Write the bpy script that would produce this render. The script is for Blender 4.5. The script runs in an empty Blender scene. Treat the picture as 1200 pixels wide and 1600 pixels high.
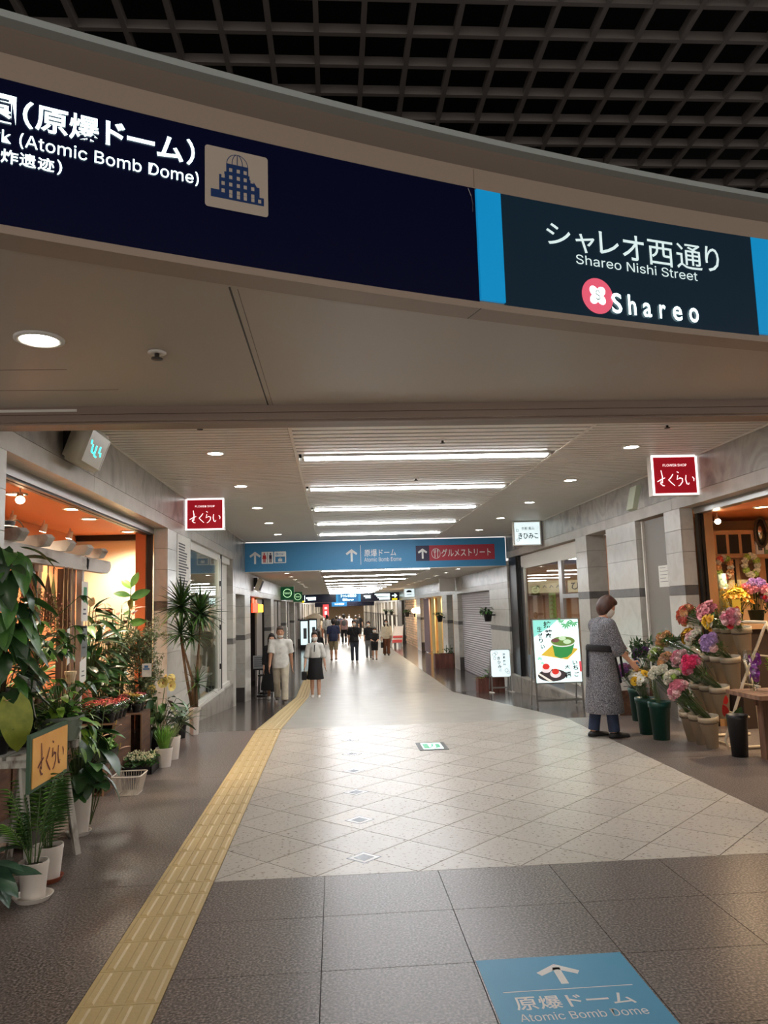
import bpy, bmesh, math, random
import numpy as np
from mathutils import Vector, Matrix, Euler

random.seed(7)
SC = bpy.context.scene
COL = SC.collection
PI = math.pi

# ------------------------------------------------------------------ camera
def cam_axes(yaw, pitch, roll):
    cy, sy, cp, sp = math.cos(yaw), math.sin(yaw), math.cos(pitch), math.sin(pitch)
    f = Vector((sy*cp, cy*cp, sp)); r0 = Vector((cy, -sy, 0)); u0 = r0.cross(f)
    c, s = math.cos(roll), math.sin(roll)
    return c*r0 + s*u0, -s*r0 + c*u0, f
_r, _u, _f = cam_axes(math.radians(3.85), math.radians(7.05), math.radians(-1.67))
cam_data = bpy.data.cameras.new('camera')
cam_data.sensor_fit = 'HORIZONTAL'
cam_data.sensor_width = 36.0
cam_data.lens = 36.0
cam_data.clip_start = 0.05
cam_data.clip_end = 400
cam = bpy.data.objects.new('camera', cam_data)
COL.objects.link(cam)
m = Matrix.Identity(4)
for i in range(3):
    m[i][0] = _r[i]; m[i][1] = _u[i]; m[i][2] = -_f[i]
m[0][3], m[1][3], m[2][3] = 0, 0, 1.55
cam.matrix_world = m
SC.camera = cam

# ------------------------------------------------------------------ world, exposure, large lights
world = bpy.data.worlds.new('world'); SC.world = world
world.use_nodes = True
world.node_tree.nodes['Background'].inputs[0].default_value = (1.0, 0.93, 0.87, 1)
world.node_tree.nodes['Background'].inputs[1].default_value = 0.76
SC.view_settings.view_transform = 'Standard'
SC.view_settings.look = 'None'
SC.view_settings.exposure = 0.7
SC.view_settings.gamma = 1.0
SC.view_settings.use_curve_mapping = False
SC.cycles.use_denoising = True
SC.cycles.use_adaptive_sampling = True
SC.cycles.adaptive_threshold = 0.03
SC.cycles.max_bounces = 6
SC.cycles.diffuse_bounces = 3
SC.cycles.glossy_bounces = 3
SC.cycles.transparent_max_bounces = 10
SC.cycles.caustics_reflective = False
SC.cycles.caustics_refractive = False
STRIP_L = 24.0       # luminance of the ceiling light strips
DOWN_L = 26.0        # luminance of the downlights

def area_light(name, loc, size, power, color=(1, 1, 1), rot=(0, 0, 0), size_y=None):
    d = bpy.data.lights.new(name, 'AREA'); d.energy = power; d.color = color; d.size = size
    if size_y: d.shape = 'RECTANGLE'; d.size_y = size_y
    o = bpy.data.objects.new(name, d); COL.objects.link(o); o.location = loc; o.rotation_euler = rot
    return o
def spot_light(name, loc, power, color, angle=80, blend=0.6, rot=(0, 0, 0), radius=0.04):
    d = bpy.data.lights.new(name, 'SPOT'); d.energy = power; d.color = color
    d.spot_size = math.radians(angle); d.spot_blend = blend; d.shadow_soft_size = radius
    o = bpy.data.objects.new(name, d); COL.objects.link(o); o.location = loc; o.rotation_euler = rot
    return o
def point_light(name, loc, power, color, radius=0.08):
    d = bpy.data.lights.new(name, 'POINT'); d.energy = power; d.color = color; d.shadow_soft_size = radius
    o = bpy.data.objects.new(name, d); COL.objects.link(o); o.location = loc
    return o

# ------------------------------------------------------------------ materials
MATS = {}
def srgb(r, g, b):
    def f(c):
        c /= 255.0
        return c/12.92 if c <= 0.04045 else ((c+0.055)/1.055)**2.4
    return (f(r), f(g), f(b), 1)
def mat(name, rgb, rough=0.5, metal=0.0, emit=None, estr=0.0, trans=0.0, alpha=1.0, spec=0.5, coat=0.0, sub=0.0, ior=1.45, bump=None):
    if name in MATS: return MATS[name]
    mt = bpy.data.materials.new(name); mt.use_nodes = True
    b = mt.node_tree.nodes['Principled BSDF']
    b.inputs['Base Color'].default_value = srgb(*rgb)
    b.inputs['Roughness'].default_value = rough
    b.inputs['Metallic'].default_value = metal
    b.inputs['Specular IOR Level'].default_value = spec
    b.inputs['IOR'].default_value = ior
    b.inputs['Transmission Weight'].default_value = trans
    b.inputs['Alpha'].default_value = alpha
    b.inputs['Coat Weight'].default_value = coat
    if emit:
        b.inputs['Emission Color'].default_value = srgb(*emit)
        b.inputs['Emission Strength'].default_value = estr
    if bump:
        nt = mt.node_tree
        tc = nt.nodes.new('ShaderNodeTexCoord'); n = nt.nodes.new('ShaderNodeTexNoise'); bp = nt.nodes.new('ShaderNodeBump')
        n.inputs['Scale'].default_value = bump[0]; bp.inputs['Strength'].default_value = bump[1]; bp.inputs['Distance'].default_value = 0.01
        nt.links.new(tc.outputs['Object'], n.inputs['Vector']); nt.links.new(n.outputs['Fac'], bp.inputs['Height'])
        nt.links.new(bp.outputs['Normal'], b.inputs['Normal'])
    MATS[name] = mt
    return mt
def noise_mat(name, stops, scale=8.0, detail=4.0, rough=0.5, stretch=(1, 1, 1), coords='Object', bump=0.0, kind='noise', coat=0.0, distortion=0.0, spec=0.5, per_object=0.0, rough2=None):
    """colour ramp over a noise / voronoi field; stops = [(pos, rgb), ...]"""
    if name in MATS: return MATS[name]
    mt = bpy.data.materials.new(name); mt.use_nodes = True
    nt = mt.node_tree; b = nt.nodes['Principled BSDF']
    b.inputs['Roughness'].default_value = rough; b.inputs['Coat Weight'].default_value = coat
    b.inputs['Specular IOR Level'].default_value = spec
    tc = nt.nodes.new('ShaderNodeTexCoord'); mp = nt.nodes.new('ShaderNodeMapping')
    mp.inputs['Scale'].default_value = stretch
    if coords == 'World':
        g = nt.nodes.new('ShaderNodeNewGeometry'); nt.links.new(g.outputs['Position'], mp.inputs['Vector'])
    else:
        nt.links.new(tc.outputs[coords], mp.inputs['Vector'])
    if kind == 'noise':
        n = nt.nodes.new('ShaderNodeTexNoise'); n.inputs['Detail'].default_value = detail
        n.inputs['Distortion'].default_value = distortion; out = n.outputs['Fac']
    else:
        n = nt.nodes.new('ShaderNodeTexVoronoi'); n.feature = 'F1'; out = n.outputs['Color']
        sp = nt.nodes.new('ShaderNodeSeparateColor'); nt.links.new(out, sp.inputs[0]); out = sp.outputs[0]
    n.inputs['Scale'].default_value = scale
    nt.links.new(mp.outputs['Vector'], n.inputs['Vector'])
    r = nt.nodes.new('ShaderNodeValToRGB')
    while len(r.color_ramp.elements) < len(stops): r.color_ramp.elements.new(0.5)
    for e, (p, c) in zip(r.color_ramp.elements, stops): e.position = p; e.color = srgb(*c)
    nt.links.new(out, r.inputs['Fac'])
    colout = r.outputs['Color']
    if per_object > 0:
        oi = nt.nodes.new('ShaderNodeObjectInfo'); mr = nt.nodes.new('ShaderNodeMapRange')
        mr.inputs['To Min'].default_value = 1-per_object; mr.inputs['To Max'].default_value = 1+per_object
        nt.links.new(oi.outputs['Random'], mr.inputs['Value'])
        mx = nt.nodes.new('ShaderNodeMix'); mx.data_type = 'RGBA'; mx.blend_type = 'MULTIPLY'; mx.inputs['Factor'].default_value = 1
        nt.links.new(colout, mx.inputs[6]); nt.links.new(mr.outputs['Result'], mx.inputs[7]); colout = mx.outputs[2]
    nt.links.new(colout, b.inputs['Base Color'])
    if bump > 0:
        bp = nt.nodes.new('ShaderNodeBump'); bp.inputs['Strength'].default_value = bump; bp.inputs['Distance'].default_value = 0.01
        nt.links.new(out, bp.inputs['Height']); nt.links.new(bp.outputs['Normal'], b.inputs['Normal'])
    MATS[name] = mt
    return mt
def emit_mat(name, rgb, strength):
    if name in MATS: return MATS[name]
    mt = bpy.data.materials.new(name); mt.use_nodes = True; nt = mt.node_tree
    nt.nodes.remove(nt.nodes['Principled BSDF'])
    e = nt.nodes.new('ShaderNodeEmission'); e.inputs[0].default_value = srgb(*rgb); e.inputs[1].default_value = strength
    nt.links.new(e.outputs[0], nt.nodes['Material Output'].inputs[0])
    MATS[name] = mt
    return mt
def glass_mat(name, tint=(225, 235, 230), rough=0.02, mixf=0.12):
    """thin pane: mostly see-through with a mirror-like share"""
    if name in MATS: return MATS[name]
    mt = bpy.data.materials.new(name); mt.use_nodes = True; nt = mt.node_tree
    nt.nodes.remove(nt.nodes['Principled BSDF'])
    t = nt.nodes.new('ShaderNodeBsdfTransparent'); t.inputs[0].default_value = srgb(*tint)
    g = nt.nodes.new('ShaderNodeBsdfGlossy'); g.inputs['Roughness'].default_value = rough
    lw = nt.nodes.new('ShaderNodeLayerWeight')
    pw = nt.nodes.new('ShaderNodeMath'); pw.operation = 'POWER'; pw.inputs[1].default_value = 4.0
    nt.links.new(lw.outputs['Facing'], pw.inputs[0])
    ad = nt.nodes.new('ShaderNodeMath'); ad.operation = 'MULTIPLY_ADD'; ad.inputs[1].default_value = 0.76; ad.inputs[2].default_value = mixf; ad.use_clamp = True
    nt.links.new(pw.outputs[0], ad.inputs[0])
    mx = nt.nodes.new('ShaderNodeMixShader')
    nt.links.new(ad.outputs[0], mx.inputs[0]); nt.links.new(t.outputs[0], mx.inputs[1]); nt.links.new(g.outputs[0], mx.inputs[2])
    nt.links.new(mx.outputs[0], nt.nodes['Material Output'].inputs[0])
    MATS[name] = mt
    return mt

# ------------------------------------------------------------------ mesh helpers
class MB:
    def __init__(s): s.v = []; s.f = []; s.mi = []; s.cur = 0
    def mat(s, i): s.cur = i; return s
    def add(s, verts, faces):
        o = len(s.v); s.v.extend([tuple(v) for v in verts])
        for f in faces: s.f.append(tuple(i+o for i in f)); s.mi.append(s.cur)
        return s
    def box(s, x0, x1, y0, y1, z0, z1):
        return s.add([(x0,y0,z0),(x1,y0,z0),(x1,y1,z0),(x0,y1,z0),(x0,y0,z1),(x1,y0,z1),(x1,y1,z1),(x0,y1,z1)],
                     [(0,3,2,1),(4,5,6,7),(0,1,5,4),(1,2,6,5),(2,3,7,6),(3,0,4,7)])
    def cbox(s, c, d, mtx=None):
        vs = [Vector((c[0]+sx*d[0]/2, c[1]+sy*d[1]/2, c[2]+sz*d[2]/2)) for sz in (-1,1) for sx, sy in ((-1,-1),(1,-1),(1,1),(-1,1))]
        if mtx is not None: vs = [mtx @ v for v in vs]
        return s.add(vs, [(0,3,2,1),(4,5,6,7),(0,1,5,4),(1,2,6,5),(2,3,7,6),(3,0,4,7)])
    def prism(s, poly, z0, z1):
        n = len(poly)
        return s.add([(x,y,z0) for x,y in poly]+[(x,y,z1) for x,y in poly],
                     [tuple(range(n-1,-1,-1)), tuple(range(n,2*n))]+[(i,(i+1)%n,n+(i+1)%n,n+i) for i in range(n)])
    def extrude(s, poly3, vec):
        n = len(poly3); vec = Vector(vec); p = [Vector(q) for q in poly3]
        return s.add(p+[q+vec for q in p],
                     [tuple(range(n-1,-1,-1)), tuple(range(n,2*n))]+[(i,(i+1)%n,n+(i+1)%n,n+i) for i in range(n)])
    def tube(s, pts, r, n=8, caps=True):
        pts = [Vector(p) for p in pts]; k = len(pts)
        rr = r if isinstance(r, (list, tuple)) else [r]*k
        vs = []; prev = None
        for i, p in enumerate(pts):
            t = (pts[min(i+1,k-1)]-pts[max(i-1,0)])
            t = t.normalized() if t.length > 1e-9 else Vector((0,0,1))
            if prev is None:
                a = Vector((0,0,1)) if abs(t.z) < 0.9 else Vector((1,0,0))
                u = t.cross(a).normalized()
            else:
                u = (prev - t*prev.dot(t))
                u = u.normalized() if u.length > 1e-6 else t.orthogonal().normalized()
            prev = u; w = t.cross(u)
            for j in range(n):
                a = 2*PI*j/n
                vs.append(p+(u*math.cos(a)+w*math.sin(a))*rr[i])
        fs = [(i*n+j, i*n+(j+1)%n, (i+1)*n+(j+1)%n, (i+1)*n+j) for i in range(k-1) for j in range(n)]
        if caps: fs += [tuple(range(n-1,-1,-1)), tuple((k-1)*n+j for j in range(n))]
        return s.add(vs, fs)
    def lathe(s, prof, n=20, c=(0,0,0), sx=1.0, sy=1.0, mtx=None):
        """prof = [(radius, z), ...] from one end to the other"""
        vs = []
        for r, z in prof:
            for j in range(n):
                a = 2*PI*j/n
                v = Vector((r*math.cos(a)*sx, r*math.sin(a)*sy, z))
                if mtx is not None: v = mtx @ v
                vs.append((v.x+c[0], v.y+c[1], v.z+c[2]))
        k = len(prof)
        fs = [(i*n+j, i*n+(j+1)%n, (i+1)*n+(j+1)%n, (i+1)*n+j) for i in range(k-1) for j in range(n)]
        if prof[0][0] > 1e-6: fs.append(tuple(range(n-1,-1,-1)))
        if prof[-1][0] > 1e-6: fs.append(tuple((k-1)*n+j for j in range(n)))
        return s.add(vs, fs)
    def ball(s, c, r, n=10, m=6, sc=(1,1,1)):
        prof = [(max(1e-5, r*math.sin(PI*i/m)), -r*math.cos(PI*i/m)) for i in range(m+1)]
        vs = []
        for rr, z in prof:
            for j in range(n):
                a = 2*PI*j/n; vs.append((c[0]+rr*math.cos(a)*sc[0], c[1]+rr*math.sin(a)*sc[1], c[2]+z*sc[2]))
        fs = [(i*n+j, i*n+(j+1)%n, (i+1)*n+(j+1)%n, (i+1)*n+j) for i in range(m) for j in range(n)]
        return s.add(vs, fs)
    def xf(s, mtx, start=0):
        for i in range(start, len(s.v)): s.v[i] = tuple(mtx @ Vector(s.v[i]))
        return s
    def mesh(s, name, mats, smooth=False):
        me = bpy.data.meshes.new(name); me.from_pydata(s.v, [], s.f)
        for mm in (mats if isinstance(mats, (list, tuple)) else [mats]): me.materials.append(mm)
        if any(s.mi): me.polygons.foreach_set('material_index', s.mi)
        if smooth: me.polygons.foreach_set('use_smooth', [True]*len(s.f))
        me.update()
        return me
    def build(s, name, mats, parent=None, smooth=False, world=True, auto=None):
        """world=True: vertices are world coordinates (parent unrotated); False: local to the parent"""
        if parent is not None and world:
            L = parent_loc(parent)
            if L.length > 0: s.v = [(x-L.x, y-L.y, z-L.z) for x, y, z in s.v]
        me = s.mesh(name, mats, smooth)
        if auto is not None:
            bm = bmesh.new(); bm.from_mesh(me)
            for e in bm.edges:
                e.smooth = not (len(e.link_faces) == 2 and e.calc_face_angle(0) > auto)
            for f in bm.faces: f.smooth = True
            bm.to_mesh(me); bm.free()
        return obj(name, me, parent)
def parent_loc(p):
    L = Vector(p.location)
    if p.parent is not None: L = L+parent_loc(p.parent)
    return L
def obj(name, me, parent=None, loc=None, rot=None, scale=None):
    o = bpy.data.objects.new(name, me); COL.objects.link(o)
    if parent is not None: o.parent = parent
    if loc is not None: o.location = loc
    if rot is not None: o.rotation_euler = rot
    if scale is not None: o.scale = scale
    return o
def thing(name, label, cat, loc=(0,0,0), rotz=0.0, group=None):
    o = bpy.data.objects.new(name, None); COL.objects.link(o)
    o.empty_display_size = 0.1; o.location = loc; o.rotation_euler = (0, 0, rotz)
    return tag(o, label, cat, group)
def tag(o, label, cat, group=None):
    o['label'] = label; o['category'] = cat
    if group: o['group'] = group
    return o
def structure(o): o['kind'] = 'structure'; return o
def stuff(o): o['kind'] = 'stuff'; return o
def dup(root, loc=None, rotz=None, label=None, scale=None):
    r = root.copy(); COL.objects.link(r)
    if loc is not None: r.location = loc
    if rotz is not None: r.rotation_euler = (0, 0, rotz)
    if label: r['label'] = label
    if scale is not None: r.scale = (scale, scale, scale) if isinstance(scale, (int, float)) else scale
    for ch in list(root.children):
        c2 = ch.copy(); COL.objects.link(c2); c2.parent = r
        for g in ch.children:
            d = g.copy(); COL.objects.link(d); d.parent = c2
    return r
def clip_poly(poly, x0, x1, y0, y1):
    def cl(p, ins, inter):
        out = []
        for i in range(len(p)):
            a, b = p[i-1], p[i]
            if ins(b):
                if not ins(a): out.append(inter(a, b))
                out.append(b)
            elif ins(a): out.append(inter(a, b))
        return out
    def ix(X): return lambda a, b: (X, a[1]+(b[1]-a[1])*(X-a[0])/(b[0]-a[0]))
    def iy(Y): return lambda a, b: (a[0]+(b[0]-a[0])*(Y-a[1])/(b[1]-a[1]), Y)
    for ins, it in ((lambda p: p[0] >= x0, ix(x0)), (lambda p: p[0] <= x1, ix(x1)), (lambda p: p[1] >= y0, iy(y0)), (lambda p: p[1] <= y1, iy(y1))):
        if not poly: return []
        poly = cl(poly, ins, it)
    return poly
def poly_area(p): return 0.5*sum(p[i-1][0]*p[i][1]-p[i][0]*p[i-1][1] for i in range(len(p)))

# ------------------------------------------------------------------ text (flat lettering, converted to mesh)
UIFONT = None
try:
    import os
    _fp = os.path.join(bpy.utils.system_resource('DATAFILES'), 'fonts', 'Inter.woff2')
    if os.path.exists(_fp): UIFONT = bpy.data.fonts.load(_fp)
except Exception:
    UIFONT = None
TXT = bpy.data.scenes.new('lettering_workbench')
def text_mesh(body, bold=0.0, spacing=1.0):
    cu = bpy.data.curves.new('lettering', 'FONT'); cu.body = body; cu.size = 1.0; cu.offset = bold
    if UIFONT and body.isascii() and bold < 0.001: cu.font = UIFONT
    cu.space_character = spacing; cu.resolution_u = 3
    o = bpy.data.objects.new('lettering', cu); TXT.collection.objects.link(o)
    with bpy.context.temp_override(scene=TXT, view_layer=TXT.view_layers[0]):
        dg = bpy.context.evaluated_depsgraph_get(); dg.update()
        me = bpy.data.meshes.new_from_object(o.evaluated_get(dg))
    vs = np.array([v.co[:] for v in me.vertices]).reshape(-1, 3)[:, :2]; fs = [tuple(p.vertices) for p in me.polygons]
    bpy.data.objects.remove(o); bpy.data.curves.remove(cu); bpy.data.meshes.remove(me)
    return vs, fs
def fit_text(body, u0, u1, v0, v1, bold=0.0, spacing=1.0):
    """lettering scaled into the rectangle u0..u1 x v0..v1 ; returns (verts2d, faces)"""
    vs, fs = text_mesh(body, bold, spacing)
    if len(vs) == 0: return vs, fs
    lo, hi = vs.min(0), vs.max(0); sp = np.maximum(hi-lo, 1e-6)
    vs = (vs-lo)/sp*np.array([u1-u0, v1-v0])+np.array([u0, v0])
    return vs, fs
def stroke2d(pts, w, taper=True):
    """flat brush stroke through 2d points -> (verts, faces)"""
    P = [Vector((x, y)) for x, y in pts]; n = len(P); vs = []; fs = []
    for i, p in enumerate(P):
        t = (P[min(i+1, n-1)]-P[max(i-1, 0)]).normalized(); nn = Vector((-t.y, t.x))
        k = w*0.5*((0.55+0.45*math.sin(PI*(0.15+0.8*i/max(1, n-1)))) if taper else 1)
        vs += [tuple(p+nn*k), tuple(p-nn*k)]
    fs = [(2*i, 2*i+1, 2*i+3, 2*i+2) for i in range(n-1)]
    return np.array(vs), fs
def plane_map(origin, right, up, eps=0.002):
    o, r, u = Vector(origin), Vector(right).normalized(), Vector(up).normalized(); n = r.cross(u)
    return lambda a, b, d=0.0: o+r*a+u*b+n*(eps+d)
def flat_on(name, shapes, fmap, material, parent, d=0.0):
    """2d shapes [(verts, faces)] mapped on a surface, one mesh"""
    mb = MB()
    for vs, fs in shapes: mb.add([fmap(a, b, d) for a, b in vs], fs)
    return mb.build(name, material, parent)
def rect(u0, u1, v0, v1): return np.array([(u0,v0),(u1,v0),(u1,v1),(u0,v1)]), [(0,1,2,3)]
def disc(cu, cv, r, n=28, ry=None):
    ry = ry or r
    return np.array([(cu+r*math.cos(2*PI*i/n), cv+ry*math.sin(2*PI*i/n)) for i in range(n)]), [tuple(range(n))]
def ring(cu, cv, r, w, n=28, ry=None):
    ry = ry or r; vs = []
    for i in range(n):
        a = 2*PI*i/n; vs += [(cu+r*math.cos(a), cv+ry*math.sin(a)), (cu+(r-w)*math.cos(a), cv+(ry-w)*math.sin(a))]
    return np.array(vs), [(2*i, 2*((i+1)%n), 2*((i+1)%n)+1, 2*i+1) for i in range(n)]
def roundrect(u0, u1, v0, v1, r, n=5):
    vs = []
    for cx, cy, a0 in ((u1-r, v0+r, -PI/2), (u1-r, v1-r, 0), (u0+r, v1-r, PI/2), (u0+r, v0+r, PI)):
        for i in range(n+1):
            a = a0+PI/2*i/n; vs.append((cx+r*math.cos(a), cy+r*math.sin(a)))
    return np.array(vs), [tuple(range(len(vs)))]
def poly2(*pts): return np.array(pts), [tuple(range(len(pts)))]
def arrow_up(cu, v0, v1, w, t):
    """upward arrow, head width w, stroke t"""
    h = w*0.5
    return [poly2((cu-t/2, v0), (cu+t/2, v0), (cu+t/2, v1-t), (cu-t/2, v1-t)),
            poly2((cu, v1), (cu, v1-t*1.5), (cu-h+t*0.2, v1-h-t*0.5), (cu-h-t*0.3, v1-h+t*0.4)),
            poly2((cu, v1-t*1.5), (cu, v1), (cu+h+t*0.3, v1-h+t*0.4), (cu+h-t*0.2, v1-h-t*0.5))]
def sakurai(u0, u1, v0, v1, w):
    """the brush-written shop name, four characters"""
    ch = [
      [[(.02,.30),(.12,.42),(.22,.52)], [(.13,.95),(.155,.6),(.15,.22)], [(.15,.22),(.11,.30),(.10,.20),(.15,.08),(.20,.06)]],
      [[(.43,.72),(.36,.50),(.31,.40),(.37,.25),(.46,.06)]],
      [[(.53,.86),(.58,.80)], [(.55,.66),(.525,.40),(.60,.50),(.66,.46),(.66,.28),(.60,.10),(.55,.04)]],
      [[(.76,.66),(.745,.40),(.77,.16),(.81,.12),(.83,.22)], [(.92,.56),(.96,.44),(.95,.30)]]]
    out = []
    for c in ch:
        for st in c:
            vs, fs = stroke2d([(u0+(u1-u0)*x, v0+(v1-v0)*y) for x, y in st], w); out.append((vs, fs))
    return out
# ================================================================== SETTING
XL, XR = -2.20, 4.36          # corridor wall planes
D = 0.73                      # drop of the far corridor behind the ramp
RY0, RY1 = 10.4, 20.6         # ramp
FARY = 52.0
def floor_z(y): return 0.0 if y <= RY0 else (-D if y >= RY1 else -D*(y-RY0)/(RY1-RY0))

m_granite = noise_mat('granite_dark', [(0.34, (50, 43, 40)), (0.5, (100, 90, 85)), (0.65, (148, 137, 130))], scale=85, detail=6, rough=0.3, coords='World', per_object=0.04, spec=0.4)
m_terr = noise_mat('terrazzo_light', [(0.0, (190, 184, 173)), (0.60, (183, 175, 164)), (0.665, (124, 115, 105)), (1.0, (104, 93, 83))], scale=38, detail=6, rough=0.26, coords='World', per_object=0.05, stretch=(1, 1.25, 1), spec=0.4)
m_light_floor = noise_mat('stone_floor_light', [(0.3, (158, 154, 145)), (0.7, (176, 171, 162))], scale=3, detail=5, rough=0.33, coords='World', spec=0.25)
m_dark_floor = noise_mat('stone_floor_dark', [(0.3, (62, 56, 53)), (0.7, (92, 84, 80))], scale=40, detail=5, rough=0.14, coords='World', spec=0.5)
m_grout = mat('grout', (52, 44, 40), 0.9)
m_tact = mat('tactile_yellow', (188, 164, 114), 0.55, bump=(60, 0.15))
m_marble = noise_mat('marble_grey', [(0.32, (106, 100, 92)), (0.47, (150, 144, 134)), (0.53, (162, 156, 146)), (0.7, (126, 120, 110))], scale=1.6, detail=9, rough=0.3, distortion=1.4, coords='World')
m_lintel = noise_mat('marble_band', [(0.3, (158, 150, 138)), (0.7, (184, 177, 166))], scale=3, detail=6, rough=0.35, coords='World')
m_tile = noise_mat('stone_tile', [(0.25, (178, 174, 164)), (0.5, (196, 193, 184)), (0.75, (184, 178, 166))], scale=4, detail=8, rough=0.32, distortion=0.6, per_object=0.05, coords='World')
m_tile_band = noise_mat('stone_tile_band', [(0.3, (92, 90, 88)), (0.7, (112, 109, 106))], scale=5, detail=6, rough=0.3, coords='World')
m_tile_base = noise_mat('stone_tile_base', [(0.3, (62, 58, 56)), (0.7, (80, 76, 73))], scale=5, detail=6, rough=0.3, coords='World')
m_joint = mat('tile_joint', (104, 98, 90), 0.85)
m_white_panel = mat('white_panel', (220, 215, 206), 0.7, spec=0.25)
m_soffit = mat('soffit_panel', (190, 178, 164), 0.38, spec=0.45)
m_slat = mat('ceiling_slat', (226, 222, 214), 0.4)
m_slat_side = mat('ceiling_slat_side', (220, 215, 206), 0.45)
m_black = mat('black_void', (10, 9, 9), 0.9)
m_dark = mat('dark_frame', (26, 23, 22), 0.4)
m_chrome = mat('steel', (170, 168, 164), 0.3, metal=0.9)
m_white_metal = mat('white_metal', (222, 218, 210), 0.4)
m_beam = noise_mat('beam_brown', [(0.3, (128, 108, 96)), (0.7, (150, 130, 116))], scale=2, detail=4, rough=0.45, coords='World', stretch=(0.3, 4, 4))
m_fascia = mat('fascia_beige', (168, 150, 134), 0.45)
m_cornice = mat('cornice_brown', (120, 106, 94), 0.5)
m_trim = mat('cornice_trim', (176, 182, 178), 0.3)
m_grid = mat('louver_blade', (104, 97, 92), 0.55)

# ---------------------------------------------------------------- floor
fl = MB()
fl.box(-8, 11, -4, RY0, -0.25, -0.006)
floor = structure(fl.build('floor', m_grout))
def tile_obj(name, poly, z, material, parent, th=0.006):
    if len(poly) < 3: return None
    if poly_area(poly) < 0: poly = poly[::-1]
    cx = sum(p[0] for p in poly)/len(poly); cy = sum(p[1] for p in poly)/len(poly)
    if abs(poly_area(poly)) < 0.004: return None
    mb = MB(); mb.prism([(x-cx, y-cy) for x, y in poly], -th, 0)
    return obj(name, mb.mesh(name, material), parent, (cx, cy, z))
def rect_tiles(name, xs, ys, z, material, parent, gap=0.004):
    cache = {}
    for i in range(len(xs)-1):
        for j in range(len(ys)-1):
            w, h = xs[i+1]-xs[i]-gap, ys[j+1]-ys[j]-gap
            if w < 0.03 or h < 0.03: continue
            key = (round(w, 4), round(h, 4))
            if key not in cache:
                mb = MB(); mb.box(-w/2, w/2, -h/2, h/2, -0.006, 0); cache[key] = mb.mesh(name, material)
            obj(name, cache[key], parent, ((xs[i]+xs[i+1])/2, (ys[j]+ys[j+1])/2, z))
# dark granite field in front of the corridor
gx = [-0.09+0.665*k for k in range(-6, 9)]
gy = [4.73-0.595*k for k in range(6, -1, -1)]
left_x = [-4.3, -2.6, -1.06]
right_x = [-0.73]+[x for x in gx if x > -0.72]
rect_tiles('granite_tile', left_x, [gy[0], gy[3], gy[6]], 0, m_granite, floor)
rect_tiles('granite_tile', right_x, gy, 0, m_granite, floor)
g0 = MB(); g0.box(gx[0], gx[-1], -4, gy[0]-0.004, -0.006, 0); g0.build('granite_paving', m_granite, floor)
gys = [4.73, 7.6, RY0]
rect_tiles('granite_tile', [XL-1.5, XL-0.01, -1.06], gys, 0, m_granite, floor, 0.003)
rect_tiles('granite_tile', [3.08, XR+0.01, XR+1.6], gys, 0, m_granite, floor, 0.003)
# diagonal terrazzo field with little diamond insets
diam = [(0.15, 5.03+0.863*k) for k in range(6)]
S = 0.61
for a in range(-24, 26):
    for b in range(-24, 26):
        p0, q0 = 0.46-4.73+S*a, 0.46+4.73+S*b
        g = 0.0045
        cs = [(p0+g, q0+g), (p0+S-g, q0+g), (p0+S-g, q0+S-g), (p0+g, q0+S-g)]
        poly = [((p+q)/2, (q-p)/2) for p, q in cs]
        poly = clip_poly(poly, -0.728, 3.078, 4.733, RY0)
        if poly: tile_obj('terrazzo_tile', poly, 0, m_terr, floor)
m_inset_d = mat('inset_blue_grey', (92, 100, 110), 0.25)
m_inset_l = mat('inset_white', (206, 206, 202), 0.3)
dm = MB(); dm.prism([(-0.1,0),(0,-0.1),(0.1,0),(0,0.1)], 0, 0.0012); dm_me = dm.mesh('diamond_inset', m_inset_l)
dn = MB(); dn.prism([(-0.065,0),(0,-0.065),(0.065,0),(0,0.065)], 0.0012, 0.002); dn_me = dn.mesh('diamond_core', m_inset_d)
dk = MB(); dk.prism([(-0.112,0),(0,-0.112),(0.112,0),(0,0.112)], 0, 0.0006); dk_me = dk.mesh('diamond_edge', m_inset_d)
for x, y in diam:
    e = obj('diamond_edge', dk_me, floor, (x, y, 0)); obj('diamond_inset', dm_me, e, (0, 0, 0)); obj('diamond_core', dn_me, e, (0, 0, 0))
# tactile paving strip: each tile with four raised bars
def tact_mesh(L, wd=0.326):
    mb = MB(); mb.box(-wd/2, wd/2, -L/2, L/2, -0.006, 0.002)
    for k in range(4):
        cx = -wd/2+wd*(k+0.5)/4; a, b2 = 0.021, 0.012; y0, y1 = -L/2+0.012, L/2-0.012
        mb.add([(cx-a,y0,0.002),(cx+a,y0,0.002),(cx+a,y1,0.002),(cx-a,y1,0.002),(cx-b2,y0+0.012,0.0075),(cx+b2,y0+0.012,0.0075),(cx+b2,y1-0.012,0.0075),(cx-b2,y1-0.012,0.0075)],
               [(4,5,6,7),(0,1,5,4),(1,2,6,5),(2,3,7,6),(3,0,4,7)])
    return mb.mesh('tactile_tile', m_tact)
ty = [1.55+0.3*k for k in range(0, 11)]+[4.74]
y = 4.74
while y < FARY-14: y += 0.2975 if y < RY0-0.1 else 0.299; ty.append(y)
tm = {}
for i in range(len(ty)-1):
    L = round(ty[i+1]-ty[i]-0.003, 4)
    if L < 0.05: continue
    if L not in tm: tm[L] = tact_mesh(L)
    yc = (ty[i]+ty[i+1])/2
    o = obj('tactile_tile', tm[L], floor, (-0.895, yc, floor_z(yc)+(0.0 if yc < RY0-0.15 or yc > RY1+0.15 else 0.004)))
    if RY0 < yc < RY1: o.rotation_euler = (-math.atan(D/(RY1-RY0)), 0, 0)
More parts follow.
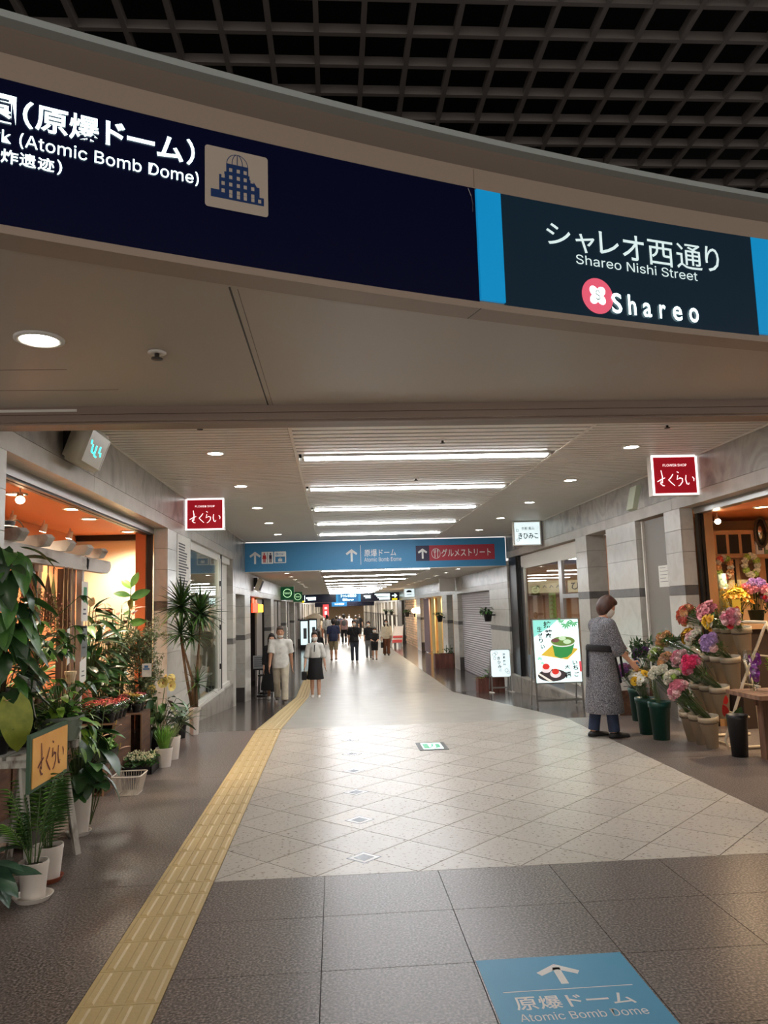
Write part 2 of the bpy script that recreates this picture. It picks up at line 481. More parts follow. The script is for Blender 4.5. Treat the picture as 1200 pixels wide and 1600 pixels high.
# ramp and the far corridor's floor
def strip(x0, x1, pts, zoff=0.0):
    mb = MB(); vs = []
    for y, z in pts: vs += [(x0, y, z+zoff), (x1, y, z+zoff)]
    mb.add(vs, [(2*i, 2*i+1, 2*i+3, 2*i+2) for i in range(len(pts)-1)])
    return mb
prof = [(RY0, 0), (RY1, -D), (125, -D)]
b = strip(-8, 11, prof, -0.03); b.build('subfloor', m_grout, floor)
strip(-0.73, 3.08, prof).build('ramp_paving_light', m_light_floor, floor)
strip(-1.06, -0.73, prof, -0.002).build('ramp_paving_strip', m_light_floor, floor)
strip(-5.0, -1.06, prof).build('ramp_paving_dark', m_dark_floor, floor)
strip(3.08, 8.5, prof).build('ramp_paving_dark', m_dark_floor, floor)

# ---------------------------------------------------------------- ceiling of the near corridor
ZC = 3.25
cb = MB(); cb.box(XL-1.6, XR+1.6, 4.95, 19.35, ZC+0.06, ZC+0.12)
ceiling = structure(cb.build('ceiling', mat('ceiling_gap', (22, 20, 19), 0.9)))
SX0, SX1 = -0.39, 2.56
light_y = [8.58, 10.86, 13.14, 15.42, 17.70]
light_y_pre = [6.30]
def slat_mesh(w, d, material):
    mb = MB(); mb.box(-w/2, w/2, -d/2, d/2, 0, 0.03); return mb.mesh('ceiling_slat', material)
sm_c = slat_mesh(SX1-SX0-0.03, 0.118, m_slat)
y = 5.05
while y < 19.25:
    if all(abs(y-ly) > 0.125 for ly in light_y+light_y_pre):
        obj('ceiling_slat', sm_c, ceiling, ((SX0+SX1)/2, y, ZC))
    y += 0.163
for x0, x1 in ((XL+0.01, SX0-0.02), (SX1+0.02, XR-0.01)):
    w = x1-x0
    mb = MB(); mb.box(-w/2, w/2, -0.043, 0.043, 0, 0.02); me = mb.mesh('ceiling_slat', m_slat_side)
    y = 5.0
    while y < 19.28:
        obj('ceiling_slat', me, ceiling, ((x0+x1)/2, y, ZC)); y += 0.118
for x in (SX0, SX1):
    mb = MB(); mb.box(x-0.016, x+0.016, 4.95, 19.3, ZC-0.006, ZC+0.05); mb.build('ceiling_trim', m_white_panel, ceiling)
for x0, x1 in ((XL, XL+0.02), (XR-0.02, XR)):
    mb = MB(); mb.box(x0, x1, 4.95, 19.3, ZC-0.012, ZC+0.05); mb.build('ceiling_trim', m_white_panel, ceiling)
# far corridor ceiling
ZF = ZC-D
fc = MB(); fc.box(SX1, XR+0.3, 19.3, 60, ZF, ZF+0.1); fc.box(XL-0.3, SX0, 19.3, 60, ZF, ZF+0.1); fc.box(SX0, SX1, 19.3, 60, ZF+0.05, ZF+0.1)
fc.box(XL-0.3, XR+0.3, 60, 125, ZF, ZF+0.1)
for x in (SX0, SX1): fc.box(x-0.02, x+0.02, 19.3, FARY, ZF-0.005, ZF+0.06)
fceil = structure(fc.build('ceiling_far', m_white_panel))
mb = MB(); mb.box(-(SX1-SX0)/2+0.02, (SX1-SX0)/2-0.02, -0.31, 0.31, 0, 0.03); fs_me = mb.mesh('ceiling_panel', mat('ceiling_panel_matte', (196, 190, 180), 0.85, spec=0.1))
far_ly = [19.9+3.4*k for k in range(10)]
y = 20.25
for i in range(9):
    for q in (0.68, 1.36, 2.04, 2.72): obj('ceiling_panel', fs_me, fceil, ((SX0+SX1)/2, far_ly[i]+q, ZF))
# ceiling light strips
m_strip = emit_mat('light_strip_diffuser', (250, 252, 255), STRIP_L)
sl = MB(); sl.box(-1.39, 1.39, -0.065, 0.065, -0.022, 0.0); sl_me = sl.mesh('diffuser', m_strip)
sf = MB(); sf.box(-1.42, 1.42, -0.078, -0.066, -0.004, 0.04); sf.box(-1.42, 1.42, 0.066, 0.078, -0.004, 0.04); sf.box(-1.42, -1.39, -0.066, 0.066, -0.022, 0.04); sf.box(1.39, 1.42, -0.066, 0.066, -0.022, 0.04); sf_me = sf.mesh('housing', m_white_panel)
ordn = ['first', 'second', 'third', 'fourth', 'fifth', 'sixth', 'seventh', 'eighth', 'ninth', 'tenth', 'eleventh', 'twelfth', 'thirteenth', 'fourteenth']
def light_strip(y, z, label, group):
    t = thing('ceiling_light', label, 'ceiling light', ((SX0+SX1)/2, y, z), 0, group)
    obj('housing', sf_me, t); obj('diffuser', sl_me, t)
for i, y in enumerate(light_y_pre+light_y):
    if i == 0: light_strip(y, ZC, 'long white ceiling light strip hidden above the steel shutter beam', 'light strips of the near ceiling')
    else: light_strip(y, ZC, 'long white ceiling light strip before the blue bulkhead sign, %s from the beam' % ordn[i-1], 'light strips of the near ceiling')
for i, y in enumerate(far_ly): light_strip(y, ZF, 'long white light strip beyond the blue bulkhead sign, %s behind it' % ordn[i], 'light strips of the far ceiling')
# downlights
m_dl = emit_mat('downlight_lens', (255, 246, 232), DOWN_L)
dlr = MB(); dlr.lathe([(0.105, 0.02), (0.105, -0.006), (0.083, -0.009), (0.080, 0.0)], 24); dlr_me = dlr.mesh('trim_ring', m_white_metal, True)
dll = MB(); dll.lathe([(0.084, -0.003), (0.001, -0.0045)], 20); dll_me = dll.mesh('lens', m_dl, True)
def downlight(x, y, z, label, group, power=14, color=(1, 0.93, 0.84), s=1.0):
    t = thing('downlight', label, 'downlight', (x, y, z), 0, group)
    a = obj('trim_ring', dlr_me, t); l = obj('lens', dll_me, t)
    if s != 1: t.scale = (s, s, s)
    if power > 0:
        sp = spot_light('downlight_lamp', (0, 0, -0.03), power, color, 110, 0.8); sp.parent = t
    return t
for i, y in enumerate((8.25, 10.5, 12.78, 15.08, 17.4)):
    downlight(-1.25, y, ZC, 'round downlight on the left side of the near ceiling, %s from the beam' % ordn[i], 'downlights of the near ceiling', 16)
    downlight(3.35, y, ZC, 'round downlight on the right side of the near ceiling, %s from the beam' % ordn[i], 'downlights of the near ceiling', 16)
for i in range(7):
    y = 20.6+2.28*i
    downlight(-1.25, y, ZF, 'round downlight left of the far light strips, %s behind the blue sign' % ordn[i], 'downlights of the far ceiling', 0)
    downlight(3.35, y, ZF, 'round downlight right of the far light strips, %s behind the blue sign' % ordn[i], 'downlights of the far ceiling', 0)
# sprinklers / sensors
m_sens = mat('sensor_dark', (60, 54, 50), 0.5)
def sprinkler(x, y, z, label):
    t = thing('sprinkler_head', label, 'sprinkler', (x, y, z), 0, 'sprinkler heads in the ceilings')
    a = MB(); a.lathe([(0.045, 0.0), (0.045, -0.006), (0.02, -0.008)], 16); a.build('escutcheon', m_white_metal, t, True, False)
    b = MB(); b.lathe([(0.012, -0.006), (0.012, -0.03), (0.028, -0.032), (0.028, -0.036), (0.001, -0.037)], 12); b.build('deflector', m_sens, t, True, False)
sprinkler(-0.84, 3.69, 2.818, 'small sprinkler head in the beige soffit right of the lamp')
sprinkler(1.15, 7.75, ZC, 'small sprinkler head in the slat ceiling just before the first strip')
sprinkler(1.12, 10.1, ZC, 'small sprinkler head in the slat ceiling between first and second strips')
sprinkler(-1.2, 7.0, ZC, 'small sprinkler head in the left ribbed ceiling near the beam')
sprinkler(3.3, 7.2, ZC, 'small sprinkler head in the right ribbed ceiling near the beam')

# ---------------------------------------------------------------- shutter beam, soffit, curved fascia, louver ceiling
bm_ = MB(); bm_.box(-8, 11, 4.70, 4.98, 2.775, 2.84); bm_.box(-8, 11, 4.72, 4.96, 2.735, 2.776); bm_.box(-8, 11, 4.76, 4.79, 2.725, 2.736)
beam = structure(bm_.build('trim_1', m_beam)); 
mb = MB(); mb.box(-2.02, -1.55, 4.694, 4.702, 2.79, 2.806); mb.build('name_plate', m_white_panel, beam)
bw = MB(); bw.box(-8, 11, 4.9, 4.98, 2.84, 4.2); structure(bw.build('wall_over_beam', m_fascia))
FC, FR = (7.37, -17.03), 21.262
def arc(u, r=FR):
    """point on the fascia: u = arc length from x=0"""
    t0 = math.asin((0-FC[0])/FR); t = t0+u/FR
    return FC[0]+r*math.sin(t), FC[1]+r*math.cos(t)
def fmap(u, z, d=0.0):
    x, y = arc(u, FR-0.003-d); return Vector((x, y, z))
def sweep(prof, u0, u1, n=60, closed=True):
    """prof [(dr, z)] swept along the fascia arc"""
    mb = MB(); vs = []
    k = len(prof)
    for i in range(n+1):
        u = u0+(u1-u0)*i/n
        for dr, z in prof:
            x, y = arc(u, FR+dr); vs.append((x, y, z))
    fs = []
    for i in range(n):
        for j in range(k if closed else k-1):
            a, b2 = i*k+j, i*k+(j+1) % k
            fs.append((a, b2, b2+k, a+k))
    if closed: fs += [tuple(range(k-1, -1, -1)), tuple(n*k+j for j in range(k))]
    mb.add(vs, fs); return mb
# soffit: plate behind the fascia lip, up to the beam
so = MB(); vs = []; n = 60
for i in range(n+1):
    u = -6.5+14.5*i/n; x, y = arc(u, FR+0.135)
    vs += [(x, y, 2.82), (x, 4.72, 2.82), (x, y, 2.90), (x, 4.72, 2.90)]
fs = []
for i in range(n):
    a = 4*i; fs += [(a, a+1, a+5, a+4), (a+2, a+6, a+7, a+3), (a, a+4, a+6, a+2)]
so.add(vs, fs); soffit = structure(so.build('ceiling_soffit', m_soffit))
mb = MB(); mb.box(-0.392, -0.384, 2.93, 4.70, 2.8185, 2.8205); mb.build('soffit_joint', m_dark, soffit)
mb = MB(); mb.box(-0.360, -0.357, 2.95, 4.70, 2.8187, 2.8205); mb.build('soffit_joint', m_cornice, soffit)
mb = MB(); mb.box(-2.2, -1.36, 3.955, 3.96, 2.8187, 2.8205); mb.box(-2.3, -1.2, 4.33, 4.335, 2.8187, 2.8205); mb.build('soffit_hatch_seam', m_cornice, soffit)
fas = sweep([(0.0, 2.815), (0.125, 2.815), (0.125, 3.46), (0.0, 3.46), (0.0, 3.366), (0.02, 3.366), (0.02, 2.845), (0.0, 2.845)], -6.5, 8.0)
fascia = structure(fas.build('wall_fascia', m_fascia))
sweep([(0.035, 3.46), (0.125, 3.46), (0.125, 3.60), (0.035, 3.60)], -6.5, 8.0).build('cornice', m_cornice, fascia)
sweep([(-0.012, 3.585), (0.10, 3.585), (0.10, 3.612), (-0.012, 3.612)], -6.5, 8.0).build('cornice_trim', m_trim, fascia)
mb = sweep([(-0.001, 2.8145), (0.12, 2.8145), (0.12, 2.8151), (-0.001, 2.8151)], 0.693, 0.698, 1); mb.build('lip_joint', m_dark, fascia)
mb = sweep([(-0.0008, 3.37), (0.01, 3.37), (0.01, 3.455), (-0.0008, 3.455)], 0.688, 0.691, 1); mb.build('lip_joint', m_cornice, fascia)
# wall above the cornice, louver grid and the dark void over it
vd = MB(); vd.box(-8, 11, -4, 5.0, 4.75, 4.8); void = structure(vd.build('ceiling_void', m_black))
gr = MB(); gr.box(-8, 11, 4.9, 4.96, 4.2, 4.8); structure(gr.build('wall_over_louver', m_black))
lv = structure(MB().box(-8, 11, -4, -3.98, 3.98, 4.75).build('ceiling_louver', m_black))
mb = MB(); mb.box(-0.011, 0.011, -3.0, 3.0, 0, 0.045); colm = mb.mesh('louver_blade', m_grid)
mb = MB(); mb.box(-6.0, 6.0, -0.011, 0.011, 0.001, 0.044); rowm = mb.mesh('louver_blade', m_grid)
for k in range(-24, 36): obj('louver_blade', colm, lv, (-0.229+0.2015*k, 2.0, 4.0))
for k in range(-18, 11): obj('louver_blade', rowm, lv, (1.0, 2.836+0.195*k, 4.0))
downlight(-1.33, 3.50, 2.818, 'big bright round downlight in the beige soffit over the flower shop corner', 'soffit lamp', 22, (1, 0.9, 0.8), 1.05)
sl2 = thing('downlight', 'unseen round downlight added to the right soffit for a warm floor glow', 'downlight', (3.6, 4.25, 2.818), 0, 'soffit lamp')
obj('trim_ring', dlr_me, sl2); obj('lens', dll_me, sl2)
sp = spot_light('downlight_lamp', (0, 0, -0.03), 22, (1, 0.9, 0.8), 110, 0.8); sp.parent = sl2  # unseen lamp, added for the warm glow on the floor at right

# ---------------------------------------------------------------- corridor side walls
ROWS = [-0.30, 0.0, 0.45, 1.03, 1.59, 1.71, 2.13, 2.41, 2.68]
def pillar(wall, side, y0, y1, zoff, depth, rows=None, front=True, ny=True, dark_base=True):
    """stone-clad pier: every facing tile its own piece"""
    s = -1 if side == 'L' else 1; xw = XL if side == 'L' else XR
    zb = min(floor_z(y0), floor_z(y1))-0.02
    zs = [z+zoff for z in (rows or ROWS)]; zs = [z for z in zs if z > zb+0.1]; zs = [zb]+zs
    x_a, x_b = xw+s*0.014, xw+s*max(depth, 0.1)
    mb = MB(); mb.box(min(x_a, x_b), max(x_a, x_b), y0+0.014, y1-0.004, zb, zs[-1]); mb.build('pillar', m_joint, wall)
    g = 0.005
    band = 1.59+zoff
    for i in range(len(zs)-1):
        za, zt = zs[i]+(g/2 if i else 0), zs[i+1]-g/2
        is_band = abs(zs[i]-band) < 0.02
        if front:
            # long faces break into pieces of about a metre
            k = max(1, int(round((y1-y0)/1.25)))
            for q in range(k):
                ya, yb = y0+(y1-y0)*q/k+g/2*(q > 0), y0+(y1-y0)*(q+1)/k-g/2*(q < k-1)
                t = MB(); t.box(min(xw, xw+s*0.016), max(xw, xw+s*0.016), ya, yb, za, zt)
                t.build('tile', m_tile_band if is_band else m_tile, wall)
        if ny:
            t = MB(); t.box(min(xw+s*0.018, xw+s*depth), max(xw+s*0.018, xw+s*depth), y0, y0+0.016, za, zt)
            t.build('tile', m_tile_band if is_band else (m_tile_base if (dark_base and i == 0 and zoff < 0) else m_tile), wall)
def header(wall, side, y0, y1, z0, z1, depth=0.32, band=0.15):
    s = -1 if side == 'L' else 1; xw = XL if side == 'L' else XR
    a, b = sorted((xw, xw+s*depth))
    n = max(1, int(round((y1-y0)/2.6)))
    for q in range(n):
        ya, yb = y0+(y1-y0)*q/n, y0+(y1-y0)*(q+1)/n-0.005
        mb = MB(); mb.box(a, b, ya, yb, z0+band+0.004, z1); mb.build('stone_panel', m_marble, wall)
        mb = MB(); mb.box(a, b, ya, yb, z0, z0+band); mb.build('lintel_stone', m_lintel, wall)
def wall_root(name, side):
    s = -1 if side == 'L' else 1; xw = XL if side == 'L' else XR
    a, b = sorted((xw+s*0.33, xw+s*0.37))
    mb = MB(); mb.box(a, b, 4.75, 19.3, 2.70, 3.4); mb.box(a, b, 19.3, 60, 1.98, 2.7)
    return structure(mb.build(name, m_joint))
WL, WR = wall_root('wall_left', 'L'), wall_root('wall_right', 'R')
# left
header(WL, 'L', 4.75, 16.95, 2.68, ZC); header(WL, 'L', 16.95, 19.3, 1.94, ZC); header(WL, 'L', 19.3, 60, 1.94, ZF)
pillar(WL, 'L', 4.78, 5.28, 0, 0.32)
pillar(WL, 'L', 10.36, 12.0, 0, 0.18)
for a, b, dp in ((16.95, 17.4, 0.24), (19.17, 20.41, 0.24), (27.0, 28.23, 0.24), (35.08, 36.09, 0.3), (42.2, 43.15, 0.3), (49.0, 52.0, 0.3)):
    pillar(WL, 'L', a, b, -0.74, dp)
# right
header(WR, 'R', 4.75, 19.2, 2.68, ZC); header(WR, 'R', 19.2, 60, 1.94, ZF)
pillar(WR, 'R', 9.35, 9.82, 0, 0.17); pillar(WR, 'R', 10.8, 12.01, 0, 0.12); pillar(WR, 'R', 12.99, 13.59, 0, 0.36)
for a, b, dp in ((19.2, 21.55, 0.18), (27.29, 28.41, 0.22), (29.92, 31.3, 0.22), (39.4, 41.2, 0.25), (50.6, 52.0, 0.3)):
    pillar(WR, 'R', a, b, -0.74, dp)
# backs of the shallow recesses
def backing(wall, side, y0, y1, z0, z1, dx, material, th=0.05, name='recess_panel'):
    s = -1 if side == 'L' else 1; xw = XL if side == 'L' else XR
    a, b = sorted((xw+s*dx, xw+s*(dx+th))); mb = MB(); mb.box(a, b, y0, y1, z0, z1); return mb.build(name, material, wall)
m_recess = mat('recess_brown', (108, 98, 90), 0.6)
backing(WR, 'R', 12.01, 12.99, -0.3, 2.68, 0.36, m_recess)
backing(WL, 'L', 17.4, 19.17, -0.8, 1.94, 0.26, m_recess)
backing(WR, 'R', 28.41, 29.92, -0.8, 1.94, 0.24, m_recess)
for a in (0.0,):
    mb = MB(); mb.box(XL-0.06, XL-0.001, 12.0, 16.95, -0.5, 0.02); mb.build('base_stone', m_marble, WL)
    mb = MB(); mb.box(XR+0.001, XR+0.16, 13.59, 19.2, -0.75, -0.2); mb.build('base_stone', m_marble, WR)
# stone sill strip of the right window, light line
mb = MB(); mb.box(XR-0.0, XR+0.16, 13.6, 19.18, -0.2, -0.17); mb.build('sill', m_lintel, WR)
# far end: corridor carries on past the crossing
fe = MB(); fe.box(XL-0.3, XR+0.3, 124, 124.2, -D-0.1, ZF+0.2); structure(fe.build('wall_end', mat('far_wall', (150, 130, 105), 0.7)))
for side, w in (('L', WL), ('R', WR)):
    y = 54.0; k = 0
    while y < 118:
        pillar(w, side, y, y+1.6, -0.74, 0.3, rows=[-0.3, 1.59, 1.71, 2.68]); y += 4.3
    s = -1 if side == 'L' else 1; xw = XL if side == 'L' else XR
    a, b = sorted((xw, xw+s*0.3)); mb = MB(); mb.box(a, b, 60, 124, 1.94, ZF); mb.build('stone_panel', m_marble, w)
    backing(w, side, 52.0, 124, -0.8, 1.94, 0.8, mat('far_shop_warm', (196, 168, 128), 0.7))

for y in (58, 70, 84, 100, 114): area_light('far_fill_light', ((XL+XR)/2, y, ZF-.06), 3.0, 420, (1, .92, .82), (0, 0, 0), 5.0)  # added fill lights under the ceiling, brightening the far end
pw = MB(); pw.box(-8, XL-0.33, 4.72, 4.78, 0, 2.82); pw.box(XR+0.33, 11, 4.72, 4.78, 0, 2.82); structure(pw.build('wall_plaza', m_marble))
# ================================================================== SHOP ROOMS (behind the wall openings)
m_orange = mat('orange_plaster', (214, 128, 78), 0.75)
m_orange_ceiling = mat('orange_ceiling', (214, 138, 90), 0.6)
m_cream = mat('cream_panel', (246, 230, 190), 0.55)
m_peach = mat('peach_wall', (202, 148, 112), 0.6)
m_curtain = mat('cream_curtain', (222, 212, 188), 0.8)
m_room_floor = mat('shop_floor', (90, 78, 68), 0.5)
def room(name, x0, x1, y0, y1, z0, z1, back, end, ceil, side):
    """open towards the corridor; far end wall and near end wall included"""
    mb = MB()
    if side == 'L': mb.box(x0-0.05, x0, y0, y1, z0, z1)
    else: mb.box(x1, x1+0.05, y0, y1, z0, z1)
    r = structure(mb.build(name, back))
    mb = MB(); mb.box(x0, x1, y1, y1+0.05, z0, z1); mb.build('end_panel', end, r)
    mb = MB(); mb.box(x0, x1, y0-0.05, y0, z0, z1); mb.build('end_panel', back, r)
    mb = MB(); mb.box(x0-0.05, x1+0.05, y0-0.05, y1+0.05, z1, z1+0.05); mb.build('ceiling_panel', ceil, r)
    return r
# left flower shop
rl = room('wall_shop_left', -3.72, XL-0.32, 4.9, 11.4, 0, 2.70, m_orange, m_cream, m_orange_ceiling, 'L')
# orange door-side strip, dark door frame and header track of the left shop
fr = MB(); fr.box(XL-0.30, XL-0.18, 5.28, 10.36, 2.60, 2.685); f_l = structure(fr.build('trim_2', m_chrome))
mb = MB(); mb.box(XL-0.30, XL-0.255, 5.28, 10.36, 2.585, 2.60); mb.build('track', m_dark, f_l)
mb = MB(); mb.box(XL-0.24, XL-0.2, 5.28, 10.36, 2.585, 2.60); mb.build('track', m_dark, f_l)
mb = MB(); mb.box(XL-0.26, XL-0.19, 10.30, 10.36, 0, 2.60); mb.build('jamb', m_dark, f_l)
mb = MB(); mb.box(XL-0.40, XL-0.27, 10.28, 10.36, 0, 2.62); mb.build('jamb', mat('orange_wood', (190, 104, 58), 0.5), f_l)
mb = MB(); mb.box(-3.70, -2.75, 11.30, 11.39, 2.62, 2.70); mb.build('pelmet', m_dark, rl)
warm = (1.0, 0.84, 0.64)
m_dlw = emit_mat('downlight_lens_warm', (255, 214, 160), 22)
dlw = MB(); dlw.lathe([(0.084, -0.003), (0.001, -0.0045)], 18); dlw_me = dlw.mesh('lens', m_dlw, True)
def warm_light(x, y, z, label, power, group='lamps of the left flower shop', col=warm, ang=115):
    t = thing('downlight', label, 'downlight', (x, y, z), 0, group)
    obj('trim_ring', dlr_me, t); obj('lens', dlw_me, t)
    sp = spot_light('downlight_lamp', (0, 0, -0.04), power, col, ang, 0.9); sp.parent = t
for i, (x, y) in enumerate(((-2.85, 6.3), (-2.95, 7.3), (-2.8, 8.4), (-2.9, 9.3), (-2.85, 10.85))):
    warm_light(x, y, 2.695, 'warm round lamp in the orange shop ceiling, %s from the near pillar' % ordn[i], 100 if i < 4 else 120, 'lamps of the left flower shop', warm if i < 4 else (1, .92, .78), 115 if i < 4 else 150)
# wall washers along the back: little track spots
def track_spot(x, y, z, label, power, aim, group, col=warm):
    t = thing('track_spotlight', label, 'spotlight', (x, y, z), 0, group)
    a = MB(); a.tube([(0, 0, 0), (0, 0, -0.06)], 0.008, 6); a.build('stem', m_white_metal, t, False, False)
    d = Vector(aim).normalized(); p = Vector((0, 0, -0.09))
    b = MB(); b.tube([p-d*0.05, p+d*0.05], [0.03, 0.042], 12); b.build('lamp_head', m_white_metal, t, False, False)
    c = MB(); c.tube([p+d*0.051, p+d*0.053], 0.036, 12); c.build('lamp_glow', emit_mat('spot_glow', (255, 226, 180), 60), t, False, False)
    sp = spot_light('spot_lamp', p+d*0.07, power, col, 70, 0.8, d.to_track_quat('-Z', 'Y').to_euler()); sp.parent = t
for i, y in enumerate((6.6, 7.5, 8.4, 9.3, 10.2)):
    track_spot(-3.42, y, 2.69, 'small track spotlight washing the orange wall, %s from the near end' % ordn[i], 50, (-0.28, 0, -1), 'track spotlights on the orange wall')
track_spot(-2.75, 6.9, 2.69, 'bright track spotlight aimed at the visitor beside the round lamps', 16, (0.35, -0.8, -0.55), 'track spotlights on the orange wall')
# right flower shop
rr_ = room('wall_shop_right', XR+0.32, 7.2, 4.9, 10.9, 0, 2.66, mat('tan_wall', (206, 166, 118), 0.6), mat('tan_end_wall', (206, 166, 118), 0.6), m_orange_ceiling, 'R')
fr = MB(); fr.box(XR+0.18, XR+0.30, 5.0, 9.35, 2.60, 2.685); f_r = structure(fr.build('trim_3', m_chrome))
mb = MB(); mb.box(XR+0.19, XR+0.215, 9.27, 9.35, 0, 2.62); mb.box(XR+0.235, XR+0.26, 9.27, 9.35, 0, 2.62); mb.build('jamb', m_dark, f_r)
mb = MB(); mb.box(XR+0.27, XR+0.38, 9.27, 9.38, 0, 2.64); mb.build('jamb', mat('tan_wood', (178, 132, 88), 0.5), f_r)
for i, (x, y) in enumerate(((5.3, 6.4), (5.3, 7.8), (5.35, 9.2), (6.3, 8.6))):
    warm_light(x, y, 2.655, 'warm round lamp in the right flower shop ceiling, %s from the near end' % ordn[i], 150, 'lamps of the right flower shop', (1.0, 0.78, 0.52))
track_spot(5.05, 9.75, 2.65, 'pair-end track spotlight glowing near the right shop jamb', 16, (-0.3, -0.8, -0.5), 'track spotlights of the right flower shop', (1.0, 0.7, 0.42))
track_spot(4.92, 9.72, 2.65, 'smaller track spotlight nearest the dark jamb of the right shop', 8, (-0.3, -0.8, -0.5), 'track spotlights of the right flower shop', (1.0, 0.7, 0.42))
track_spot(5.72, 8.9, 2.65, 'bright track spotlight in front of the oval mirror', 16, (-0.4, -0.8, -0.5), 'track spotlights of the right flower shop', (1.0, 0.7, 0.42))
# grey service door in the right recess
dr = MB(); dr.box(XR+0.09, XR+0.13, 9.82, 10.79, -0.05, 2.66); door1 = structure(dr.build('door_1', mat('grey_door', (128, 122, 114), 0.45)))
mb = MB(); mb.box(XR+0.06, XR+0.09, 10.70, 10.74, 0, 2.66); mb.build('door_edge', m_white_panel, door1)
mb = MB(); mb.cbox((XR+0.07, 9.95, 1.02), (0.03, 0.05, 0.12)); mb.build('door_handle', m_chrome, door1)
m_paper = mat('paper_white', (222, 220, 212), 0.7)
m_ink = mat('ink_grey', (96, 96, 100), 0.8)
def notice(name, label, x, y0, y1, z0, z1, side, lines=7, ink=m_ink, paper=m_paper, head=None):
    """sheet of paper on a side wall"""
    s = 1 if side == 'L' else -1
    t = thing(name, label, 'notice', (x, (y0+y1)/2, z0))
    mb = MB(); mb.box(min(x, x+s*0.003), max(x, x+s*0.003), y0, y1, z0, z1); mb.build('sheet', paper, t)
    pm = plane_map((x+s*0.004, y0 if side == 'L' else y1, z0), (0, s, 0), (0, 0, 1), 0.001)
    w, h = y1-y0, z1-z0; sh = []
    rnd = random.Random(int(y0*100))
    for i in range(lines):
        v = h*(0.9-0.8*i/lines); sh.append(rect(w*0.1, w*(0.5+0.4*rnd.random()), v-h*0.02, v))
    flat_on('print', sh, pm, ink, t)
    return t
notice('notice_sheet', 'white notice sheet taped on the grey service door', XR+0.088, 9.87, 10.3, 1.71, 2.0, 'R', 5)
notice('notice_sheet', 'small white slip on the grey door below the larger sheet', XR+0.088, 9.85, 9.97, 1.33, 1.52, 'R', 3)
notice('wall_poster', 'tall white text poster on the left stone pillar by the glass shopfront', XL+0.004, 10.95, 11.92, 1.55, 2.66, 'L', 22)
# left glass shopfront (third shop)
m_glass = glass_mat('shop_glass', (232, 238, 234), 0.02, 0.05)
wn = MB(); wn.box(XL-0.12, XL-0.06, 12.0, 16.9, 2.55, 2.68); wn.box(XL-0.12, XL-0.06, 12.0, 16.9, 0.02, 0.09)
w1 = structure(wn.build('window_1', m_white_metal))
mb = MB(); mb.box(XL-0.1, XL-0.08, 12.05, 15.2, 0.09, 2.55); mb.build('pane', m_glass, w1)
for y0, y1 in ((15.2, 15.3), (15.42, 15.52), (12.0, 12.05)):
    mb = MB(); mb.box(XL-0.13, XL-0.05, y0, y1, 0.02, 2.6); mb.build('mullion', m_white_metal, w1)
mb = MB(); mb.box(XL-0.1, XL-0.08, 15.3, 15.42, 0.09, 2.55); mb.build('pane', m_glass, w1)
mb = MB(); mb.box(XL-0.14, XL-0.04, 15.52, 15.6, -0.4, 2.68); mb.build('jamb', m_dark, w1)
mb = MB(); mb.box(XL-0.16, XL-0.13, 15.6, 16.95, -0.6, 2.68); mb.build('side_panel', m_white_panel, w1)
for z in (0.5, 1.25, 2.1):
    mb = MB(); mb.cbox((XL-0.04, 15.36, z), (0.03, 0.05, 0.1)); mb.build('hinge', m_dark, w1)
mb = MB(); mb.box(XL-0.02, XL+0.0, 12.0, 15.6, 0.02, 0.07); mb.build('sill', m_white_metal, w1)
rc = room('wall_shop_glass', -3.4, XL-0.33, 12.05, 16.8, 0, 2.7, m_curtain, m_curtain, m_white_panel, 'L')
cu = MB(); vs = []; n = 70
for i in range(n+1):
    y = 12.3+2.9*i/n; x = -2.95+0.035*math.sin(i*1.5); vs += [(x, y, 0.1), (x, y, 2.5)]
cu.add(vs, [(2*i, 2*i+2, 2*i+3, 2*i+1) for i in range(n)])
tag(cu.build('curtain', m_curtain, None, True), 'pale cream curtain hanging behind the left glass shopfront', 'curtain')
area_light('shop_lamp', (-2.9, 14.0, 2.62), 0.5, 24, (1, 0.9, 0.75), (0, 0, 0), 2.0)
# wire chair glimpsed behind the glass
t = thing('wire_chair', 'pale wire chair glimpsed behind the left glass shopfront', 'chair', (-2.50, 14.55, 0.0))
mb = MB(); mb.box(-0.2, 0.2, -0.2, 0.2, 0.40, 0.43); mb.build('seat', m_white_panel, t, False, False)
mb = MB(); mb.tube([(-0.18, -0.2, 0.42), (-0.2, -0.19, 0.7), (-0.19, 0, 0.78), (-0.2, 0.19, 0.7), (-0.18, 0.2, 0.42)], 0.012, 6)
for k in range(5): mb.tube([(-0.18, -0.14+0.07*k, 0.42), (-0.2, -0.14+0.07*k, 0.72)], 0.006, 5)
mb.build('backrest', m_chrome, t, False, False)
for sx in (-1, 1):
    for sy in (-1, 1):
        mb = MB(); mb.tube([(sx*0.17, sy*0.17, 0.40), (sx*0.2, sy*0.2, 0)], 0.012, 6); mb.build('leg', m_chrome, t, False, False)
